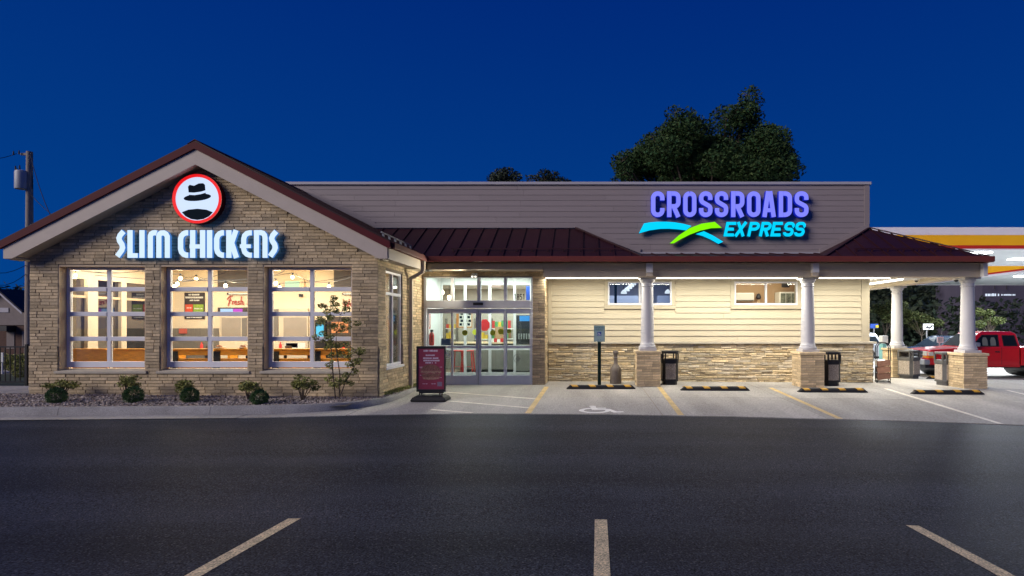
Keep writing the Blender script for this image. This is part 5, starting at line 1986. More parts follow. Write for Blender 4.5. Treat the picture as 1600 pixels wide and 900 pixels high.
# fire extinguisher with its sign on the vestibule wall
t = thing('fire_extinguisher', 'red fire extinguisher on the white vestibule wall left of the doors', 'extinguisher', (-4.38, 15.75, 1.1))
MB().lathe((-4.37, 15.75, 1.1), [(0.001, 0), (0.065, 0.01), (0.07, 0.05), (0.07, 0.3), (0.05, 0.36), (0.02, 0.39)], 16).build('cylinder', M['red'], t, smooth=True)
MB().box(-4.40, -4.33, 15.71, 15.79, 1.49, 1.55).build('valve', M['black'], t)
MB().tube([(-4.36, 15.71, 1.52), (-4.33, 15.66, 1.4), (-4.34, 15.67, 1.2)], 0.012, 6).build('hose', M['black'], t)
t = thing('wall_sign', 'tall red fire extinguisher sign on the white vestibule wall', 'sign', (-4.45, 15.8, 1.6))
MB().box(-4.458, -4.448, 15.72, 15.92, 1.58, 2.0).build('panel', M['red'], t)
b = MB()
for k in range(8):
    b.box(-4.447, -4.446, 15.78, 15.86, 1.62 + k * 0.046, 1.65 + k * 0.046)
b.build('print', M['decalw'], t)
# menu board with white tile pattern and orange edge
D_ = 21.0
x0, x1, z0, z1 = wq(713, 737.5, 487, 512, D_)
t = thing('menu_board', 'orange framed board with rows of dark tiles seen through the doors', 'board', ((x0 + x1) / 2, D_, z0))
M['orange'] = mat('orange_frame', (0.55, 0.22, 0.05), 0.5)
MB().box(x0, x1, D_, D_ + 0.05, z0, z1).build('board', M['orange'], t)
MB().box(x0 + 0.1, x1 - 0.02, D_ - 0.01, D_ - 0.001, z0 + 0.04, z1).build('panel', M['decalw'], t)
b = MB()
for k in range(4):
    for q in range(3):
        xx0 = x0 + 0.12 + q * 0.15 + 0.04 * (k % 2)
        b.box(xx0, xx0 + 0.10, D_ - 0.014, D_ - 0.011, z0 + 0.08 + k * 0.135, z0 + 0.17 + k * 0.135)
b.build('tile', M['ink'], t)
# counter, stools, drink machine, carton, sign panels
t = thing('counter', 'grey panelled service counter deep inside the shop', 'counter', (-2.9, 20.6, 0.05))
MB().box(-5.2, -1.4, 20.3, 20.9, 0.06, 1.0).build('front', M['wainscot'], t)
MB().box(-5.25, -1.35, 20.25, 20.95, 1.0, 1.05).build('top', M['jamb'], t)
for px, lab in ((716, 'red metal stool in the shop, left one'), (731, 'red metal stool in the shop, right one')):
    D_ = 18.6
    x = wx(px, D_)
    t = thing('stool', lab + ' seen through the lower door glass', 'stool', (x, D_, 0.05), 'red stools inside the shop')
    MB().box(x - 0.17, x + 0.17, D_ - 0.17, D_ + 0.17, 0.80, 0.84).build('seat', M['red'], t, bevel=0.01)
    for a in (-1, 1):
        for c in (-1, 1):
            MB().bar((x + a * 0.14, D_ + c * 0.14, 0.8), (x + a * 0.2, D_ + c * 0.2, 0.05), 0.03, 0.03).build('leg', M['red'], t)
    MB().bar((x - 0.18, D_ - 0.18, 0.3), (x + 0.18, D_ - 0.18, 0.3), 0.02, 0.02).build('foot_rail', M['red'], t)
D_ = 19.6
x0, x1, z0, z1 = wq(806, 830, 492, 540, D_)
t = thing('drink_machine', 'black drink dispenser with a blue lit top right behind the doors', 'drink machine', ((x0 + x1) / 2, D_, 0.05))
MB().box(x0, x1, D_, D_ + 0.7, 0.06, 1.0).build('cabinet', M['wainscot'], t)
MB().box(x0, x1, D_ + 0.1, D_ + 0.7, 1.0, z1).build('tower', M['black'], t, bevel=0.02)
M['scr5'] = emis('blue_panel_light', (0.06, 0.30, 0.75), 1.0)
MB().box(x0 + 0.12, x1 - 0.02, D_ + 0.09, D_ + 0.098, z1 - 0.22, z1 - 0.03).build('lit_header', M['scr5'], t)
for k in range(5):
    MB().cyl((x0 + 0.1 + k * 0.09, D_ + 0.05, 1.18), (x0 + 0.1 + k * 0.09, D_ + 0.05, 1.38), 0.02, 0.03, 8).build('nozzle', M['steel'], t)
x0, x1, z0, z1 = wq(822, 830, 447, 469, 18.5)
t = thing('blue_banner', 'blue panel high behind the right transom light', 'panel', ((x0 + x1) / 2, 18.5, z0))
MB().box(x0, x1, 18.5, 18.54, z0, z1).build('panel', M['blue'], t)
x0, x1, z0, z1 = wq(768, 783, 437, 449, 20)
t = thing('exit_sign', 'pale exit sign hanging behind the third transom light', 'exit sign', ((x0 + x1) / 2, 20, z0))
M['exitbox'] = emis('exit_sign_box', (0.85, 0.62, 0.5), 0.9)
MB().box(x0, x1, 20, 20.05, z0, z1).build('box', M['exitbox'], t)
text_part('lettering', 'EXIT', 0.17, ((x0 + x1) / 2, 19.995, (z0 + z1) / 2), M['red'], t, sx=0.75)
MB().box((x0 + x1) / 2 - 0.01, (x0 + x1) / 2 + 0.01, 20.02, 20.03, z1, 3.2).build('hanger', M['black'], t)
t = thing('carton', 'brown carton standing on the counter behind the doors', 'carton', (wx(779, 20.5), 20.5, 1.05))
MB().box(wx(774, 20.5), wx(787, 20.5), 20.4, 20.8, 1.05, 1.62).build('box', mat('carton_board', (0.38, 0.24, 0.12), 0.8), t)
t = thing('goods_stack', 'red and white packets stacked on the counter behind the doors', 'packets', (wx(775, 20.3), 20.3, 1.05))
for k in range(5):
    MB().box(wx(767 + k * 5, 20.3), wx(771.5 + k * 5, 20.3), 20.27, 20.38, 1.051, 1.16 + 0.03 * (k % 2)).build('packet', M['red'] if k % 2 else M['decalw'], t)
for px, py, D_, lab in ((691, 457, 18.0, 'warm pendant bulb at the left end of the transom, upper one'), (702, 465, 17.6, 'warm pendant bulb at the left end of the transom, lower one')):
    x, z = wx(px, D_), wz(py, D_)
    t = thing('pendant_lamp', lab, 'pendant lamp', (x, D_, z), 'warm pendant bulbs in the shop')
    MB().sphere((x, D_, z), 0.06, 12, 8, sz=1.3).build('bulb', M['bulb'], t, smooth=True)
    MB().cyl((x, D_, z + 0.07), (x, D_, 3.2), 0.008, 0.008, 6).build('cord', M['black'], t)

# ------------------------------------------------------------------ two rooms behind the strip windows in the siding
M['bluewall'] = mat('cool_grey_wall', (0.34, 0.36, 0.46), 0.7)
struct(MB().box(-0.7, 3.3, 20.5, 20.6, 0.05, 3.2), 'back_room_wall', M['bluewall'])
struct(MB().box(-0.7, -0.6, 16.45, 20.5, 0.05, 3.2).box(3.2, 3.3, 16.45, 20.5, 0.05, 3.2), 'back_room_side', M['bluewall'])
struct(MB().box(-0.7, 3.3, 16.45, 20.6, 3.42, 3.46), 'back_room_ceiling', mat('dark_ceiling', (0.11, 0.115, 0.15), 0.8))
struct(MB().box(-0.7, 3.3, 16.45, 20.6, 1.5, 1.55), 'back_room_ledge', M['bluewall'])
M['pend'] = emis('pendant_shade', (0.80, 0.88, 1.0), 1.0)
for i, (px, py, D_, lab) in enumerate(((974.7, 456.5, 17.2, 'white pendant shade in the left strip window, lowest and nearest of the row'), (979.3, 452.5, 17.9, 'white pendant shade in the left strip window, second in the row'),
                        (983.4, 449, 18.6, 'white pendant shade in the left strip window, third in the row'), (986.6, 446, 19.3, 'white pendant shade in the left strip window, fourth in the row'),
                        (989.8, 443.3, 20.0, 'white pendant shade in the left strip window, farthest of the row'), (1043.5, 456, 17.2, 'single white pendant shade in the right half of the left strip window'))):
    x, z = wx(px, D_), wz(py, D_)
    t = thing('pendant_lamp', lab, 'pendant lamp', (x, D_, z), 'white pendant shades in the back room')
    MB().lathe((x, D_, z - 0.05), [(0.095, 0.0), (0.09, 0.05), (0.05, 0.10), (0.015, 0.13)], 16).build('shade', M['pend'], t, smooth=True)
    MB().cyl((x, D_, z + 0.07), (x, D_, 3.42), 0.006, 0.006, 6).build('cord', M['black'], t)
t = thing('shelf_unit', 'dark upright post and pale shelf in the left strip window', 'shelf', (1.0, 18.0, 1.55))
MB().box(wx(960, 18), wx(964, 18), 18.0, 18.08, 1.55, 3.4).build('post', M['ink'], t)
MB().box(wx(952, 19), wx(999, 19), 19.0, 19.3, 1.56, wz(462, 19)).build('cabinet', mat('pale_cabinet', (0.55, 0.6, 0.72), 0.5), t)
MB().box(wx(1028, 19), wx(1048, 19), 19.0, 19.3, 1.56, wz(462, 19)).build('cabinet', mat('blue_grey_cabinet', (0.40, 0.45, 0.58), 0.5), t)
area('back_room_light', (1.6, 18.2, 3.36), (2.0, 2.0), 55, (0.72, 0.80, 1.0))
M['tanwall'] = mat('tan_room_wall', (0.42, 0.29, 0.17), 0.7, var=0.04, scale=2)
struct(MB().box(3.9, 7.4, 19.3, 19.4, 0.05, 3.5), 'office_wall', M['tanwall'])
struct(MB().box(3.8, 3.9, 16.45, 19.4, 0.05, 3.5).box(7.4, 7.5, 16.45, 19.4, 0.05, 3.5), 'office_side', M['tanwall'])
struct(MB().box(3.8, 7.5, 16.45, 19.4, 3.5, 3.54), 'office_ceiling', M['intwhite'])
struct(MB().box(3.8, 7.5, 16.45, 19.4, 1.5, 1.54), 'office_ledge', M['tanwall'])
area('office_light', (5.7, 17.9, 3.44), (2.2, 1.6), 70, (1.0, 0.86, 0.66))
x0, x1, z0, z1 = wq(1149, 1178, 457.5, 471, 19.1)
t = thing('air_conditioner', 'white wall air conditioner in the right strip window', 'air conditioner', ((x0 + x1) / 2, 19.1, z0))
MB().box(x0, x1, 19.06, 19.29, z0, z1).build('housing', M['intwhite'], t, bevel=0.03)
MB().box(x0 + 0.03, x1 - 0.03, 19.05, 19.06, z0 + 0.02, z0 + 0.05).build('louvre', M['greybin'], t)
x0, x1, z0, z1 = wq(1185.5, 1193.5, 458, 467, 18.9)
t = thing('wall_lantern', 'small dark lantern on the tan wall of the right strip window', 'lantern', ((x0 + x1) / 2, 18.9, z0))
MB().lathe(((x0 + x1) / 2, 19.2, z0), [(0.05, 0), (0.09, 0.05), (0.06, 0.17), (0.02, 0.2)], 10).build('shade', M['black'], t, smooth=True)
MB().lathe(((x0 + x1) / 2, 19.2, z0 - 0.12), [(0.05, 0), (0.06, 0.1)], 10).build('glass', M['carton'] if 'carton' in M else M['jamb'], t)
t = thing('glass_fridge', 'glass fronted fridge at the right of the right strip window', 'fridge', (wx(1230, 18.8), 18.8, 1.54))
x0, x1, z0, z1 = wq(1218, 1246, 456, 480, 18.8)
MB().box(x0, x1, 18.8, 19.28, 1.55, z1).build('cabinet', M['intwhite'], t, bevel=0.01)
for k in range(3):
    a = x0 + 0.03 + k * (x1 - x0 - 0.06) / 3
    MB().box(a + 0.01, a + (x1 - x0 - 0.06) / 3 - 0.01, 18.785, 18.799, 1.6, z1 - 0.05).build('door_glass', mat('fridge_glass', (0.16, 0.19, 0.16), 0.15, var=0.6, scale=14), t)
x0, x1, z0, z1 = wq(1222, 1234, 442, 449, 18.7)
t = thing('wall_monitor', 'small dark monitor under the ceiling of the right strip window', 'monitor', ((x0 + x1) / 2, 18.7, z0))
MB().box(x0, x1, 18.7, 18.76, z0, z1).build('screen', M['black'], t, bevel=0.006)
MB().box((x0 + x1) / 2 - 0.015, (x0 + x1) / 2 + 0.015, 18.72, 18.75, z1, 3.5).build('bracket', M['black'], t)

# goods shelves deep in the shop, and dining tables in the restaurant
def goods_shelf(x0, x1, y, label, seed):
    r = random.Random(seed)
    t = thing('goods_shelf', label, 'shelf', ((x0 + x1) / 2, y, 0.05), 'shelves of goods inside the shop')
    for k in range(4):
        MB().box(x0, x1, y, y + 0.35, 0.25 + 0.42 * k, 0.28 + 0.42 * k).build('board', M['intwhite'], t)
        x = x0 + 0.02
        while x < x1 - 0.12:
            wd = r.uniform(0.07, 0.15)
            MB().box(x, x + wd * 0.9, y + 0.03, y + 0.2, 0.282 + 0.42 * k, 0.282 + 0.42 * k + r.uniform(0.15, 0.33)).build('packet', GOODS[r.randrange(len(GOODS))], t)
            x += wd
    MB().box(x0 - 0.03, x0, y, y + 0.35, 0.06, 1.95).build('side', M['wainscot'], t)
    MB().box(x1, x1 + 0.03, y, y + 0.35, 0.06, 1.95).build('side', M['wainscot'], t)


GOODS = [mat('packet_%s' % n, c, 0.4) for n, c in (('red', (0.5, 0.05, 0.04)), ('yellow', (0.6, 0.42, 0.05)), ('green', (0.08, 0.3, 0.1)), ('blue', (0.05, 0.12, 0.45)), ('white', (0.7, 0.7, 0.68)), ('brown', (0.22, 0.12, 0.06)))]
goods_shelf(wx(742, 22.4), wx(764, 22.4), 22.4, 'shelf of coloured packets left of centre behind the sliding doors', 3)
goods_shelf(wx(768, 22.9), wx(802, 22.9), 22.9, 'wider shelf of coloured packets right of centre behind the sliding doors', 4)
goods_shelf(wx(696, 22.9), wx(712, 22.9), 22.9, 'narrow shelf of coloured packets at the left behind the sliding doors', 5)
M['chairwood'] = mat('dark_chair', (0.05, 0.035, 0.028), 0.5)


def chair(x, y, rz, label):
    t = thing('chair', label, 'chair', (x, y, 0.06), 'dark chairs in the restaurant')
    OFF[t.name] = Vector((0, 0, 0))
    MB().box(-0.2, 0.2, -0.2, 0.2, 0.43, 0.46).build('seat', M['wood'], t, bevel=0.008)
    MB().box(-0.2, 0.2, 0.17, 0.2, 0.72, 0.92).build('backrest', M['wood'], t, bevel=0.008)
    for a in (-0.18, 0.18):
        MB().box(a - 0.015, a + 0.015, 0.17, 0.2, 0.0, 0.9).build('leg', M['chairwood'], t)
        MB().box(a - 0.015, a + 0.015, -0.2, -0.17, 0.0, 0.43).build('leg', M['chairwood'], t)
    t.rotation_euler = (0, 0, rz)


for i, (x, y, nm) in enumerate(((-9.9, 14.5, 'left'), (-7.9, 14.6, 'middle'), (-6.2, 14.5, 'right'))):
    t = thing('dining_table', 'square wooden dining table seen through the %s window over the bench' % nm, 'table', (x, y, 0.06), 'dining tables in the restaurant')
    MB().box(x - 0.38, x + 0.38, y - 0.38, y + 0.38, 1.0, 1.04).build('tabletop', M['wood'], t, bevel=0.006)
    MB().cyl((x, y, 0.08), (x, y, 1.0), 0.04, 0.04, 10).build('leg', M['iron'], t)
    MB().cyl((x, y, 0.061), (x, y, 0.08), 0.25, 0.22, 16).build('base', M['iron'], t)
    b = MB().lathe((x - 0.1, y - 0.05, 1.04), [(0.03, 0), (0.035, 0.12), (0.012, 0.17), (0.012, 0.2)], 10)
    tag(b.build('sauce_bottle', M['red'], None, smooth=True), 'red sauce bottle on the %s dining table in the restaurant' % nm, 'bottle', 'bottles on the dining tables')
    b = MB().box(x + 0.02, x + 0.14, y - 0.06, y + 0.06, 1.041, 1.14)
    tag(b.build('napkin_box', M['chairwood'], None), 'dark napkin box on the %s dining table in the restaurant' % nm, 'box', 'napkin boxes on the dining tables')
    for s, rz in ((-1, R(90)), (1, R(-90))):
        chair(x + s * 0.5, y, rz, 'dark legged wooden chair at the %s of the %s dining table' % ('left' if s < 0 else 'right', nm))

# ------------------------------------------------------------------ fuel canopies
M['cwhite'] = mat('canopy_white', (0.78, 0.78, 0.84), 0.4, var=0.03, scale=1)
M['cyellow'] = mat('canopy_yellow', (0.92, 0.48, 0.008), 0.35, var=0.03, scale=1)
M['cred'] = mat('canopy_red', (0.55, 0.03, 0.015), 0.35)
M['soffit'] = mat('canopy_soffit', (0.50, 0.54, 0.60), 0.5, var=0.05, scale=0.6, stretch=(0.3, 6, 1))
M['clamp'] = emis('canopy_lamp', (0.90, 0.97, 1.0), 14)


def canopy(x0, x1, y0, y1, zb, zt, label, fy, lamps, cols, power):
    t = thing('fuel_canopy', label, 'canopy', ((x0 + x1) / 2, (y0 + y1) / 2, -0.3))
    MB().box(x0 + 0.1, x1 - 0.1, y0 + 0.1, y1 - 0.1, zb + 0.05, zt - 0.1).build('deck', M['soffit'], t)
    h = zt - zb
    for nm, a, c, m, pr in (('white_fascia', fy[0], 1.0, 'cwhite', 0.0), ('yellow_band', fy[1], fy[0], 'cyellow', 0.012), ('red_stripe', fy[2], fy[1], 'cred', 0.012), ('white_fascia', 0.0, fy[2], 'cwhite', 0.0)):
        za, zc = zb + h * a, zb + h * c - 0.004
        b = MB()
        b.box(x0 - pr, x1 + pr, y0 - pr, y0 + 0.098, za, zc).box(x0 - pr, x1 + pr, y1 - 0.098, y1 + pr, za, zc)
        b.box(x0 - pr, x0 + 0.098, y0 + 0.1, y1 - 0.1, za, zc).box(x1 - 0.098, x1 + pr, y0 + 0.1, y1 - 0.1, za, zc)
        b.build(nm, M[m], t)
    for x, y in lamps:
        MB().box(x - 0.45, x + 0.45, y - 0.25, y + 0.25, zb + 0.0, zb + 0.048).build('lamp', M['clamp'], t)
        area('canopy_glow', (x, y, zb - 0.02), (0.9, 0.5), power, (0.90, 0.97, 1.0))
    for x, y in cols:
        MB().box(x - 0.2, x + 0.2, y - 0.2, y + 0.2, -0.6, zb + 0.05).build('canopy_post', M['cwhite'], t)


canopy(11.5, 46, 26.0, 33.2, 5.20, 6.26, 'near fuel canopy with white, yellow and red fascia behind the porch roof', (0.655, 0.20, 0.055),
       [(wx(1531, 27.3), 27.3), (wx(1592, 30.0), 30.0), (14.8, 27.0), (27, 27.6), (33, 30)], [(26.5, 31.0), (38, 31.0)], 1000)
canopy(27.4, 50, 34.5, 46, 4.95, 5.78, 'second fuel canopy further back, its yellow side angled away at the right edge', (0.86, 0.30, 0.17),
       [(wx(1589, 37.6) + 0.4, 37.6), (34, 40)], [(36, 44)], 900)

# ------------------------------------------------------------------ vehicles (built facing -x, near side at y = 0)
M['carred'] = mat('red_car_paint', (0.66, 0.008, 0.012), 0.28, coat=0.6, var=0.03, scale=2)
M['carsilver'] = mat('silver_car_paint', (0.36, 0.38, 0.42), 0.3, 0.5, coat=0.5)
M['cardark'] = mat('dark_blue_car_paint', (0.020, 0.028, 0.040), 0.25, coat=0.6)
M['carglass'] = mat('tinted_car_glass', (0.010, 0.014, 0.018), 0.06, spec=0.25)
M['cushion'] = mat('grey_seat_cloth', (0.16, 0.17, 0.16), 0.8)
M['tyre'] = mat('tyre_rubber', (0.014, 0.014, 0.015), 0.8)
M['amber'] = mat('amber_lens', (0.75, 0.24, 0.01), 0.2)
M['lens'] = mat('headlamp_lens', (0.70, 0.70, 0.66), 0.15, coat=0.5)
M['bumper'] = mat('dull_chrome_bumper', (0.52, 0.53, 0.54), 0.3, 0.7)


def wheel(t, x, y, r, w_=0.2):
    wg = MB()
    wg.lathe((0, 0, 0), [(r * 0.62, -w_ / 2), (r * 0.93, -w_ / 2), (r, -w_ / 2 + 0.03), (r, w_ / 2 - 0.03), (r * 0.93, w_ / 2), (r * 0.62, w_ / 2)], 28)
    wg.v = [(x + v[0], y + v[2], r + v[1]) for v in wg.v]
    W = wg.build('wheel', M['tyre'], t, smooth=True, fix=True)
    rm = MB()
    rm.lathe((0, 0, 0), [(r * 0.60, -w_ / 2 + 0.03), (r * 0.615, -w_ / 2 - 0.005), (r * 0.5, -w_ / 2 + 0.015), (r * 0.25, -w_ / 2 + 0.04), (r * 0.12, -w_ / 2), (0.001, -w_ / 2)], 24)
    for k in range(5):
        a = R(72 * k)
        rm.bar((r * 0.15 * math.cos(a), r * 0.15 * math.sin(a), -w_ / 2 + 0.008), (r * 0.56 * math.cos(a), r * 0.56 * math.sin(a), -w_ / 2 + 0.006), 0.07, 0.02)
    s = 1 if y < 0.8 else -1
    rm.v = [(x + v[0], y + v[2] * s, r + v[1]) for v in rm.v]
    rm.build('rim', M['chrome'], W, fix=True)


def loft(b, st):
    """st: list of (x, [(y, z)...]) sections of equal length, closed rings"""
    n = len(st[0][1])
    for x, ring in st:
        b.v += [(x if not isinstance(x, (list, tuple)) else x[i], p[0], p[1]) for i, p in enumerate(ring)]
    for i in range(len(st) - 1):
        for j in range(n):
            b.f.append([i * n + j, (i + 1) * n + j, (i + 1) * n + (j + 1) % n, i * n + (j + 1) % n])
            b.m.append(0)
    b.f += [list(range(n))[::-1], [(len(st) - 1) * n + j for j in range(n)]]
    b.m += [0, 0]


def body_outline(pts, arches, zlow):
    """lower outline of a car side with round wheel openings; pts = upper outline from front to rear"""
    o = list(pts)
    for cx0, r in sorted(arches, key=lambda a: -a[0]):
        o.append((cx0 + r, zlow))
        o += [(cx0 + r * math.cos(R(a)), max(zlow, 0.34 + r * math.sin(R(a)))) for a in range(15, 180, 15)]
        o.append((cx0 - r, zlow))
    return o


def place(t, x, y, z, rz):
    t.location = (x, y, z)
    t.rotation_euler = (0, 0, rz)


def pickup(x, y, z, rz):
    t = thing('pickup_truck', 'red extended cab pickup truck parked behind the corner column', 'pickup truck')
    Wd = 1.72
    up = [(0.10, 0.42), (0.06, 0.62), (0.08, 0.86), (0.16, 0.985), (0.9, 1.05), (1.36, 1.09), (1.42, 1.10), (3.27, 1.10), (3.27, 0.55)]
    o = body_outline(up[:-1] + [(3.27, 0.40)], [(0.86, 0.43)], 0.40) + []
    b = MB()
    b.prism(o, 0.0, Wd, lambda u, v, a: (u, a, v))
    BD = b.build('body', M['carred'], t, fix=True, bevel=0.045, seg=3)
    o = body_outline([(3.30, 0.42), (3.30, 1.10), (5.0, 1.08), (5.02, 0.45)], [(4.04, 0.43)], 0.42)
    b = MB()
    b.prism(o, 0.02, Wd - 0.02, lambda u, v, a: (u, a, v))
    b.build('cargo_bed', M['carred'], t, fix=True, bevel=0.03)
    # cab: tapered greenhouse
    b = MB()
    lo = [(1.36, 1.08), (3.28, 1.08)]
    ring = lambda x0, x1, z, ins: [(x0, ins, z), (x1, ins, z), (x1, Wd - ins, z), (x0, Wd - ins, z)]
    R0, R1, R2 = ring(1.34, 3.29, 1.085, 0.03), ring(1.90, 3.20, 1.60, 0.14), ring(2.06, 3.08, 1.68, 0.26)
    b.v = R0 + R1 + R2
    for i in range(2):
        for j in range(4):
            b.f.append([i * 4 + j, i * 4 + (j + 1) % 4, i * 4 + 4 + (j + 1) % 4, i * 4 + 4 + j])
            b.m.append(0)
    b.f += [[3, 2, 1, 0], [8, 9, 10, 11]]
    b.m += [0, 0]
    b.build('cab', M['carred'], t, fix=True, bevel=0.03, seg=3)
    sd = lambda u, z: (u, 0.03 + 0.11 * (z - 1.085) / 0.515 - 0.006, z)
    for nm, pl in (('side_window', [(1.62, 1.13), (2.55, 1.13), (2.55, 1.545), (2.02, 1.545)]), ('rear_side_window', [(2.72, 1.15), (3.18, 1.15), (3.11, 1.53), (2.70, 1.53)])):
        for s in (0, 1):
            b = MB()
            pts = [sd(*p) for p in pl]
            if s:
                pts = [(p[0], Wd - p[1], p[2]) for p in pts][::-1]
            b.add(pts, [(0, 1, 2, 3)])
            w0 = b.build(nm, M['carglass'], t)
            fr0 = MB()
            for i in range(4):
                fr0.bar(pts[i], pts[(i + 1) % 4], 0.025, 0.02, up=(0, 1, 0))
            fr0.build('seal', M['black'], w0)
    # seats dimly seen through the near window
    for u in (2.08, 2.36):
        b = MB()
        b.prism([sd(u - 0.09, 1.15)[::2], sd(u + 0.10, 1.15)[::2], sd(u + 0.10, 1.36)[::2], sd(u + 0.06, 1.46)[::2], sd(u - 0.04, 1.46)[::2], sd(u - 0.08, 1.36)[::2]], 0.0, 0.002, lambda q, v, a: (q, sd(q, v)[1] - 0.003 + a, v))
        b.build('seat', M['cushion'], t, fix=True)
    b = MB()
    wf = lambda y, s: (1.34 + 0.56 * s - 0.012, y, 1.085 + 0.515 * s)
    b.add([wf(0.10, 0.06), wf(Wd - 0.10, 0.06), wf(Wd - 0.19, 0.96), wf(0.19, 0.96)], [(3, 2, 1, 0)])
    b.build('windscreen', M['carglass'], t)
    # nose
    b = MB().box(0.045, 0.09, 0.36, Wd - 0.36, 0.66, 0.93)
    G = b.build('grille', M['chrome'], t, bevel=0.012)
    for k in range(3):
        for q in range(2):
            a = 0.40 + k * 0.31
            MB().box(0.036, 0.046, a, a + 0.27, 0.685 + q * 0.12, 0.785 + q * 0.12).build('opening', M['black'], G)
    for s in (0, 1):
        y0 = 0.06 if s == 0 else Wd - 0.35
        MB().box(0.04, 0.12, y0, y0 + 0.29, 0.76, 0.93).build('headlight', M['lens'], t, bevel=0.015)
        MB().box(0.04, 0.12, y0, y0 + 0.29, 0.665, 0.757).build('turn_signal', M['amber'], t, bevel=0.01)
        ys = -0.012 if s == 0 else Wd - 0.05
        MB().box(0.06, 0.36, ys, ys + 0.062, 0.67, 0.76).build('turn_signal', M['amber'], t, bevel=0.01)
        MB().box(0.08, 0.26, ys, ys + 0.062, 0.764, 0.91).build('headlight', M['lens'], t, bevel=0.01)
    MB().box(-0.10, 0.14, -0.02, Wd + 0.02, 0.42, 0.62).build('bumper', M['bumper'], t, bevel=0.04, seg=3)
    MB().box(-0.108, -0.098, 0.45, 0.95, 0.45, 0.53).build('number_plate', M['black'], t)
    MB().box(0.0, 0.5, 0.05, Wd - 0.05, 0.30, 0.43).build('valance', M['black'], t)
    # door seams, handle, mirror, rub strip, aerial
    for u in (1.46, 2.63, 3.24):
        MB().box(u - 0.006, u + 0.006, -0.003, 0.01, 0.46, 1.09).build('door_seam', M['black'], t)
    MB().box(2.40, 2.56, -0.02, 0.005, 0.90, 0.95).build('door_handle', M['black'], t, bevel=0.01)
    MB().box(1.62, 1.80, -0.20, 0.0, 1.12, 1.27).build('mirror', M['bumper'], t, bevel=0.03)
    MB().box(1.25, 3.26, -0.012, 0.004, 0.62, 0.66).build('side_trim', M['carred'], t)
    MB().box(1.30, 3.28, 0.01, 0.08, 0.36, 0.45).build('sill', M['carred'], t, bevel=0.02)
    MB().cyl((1.15, 1.5, 1.05), (1.32, 1.5, 1.85), 0.006, 0.004, 6).build('aerial', M['steel'], t)
    MB().box(0.4, 4.9, 0.2, Wd - 0.2, 0.32, 0.5).build('chassis', M['black'], t)
    MB().bar((4.2, 1.0, 1.10), (4.6, 1.0, 1.22), 0.5, 0.25).build('load', M['carred'], t)
    for x_ in (0.86, 4.04):
        wheel(t, x_, 0.12, 0.36)
        wheel(t, x_, Wd - 0.12, 0.36)
    for x_ in (0.86, 4.04):
        MB().cyl((x_, 0.05, 0.36), (x_, Wd - 0.05, 0.36), 0.42, 0.42, 20).build('wheel_well', M['black'], t)
    place(t, x, y, z, rz)
    return t


pickup(wx(1447, 20.9), 20.9, -0.24, R(-7))


def small_car(name, label, cat, paint, L, H, x, y, z, rz, suv=False):
    t = thing(name, label, cat)
    Wd = 1.8
    hb = 0.95 if suv else 0.86
    up = [(0.05, 0.35), (0.02, 0.6), (0.12, hb - 0.15), (0.9, hb), (1.3, hb + 0.04), (L - 0.5, hb + 0.06), (L - 0.05, hb), (L, 0.6), (L - 0.03, 0.35)]
    b = MB()
    b.prism(body_outline(up, [(0.85, 0.38), (L - 0.95, 0.38)], 0.3), 0, Wd, lambda u, v, a: (u, a, v))
    b.build('body', M[paint], t, fix=True, bevel=0.06, seg=3)
    b = MB()
    rr = lambda x0, x1, zz, ins: [(x0, ins, zz), (x1, ins, zz), (x1, Wd - ins, zz), (x0, Wd - ins, zz)]
    back = L - 0.15 if suv else L - 0.75
    tb = L - 0.45 if suv else L - 1.5
    b.v = rr(1.25, back, hb + 0.03, 0.05) + rr(1.95, tb, H - 0.08, 0.2) + rr(2.15, tb - 0.2, H, 0.32)
    for i in range(2):
        for j in range(4):
            b.f.append([i * 4 + j, i * 4 + (j + 1) % 4, i * 4 + 4 + (j + 1) % 4, i * 4 + 4 + j])
            b.m.append(0)
    b.f += [[3, 2, 1, 0], [8, 9, 10, 11]]
    b.m += [0, 0]
    b.build('cabin', M[paint], t, fix=True, bevel=0.04, seg=2)
    za, zb = hb + 0.08, H - 0.13
    sd = lambda u, s: (u, 0.05 + 0.15 * s - 0.008, za + (zb - za) * s)
    f0 = lambda s: 1.25 + 0.7 * (s * 0.85 + 0.08)
    f1 = lambda s: back + (tb - back) * (s * 0.85 + 0.08)
    mid = (1.95 + tb) / 2
    for a0, a1, c0, c1 in ((f0(0) + 0.15, f0(1) + 0.1, mid - 0.05, mid - 0.05), (mid + 0.05, mid + 0.05, f1(0) - 0.15, f1(1) - 0.1)):
        b = MB()
        b.add([sd(a0, 0.04), sd(c0, 0.04), sd(c1, 0.9), sd(a1, 0.9)], [(0, 1, 2, 3)])
        b.build('side_window', M['carglass'], t)
    b = MB()
    b.add([(f0(0.0) - 0.02, 0.16, za), (f0(0) - 0.02, Wd - 0.16, za), (f0(1) - 0.02, Wd - 0.24, zb), (f0(1) - 0.02, 0.24, zb)], [(3, 2, 1, 0)])
    b.build('windscreen', M['carglass'], t)
    for y0 in (0.06, Wd - 0.42):
        MB().box(0.0, 0.2, y0, y0 + 0.36, hb - 0.27, hb - 0.13).build('headlight', M['lens'], t, bevel=0.02)
    MB().box(-0.005, 0.1, 0.5, Wd - 0.5, 0.5, hb - 0.18).build('grille', M['black'], t, bevel=0.01)
    MB().box(0.3, L - 0.3, 0.1, Wd - 0.1, 0.2, 0.36).build('underbody', M['black'], t)
    for x_ in (0.85, L - 0.95):
        wheel(t, x_, 0.12, 0.33)
        wheel(t, x_, Wd - 0.12, 0.33)
    place(t, x, y, z, rz)


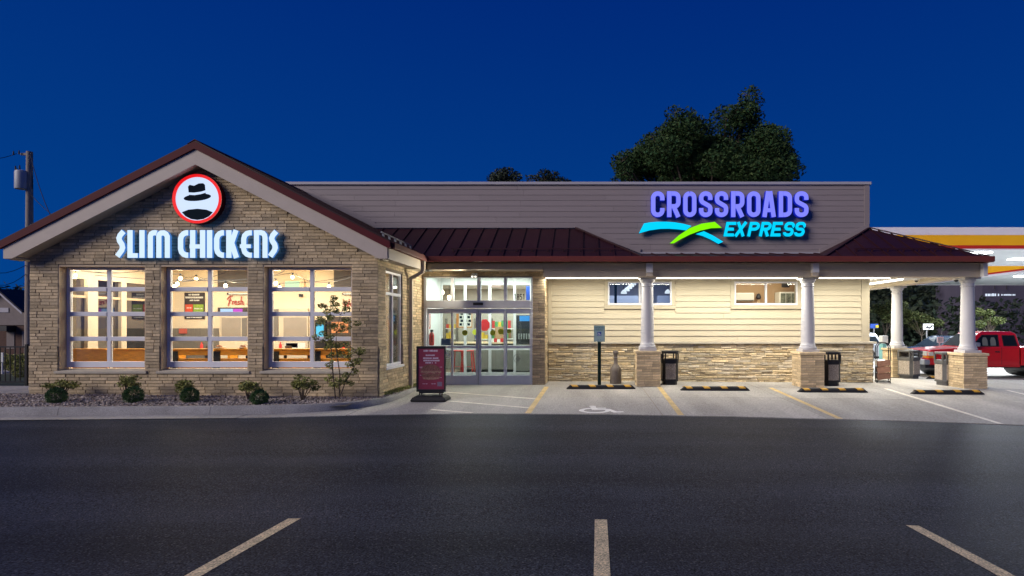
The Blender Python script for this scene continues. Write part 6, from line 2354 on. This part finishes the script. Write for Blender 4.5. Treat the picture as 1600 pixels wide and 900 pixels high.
small_car('parked_car', 'dark blue parked sedan seen between the two corner columns', 'car', 'cardark', 4.7, 1.45, wx(1418, 27.5), 26.8, -0.32, R(8))
small_car('parked_suv', 'silver parked estate car just right of the store wall, beyond the rack', 'car', 'carsilver', 4.6, 1.62, wx(1257, 30), 30, -0.36, R(4), True)

# ------------------------------------------------------------------ foliage
def leaf_cloud(b, blobs, n, size, r, flat_=0.0):
    vol = [x[3] * x[4] * x[5] for x in blobs]
    tot = sum(vol)
    for (cx0, cy0, cz0, rx, ry, rz), v in zip(blobs, vol):
        for _ in range(int(n * v / tot)):
            while True:
                p = Vector((r.uniform(-1, 1), r.uniform(-1, 1), r.uniform(-1, 1)))
                if p.length <= 1 and p.length > r.random() * 0.75:
                    break
            c = Vector((cx0 + p.x * rx, cy0 + p.y * ry, cz0 + p.z * rz))
            d = Vector((r.gauss(0, 1), r.gauss(0, 1), r.gauss(0, 0.7))).normalized()
            q = d.orthogonal().normalized()
            q = (q * math.cos(a) + d.cross(q) * math.sin(a)) if (a := r.uniform(0, 6.28)) else q
            s = size * r.uniform(0.6, 1.3)
            w_ = s * 0.5
            k = len(b.v)
            b.v += [tuple(c - d * s * 0.5), tuple(c + q * w_ * 0.5), tuple(c + d * s * 0.5), tuple(c - q * w_ * 0.5)]
            b.f.append([k, k + 1, k + 2, k + 3])
            b.m.append(0)


def tree(name, label, cat, base, h_trunk, blobs, n, size, leafm, seed, tr=0.3, group=None, twigs=0):
    r = random.Random(seed)
    t = thing(name, label, cat, base, group)
    b = MB()
    x, y, z = base
    top = Vector((x, y, z + h_trunk))
    b.cyl((x, y, z - 0.2), top, tr, tr * 0.6, 9)
    for bl in blobs:
        m = top.lerp(Vector(bl[:3]), 0.5) + Vector((r.uniform(-.2, .2), r.uniform(-.2, .2), 0)) * tr * 3
        b.cyl(top, m, tr * 0.42, tr * 0.26, 6)
        b.cyl(m, Vector(bl[:3]) + Vector((0, 0, bl[5] * 0.4)), tr * 0.26, tr * 0.06, 6)
        for _ in range(twigs):
            d = Vector((r.gauss(0, 1), r.gauss(0, 1), r.uniform(-0.1, 1.2))).normalized()
            e_ = Vector(bl[:3]) + Vector((d.x * bl[3], d.y * bl[4], d.z * bl[5])) * r.uniform(0.8, 1.2)
            b.cyl(Vector(bl[:3]), e_, tr * 0.07, 0.005, 4)
    b.build('trunk', M['bark'], t, smooth=True)
    b = MB()
    leaf_cloud(b, blobs, n, size, r)
    b.build('crown', M[leafm], t)
    return t


# the big tree behind the store
r = random.Random(11)
D_ = 34.0
bl = []
for px, py, rp in ((1010, 262, 42), (1050, 245, 46), (985, 265, 30), (1075, 225, 40), (1110, 215, 36), (1095, 250, 50), (1160, 205, 34), (1163, 175, 20), (1158, 190, 26), (1140, 235, 44),
                   (1190, 240, 40), (1215, 258, 38), (1240, 268, 28), (1180, 262, 48), (1040, 275, 44), (1130, 270, 50), (1045, 205, 20), (1020, 222, 22), (965, 276, 20), (1200, 218, 20), (1080, 195, 18)):
    for k in range(3):
        y = D_ + r.uniform(-2.5, 2.5)
        s = rp * D_ / F * r.uniform(0.5, 0.8)
        bl.append((wx(px + r.uniform(-0.55, 0.55) * rp, D_), y, wz(py + r.uniform(-0.45, 0.45) * rp, D_), s * 1.1, s * 1.2, s * 0.85))
bl += [(wx(r.uniform(1000, 1215), D_), D_ + r.uniform(-2.6, 0.5), wz(r.uniform(232, 282), D_), r.uniform(0.9, 1.4), 1.1, r.uniform(0.7, 1.0)) for k in range(22)]
bl += [(wx(1110, D_) + r.uniform(-4.5, 4.5), D_ + r.uniform(-2, 2), r.uniform(6.5, 9), 1.7, 1.7, 1.2) for k in range(16)]
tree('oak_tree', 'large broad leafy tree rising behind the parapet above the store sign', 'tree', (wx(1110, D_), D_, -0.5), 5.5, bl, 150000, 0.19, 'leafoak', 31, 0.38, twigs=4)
r = random.Random(12)
D_ = 48.0
for pxs, lab, sd in ((((778, 276, 17), (792, 272, 18), (806, 278, 14), (770, 283, 12), (788, 285, 20)), 'small dark tree top above the parapet, left one of the pair', 41),
                     (((840, 279, 12), (852, 276, 13), (866, 279, 11), (828, 282, 9), (850, 286, 18)), 'small dark tree top above the parapet, right one of the pair', 42)):
    bl = []
    for px, py, rp in pxs:
        for k in range(2):
            s = rp * D_ / F * r.uniform(0.6, 0.95)
            bl.append((wx(px + r.uniform(-.4, .4) * rp, D_), D_ + r.uniform(-1, 1), wz(py + r.uniform(-.3, .3) * rp, D_), s, s, s * 0.9))
    cxm = sum(p[0] for p in pxs) / len(pxs)
    bl += [(wx(cxm, D_) + r.uniform(-1.5, 1.5), D_, r.uniform(9, 13), 1.6, 1.6, 1.5) for k in range(5)]
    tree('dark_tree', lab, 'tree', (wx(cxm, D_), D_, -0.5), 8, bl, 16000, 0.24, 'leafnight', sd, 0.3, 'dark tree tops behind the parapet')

M['leafyoung'] = mat('young_tree_leaf', (0.06, 0.085, 0.03), 0.6, isl=0.5, col2=(0.09, 0.10, 0.035), spec=0.2)
# young trees by the forecourt
for px, py, D_, wd, hh_, lab, sd, n in ((1383, 486, 42, 26, 40, 'pale lit young tree just right of the store wall', 51, 2600), (1440, 500, 42, 42, 26, 'wide low young tree between the two corner columns', 52, 2600), (1545, 496, 42, 34, 24, 'low young tree above the cab of the red pickup', 53, 1800)):
    r = random.Random(sd)
    bl = []
    for k in range(9):
        s = 0.32 * hh_ * D_ / F * r.uniform(0.6, 1)
        bl.append((wx(px + r.uniform(-.5, .5) * wd * 1.3, D_), D_ + r.uniform(-.6, .6), wz(py + r.uniform(-.45, .45) * hh_, D_), s * 1.3, s, s * 0.8))
    tree('young_tree', lab, 'tree', (wx(px, D_), D_, -0.4), 1.2, bl, n, 0.22, 'leafyoung', sd, 0.06, 'young trees round the forecourt')

# dark woods far off to the left and right
r = random.Random(61)
b = MB()
bl = []
for k in range(150):
    x = r.uniform(22, 82)
    D_ = r.uniform(66, 78)
    top = 8.4 + 0.9 * math.sin(x * 0.35) + r.uniform(-0.8, 0.8)
    for z in (1.5, 3.6, 5.4, top - 1.4):
        bl.append((x + r.uniform(-1, 1), D_, z, 2.2, 1.5, 1.6))
for k in range(70):
    x = r.uniform(-140, -66)
    D_ = r.uniform(84, 98)
    top = 7.2 + 0.9 * math.sin(x * 0.2) + r.uniform(-0.8, 0.5)
    for z in (1.5, 4, top - 1.6):
        bl.append((x, D_, z, 3.0, 1.5, 1.9))
for k in range(60):
    x = r.uniform(24, 56)
    D_ = r.uniform(50, 56)
    for z in (0.6, 2.0, r.uniform(3.0, 3.7)):
        bl.append((x, D_, z, 1.6, 1.0, 1.1))
leaf_cloud(b, bl, 60000, 0.6, r)
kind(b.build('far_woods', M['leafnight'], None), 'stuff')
b = MB().box(18, 90, 80, 80.3, -0.72, 8.6).box(-160, -66, 99, 99.3, -0.72, 6.2)
kind(b.build('wood_edge', M['leafnight'], None), 'structure')

# shrubs in the gravel
def shrub(px, py0, D_, wpx, hpx, label, sd, n=950, size=0.05):
    r = random.Random(sd)
    x = wx(px, D_)
    z0 = bed_z(x, D_)
    t = thing('shrub', label, 'shrub', (x, D_, z0), 'loose leafy shrubs along the brick wall')
    w_, h = wpx * D_ / F / 2, hpx * D_ / F
    b, lf = MB(), MB()
    for k in range(13):
        a = r.uniform(0, 6.28)
        rr = r.uniform(0.2, 1.0) * w_
        e_ = Vector((x + rr * math.cos(a), D_ + rr * math.sin(a) * 0.8, z0 + h * r.uniform(0.6, 1.02) * (1 - 0.25 * rr / w_)))
        m = Vector((x, D_, z0)).lerp(e_, 0.5) + Vector((0, 0, 0.06))
        b.cyl((x + r.uniform(-.02, .02), D_ + r.uniform(-.02, .02), z0 - 0.02), m, 0.008, 0.006, 5)
        b.cyl(m, e_, 0.006, 0.002, 5)
        bl = [(e_.x, e_.y, e_.z - 0.02, 0.085, 0.085, 0.055), (m.x * 0.4 + e_.x * 0.6, m.y * 0.4 + e_.y * 0.6, m.z * 0.4 + e_.z * 0.6, 0.07, 0.07, 0.05)]
        leaf_cloud(lf, bl, n / 13, size, r)
    b.build('stem', M['bark'], t)
    lf.build('foliage', M['leaf'], t)


shrub(97, 612, 11.55, 46, 36, 'loose green shrub behind the leftmost clipped ball below the left window', 71)
shrub(197, 616, 11.5, 40, 40, 'loose green shrub under the right end of the left window sill', 72)
shrub(289, 616, 11.5, 32, 32, 'small loose green shrub under the left half of the middle window', 73)
shrub(388, 615, 11.5, 36, 34, 'loose green shrub below the brick post between middle and right windows', 74)
shrub(472, 620, 11.4, 44, 46, 'pale yellowish loose shrub under the right window, left of the young tree', 75, 1300)


def ball(px, pyb, D_, rpx, label, sd):
    r = random.Random(sd)
    x = wx(px, D_)
    z0 = bed_z(x, D_)
    rr = rpx * D_ / F
    t = thing('clipped_ball', label, 'shrub', (x, D_, z0), 'round clipped shrubs in the gravel')
    MB().cyl((x, D_, z0 - 0.02), (x, D_, z0 + rr), 0.02, 0.01, 6).build('stem', M['bark'], t)
    b = MB()
    for _ in range(2300):
        d = Vector((r.gauss(0, 1), r.gauss(0, 1), r.gauss(0, 1))).normalized()
        bump = 1 + 0.06 * math.sin(5 * d.x + sd) * math.sin(6 * d.z + 2 * d.y)
        c = Vector((x, D_, z0 + rr * 0.92)) + d * rr * (r.uniform(0.7, 1.03) * bump)
        u = (d + Vector((r.gauss(0, .6), r.gauss(0, .6), r.gauss(0, .6)))).normalized()
        q = u.orthogonal().normalized()
        s = r.uniform(0.022, 0.04)
        k = len(b.v)
        b.v += [tuple(c - q * s * 0.4), tuple(c + u * s * 0.3), tuple(c + q * s * 0.4 + u * s * 0.2), tuple(c + u * s)]
        b.f.append([k, k + 1, k + 3, k + 2])
        b.m.append(0)
    b.build('foliage', M['leafdark'], t)


ball(88, 635, 11.0, 12.5, 'dark clipped ball shrub at the left end of the gravel bed', 81)
ball(208.5, 632, 11.1, 13, 'dark clipped ball shrub below the post between left and middle windows', 82)
ball(296.5, 629, 11.15, 12, 'dark clipped ball shrub below the middle window', 83)
ball(405.5, 632, 11.0, 12, 'dark clipped ball shrub below the left edge of the right window', 84)

# slender young tree in front of the right window
r = random.Random(91)
D_ = 11.45
bx = wx(527, D_)
z0 = bed_z(bx, D_)
t = thing('sapling', 'slender twin stemmed young tree in front of the right window', 'tree', (bx, D_, z0))
b, lf = MB(), MB()
P2 = lambda px, py, dy=0.0: Vector((wx(px, D_), D_ + dy, wz(py, D_)))
stems = [[P2(524, 622), P2(520, 580), P2(516, 540, 0.03), P2(515, 505, 0.0), P2(517, 480), P2(516, 464)], [P2(530, 622), P2(531, 585), P2(527, 545, -0.05), P2(527, 520, -0.05), P2(533, 492, -0.04)], [P2(531, 620), P2(540, 596), P2(552, 574, 0.04), P2(560, 556, 0.06)]]
for s in stems:
    n = len(s) - 1
    for k in range(n):
        b.cyl(s[k], s[k + 1], lerp(0.014, 0.004, k / n), lerp(0.014, 0.004, (k + 1) / n), 6)
tips = [(500, 500), (494, 508), (505, 488), (510, 478), (516, 466), (521, 474), (527, 482), (535, 476), (546, 486), (538, 497), (524, 498), (512, 512), (505, 520), (550, 502), (558, 508), (530, 510), (540, 515), (520, 524),
        (515, 534), (528, 536), (540, 538), (550, 545), (508, 545), (518, 552), (532, 556), (545, 556), (560, 552), (555, 566), (542, 572), (562, 562), (524, 566), (550, 580), (540, 588), (530, 594), (520, 598), (512, 590), (535, 600), (545, 596), (518, 606), (500, 528), (566, 548)]
allp = [q for s in stems for q in s[1:]]
for px, py in tips:
    e_ = P2(px + r.uniform(-3, 3), py + r.uniform(-3, 3), r.uniform(-0.22, 0.22))
    c = min((q for q in allp if q.z < e_.z + 0.02 or True), key=lambda q: (q - e_ + Vector((0, 0, 0.12))).length)
    b.cyl(c, e_, 0.005, 0.002, 5)
    leaf_cloud(lf, [(e_.x, e_.y, e_.z, 0.085, 0.085, 0.06), (lerp(c.x, e_.x, .6), lerp(c.y, e_.y, .6), lerp(c.z, e_.z, .6), 0.06, 0.06, 0.04)], 95, 0.05, r)
b.build('trunk', M['bark'], t, smooth=True)
lf.build('foliage', M['leaf'], t)

# ground cover along the wing's side wall
b = MB()
r = random.Random(95)
for _ in range(2600):
    y = r.uniform(12.3, 14.9)
    x = r.uniform(-4.48, -4.38 + 0.0)
    z = bed_z(x, y) + r.uniform(0, 0.07)
    d = Vector((r.gauss(0, 1), r.gauss(0, 1), abs(r.gauss(0, 1)) + 0.3)).normalized()
    q = d.orthogonal().normalized()
    s = 0.045
    k = len(b.v)
    c = Vector((x, y, z))
    b.v += [tuple(c - q * s * .3), tuple(c + q * s * .3), tuple(c + d * s)]
    b.f.append([k, k + 1, k + 2])
    b.m.append(0)
kind(b.build('ground_cover', M['leaf'], None), 'stuff')

# ------------------------------------------------------------------ left edge: railing, house, hedge, street pole
t = thing('railing', 'black metal picket railing at the left end of the restaurant', 'railing', (-14.6, 14.2, 0.12))
fa, fb = Vector((-26.0, 13.9, 0.14)), Vector((-12.13, 14.35, 0.12))
dv = (fb - fa)
for z in (0.10, 1.0):
    MB().bar(fa + Vector((0, 0, z)), fb + Vector((0, 0, z)), 0.03, 0.035).build('rail', M['iron'], t)
n = 112
for k in range(n):
    p = fa.lerp(fb, (k + 0.5) / n)
    MB().box(p.x - 0.009, p.x + 0.009, p.y - 0.009, p.y + 0.009, p.z + 0.08, p.z + 0.985).build('picket', M['iron'], t)
for u in (0.12, 0.3, 0.48, 0.66, 0.838, 0.995):
    p = fa.lerp(fb, u)
    MB().box(p.x - 0.028, p.x + 0.028, p.y - 0.028, p.y + 0.028, p.z - 0.05, p.z + 1.07).build('post', M['iron'], t, bevel=0.004)

D_ = 42.0
hx = lambda px: wx(px, D_)
hz = lambda py: wz(py, D_)
M['housebrick'] = mat('house_brick', (0.11, 0.060, 0.045), 0.9, var=0.3, scale=5, bump=0.4, stretch=(1, 1, 5))
M['housewall'] = mat('house_siding', (0.22, 0.18, 0.17), 0.7, var=0.1, scale=3)
M['roofdark'] = mat('dark_shingle', (0.05, 0.045, 0.045), 0.9, var=0.2, scale=6)
t = thing('house', 'brown brick house with taupe gable across the street at the far left', 'house', (hx(5), D_ + 4, -0.6))
MB().box(hx(-60), hx(38), D_, D_ + 9, -0.7, hz(508)).build('wall', M['housebrick'], t)
b = MB()
b.prism([(hx(-62), hz(508)), (hx(40), hz(508)), (hx(40), hz(487)), (hx(3), hz(474) + 0.9), (hx(-62), hz(500))], D_ - 0.05, D_ + 9, lambda u, v, a: (u, a, v))
b.build('gable', M['housewall'], t, fix=True)
for p, q in (((42, 488.5), (3, 472.5 - 18.5)), ((3, 454), (-66, 490))):
    b = MB()
    b.prism([(hx(p[0]), hz(p[1])), (hx(q[0]), hz(q[1])), (hx(q[0]), hz(q[1]) + 0.13), (hx(p[0]), hz(p[1]) + 0.13)], D_ - 0.35, D_ + 9.2, lambda u, v, a: (u, a, v))
    b.build('roof', M['roofdark'], t, fix=True)
    b = MB()
    b.prism([(hx(p[0]), hz(p[1]) - 0.13), (hx(q[0]), hz(q[1]) - 0.13), (hx(q[0]), hz(q[1]) + 0.03), (hx(p[0]), hz(p[1]) + 0.03)], D_ - 0.39, D_ - 0.36, lambda u, v, a: (u, a, v))
    b.build('roof_trim', M['capmetal'], t, fix=True)
b = MB()
b.prism([(hx(-40), hz(486)), (hx(40), hz(487)), (hx(3), hz(457))], D_ - 0.04, D_ + 1, lambda u, v, a: (u, a, v))
b.build('gable', M['housewall'], t, fix=True)
MB().box(hx(1), hx(15), D_ - 0.09, D_ - 0.055, hz(488), hz(481)).build('attic_vent', M['capmetal'], t)
MB().box(hx(11), hx(23), D_ - 0.04, D_ - 0.005, hz(545), hz(518)).build('door', M['housewall'], t)
MB().box(hx(8), hx(25), D_ - 0.7, D_ - 0.01, hz(517), hz(509)).build('awning', M['black'], t)
MB().box(hx(35.5), hx(38), D_ - 0.06, D_ - 0.005, hz(541), hz(518)).build('downspout', M['housewall'], t)
b = MB()
r = random.Random(97)
D2 = 20.4
leaf_cloud(b, [(wx(px, D2), D2, 0.12 + 0.2, 0.9, 0.5, 0.32) for px in (8, 24, 38, -8, -24)], 3200, 0.10, r)
tag(b.build('hedge', M['leaf'], None), 'low bright green hedge behind the railing on the far left', 'hedge')
D2 = 17.6
b = MB()
leaf_cloud(b, [(wx(32, D2), D2, 0.22, 0.22, 0.22, 0.24)], 900, 0.06, r)
tag(b.build('round_shrub', M['leaf'], None), 'small round green shrub just behind the railing post', 'shrub')
t = thing('yard_sign', 'small white board sign standing behind the railing at the left edge', 'sign', (wx(1, 19), 19.0, 0.0))
MB().box(wx(-3, 19), wx(4.5, 19), 19.0, 19.03, wz(566, 19), wz(551, 19)).build('board', M['white'], t)
MB().box(wx(0, 19), wx(1.2, 19), 19.04, 19.08, -0.1, wz(552, 19)).build('post', M['white'], t)

D_ = 27.0
X0 = wx(45.5, D_)
t = thing('utility_pole', 'weathered wooden utility pole with grey transformer at the left edge', 'utility pole', (X0, D_, -0.3))
MB().cyl((X0, D_, -0.4), (X0 + 0.02, D_, wz(237, D_)), 0.18, 0.125, 14).build('pole', M['pole'], t, smooth=True)
q = lambda px, py, dy=0.0: (wx(px, D_), D_ + dy, wz(py, D_))
MB().bar(q(33, 241), q(47, 241), 0.08, 0.10).build('crossarm', M['pole'], t)
MB().lathe(q(37.5, 297, -0.1), [(0.001, 0), (0.26, 0.02), (0.27, 0.06), (0.27, 0.82), (0.24, 0.90), (0.05, 0.95), (0.001, 0.95)], 20).build('transformer', mat('transformer_grey', (0.38, 0.40, 0.44), 0.5), t, smooth=True)
b = MB()
for px, py in ((29.5, 267), (27.5, 263), (34, 262), (24.5, 240), (33, 239)):
    b.cyl(q(px, py + 3, -0.1), q(px, py - 3, -0.1), 0.035, 0.02, 8)
b.build('insulator', M['black'], t)
b = MB()
b.tube([q(46.5, 243), q(49, 262), q(51, 290), q(49, 300), q(45, 302)], 0.02, 5).tube([q(41, 297), q(44, 307), q(50, 306), q(47, 312), q(42, 308)], 0.03, 5)
b.build('cable_drop', M['black'], t)
b = MB()
for e0, e1, sag in ((q(47, 303), (wx(150, 22), 22, wz(352, 22)), 0.5), (q(47, 241), (wx(90, 18), 18, wz(360, 18)), 0.3), (q(45, 412), (wx(-60, 24), 24, wz(400, 24)), 0.6), (q(45, 425), (wx(-60, 24), 24, wz(404, 24)), 0.9), (q(26, 240), (wx(-60, 24), 24, wz(236, 24)), 0.3)):
    a, c = Vector(e0), Vector(e1)
    pts = [a.lerp(c, k / 8) - Vector((0, 0, sag * math.sin(math.pi * k / 8))) for k in range(9)]
    b.tube(pts, 0.014, 5)
b.build('wire', M['black'], t)

# ------------------------------------------------------------------ right background
D_ = 29.0
x = wx(1449, D_)
t = thing('road_sign', 'white sign with a dark squiggle above the dark sedan', 'sign', (x, D_, -0.3))
MB().box(wx(1443, D_), wx(1458.5, D_), D_, D_ + 0.04, wz(515, D_), wz(506, D_)).build('board', M['white'], t)
b = MB()
b.tube([(wx(px, D_), D_ - 0.01, wz(py, D_)) for px, py in ((1447, 511), (1449, 510), (1451, 511.5), (1453, 512), (1456, 508.5), (1457.5, 508))], 0.03, 6)
b.build('print', M['black'], t)
MB().cyl((x, D_ + 0.06, -0.5), (x, D_ + 0.06, wz(507, D_)), 0.03, 0.03, 8).build('post', M['steel'], t)
D_ = 24.0
t = thing('notice_sign', 'small white notice on a post in front of the dark sedan', 'sign', (wx(1469, D_), D_, -0.3))
MB().box(wx(1464.5, D_), wx(1474, D_), D_, D_ + 0.03, wz(535.5, D_), wz(526.5, D_)).build('board', M['white'], t)
MB().box(wx(1465.6, D_), wx(1472.9, D_), D_ - 0.006, D_ - 0.001, wz(534.4, D_), wz(527.6, D_)).build('print', M['plate'], t)
MB().cyl((wx(1469, D_), D_ + 0.05, -0.4), (wx(1469, D_), D_ + 0.05, wz(528, D_)), 0.025, 0.025, 8).build('post', M['steel'], t)
D_ = 21.5
M['teal'] = mat('pale_teal_panel', (0.22, 0.48, 0.50), 0.4, var=0.1, scale=4)
t = thing('air_machine', 'pale teal and white upright machine behind the arched rack', 'machine', (wx(1383, D_), D_, -0.25))
MB().box(wx(1378.5, D_), wx(1388, D_), D_, D_ + 0.25, -0.24, wz(537, D_)).build('cabinet', M['teal'], t, bevel=0.02)
MB().box(wx(1378.5, D_), wx(1388, D_), D_, D_ + 0.25, wz(537, D_) + 0.003, wz(524.5, D_)).build('head', M['white'], t, bevel=0.02)
D_ = 60.0
t = thing('far_store', 'low dark store far off with a white lit name strip and two red lamps', 'building', (wx(1575, D_), D_, -0.7))
MB().box(wx(1535, D_), wx(1640, D_), D_, D_ + 8, -0.8, wz(432, D_)).build('wall', mat('far_store_wall', (0.10, 0.09, 0.13), 0.8, var=0.1, scale=0.8), t)
MB().box(wx(1530, D_), wx(1645, D_), D_ - 0.3, D_ + 8.3, wz(432, D_) + 0.005, wz(429, D_)).build('roof_edge', M['roofdark'], t)
b = MB()
M['farsign'] = emis('far_sign_light', (0.75, 0.85, 1.0), 0.95)
words(b, 1539, 1561, 458.5, 4.2, D_ - 0.05, lambda u, v: (wx(u, D_), wz(v, D_)), 5)
words(b, 1564, 1586, 459.5, 2.4, D_ - 0.05, lambda u, v: (wx(u, D_), wz(v, D_)), 6)
b.build('lit_strip', M['farsign'], t)
M['redlamp'] = emis('red_lamp', (1.0, 0.03, 0.08), 3.0)
for px in (1552, 1570.5):
    MB().sphere((wx(px, D_), D_ - 0.3, wz(438, D_)), 0.13, 10, 6).build('red_lamp', M['redlamp'], t)
    MB().cyl((wx(px, D_), D_ - 0.2, wz(438, D_)), (wx(px, D_), D_ - 0.2, wz(452, D_)), 0.04, 0.04, 6).build('lamp_post', M['roofdark'], t)
t = thing('info_post', 'small blue and yellow sign box above the silver car', 'sign', (wx(1365, 34), 34, -0.4))
MB().box(wx(1360, 34), wx(1372, 34), 34, 34.1, wz(513, 34), wz(506, 34)).build('panel', M['blue'], t)
MB().box(wx(1368, 34), wx(1372, 34), 33.94, 33.99, wz(512, 34), wz(508, 34)).build('lamp', emis('yellow_sign_light', (0.9, 0.7, 0.05), 0.9), t)
MB().cyl((wx(1366, 34), 34.05, -0.6), (wx(1366, 34), 34.05, wz(513, 34)), 0.04, 0.04, 6).build('post', M['steel'], t)
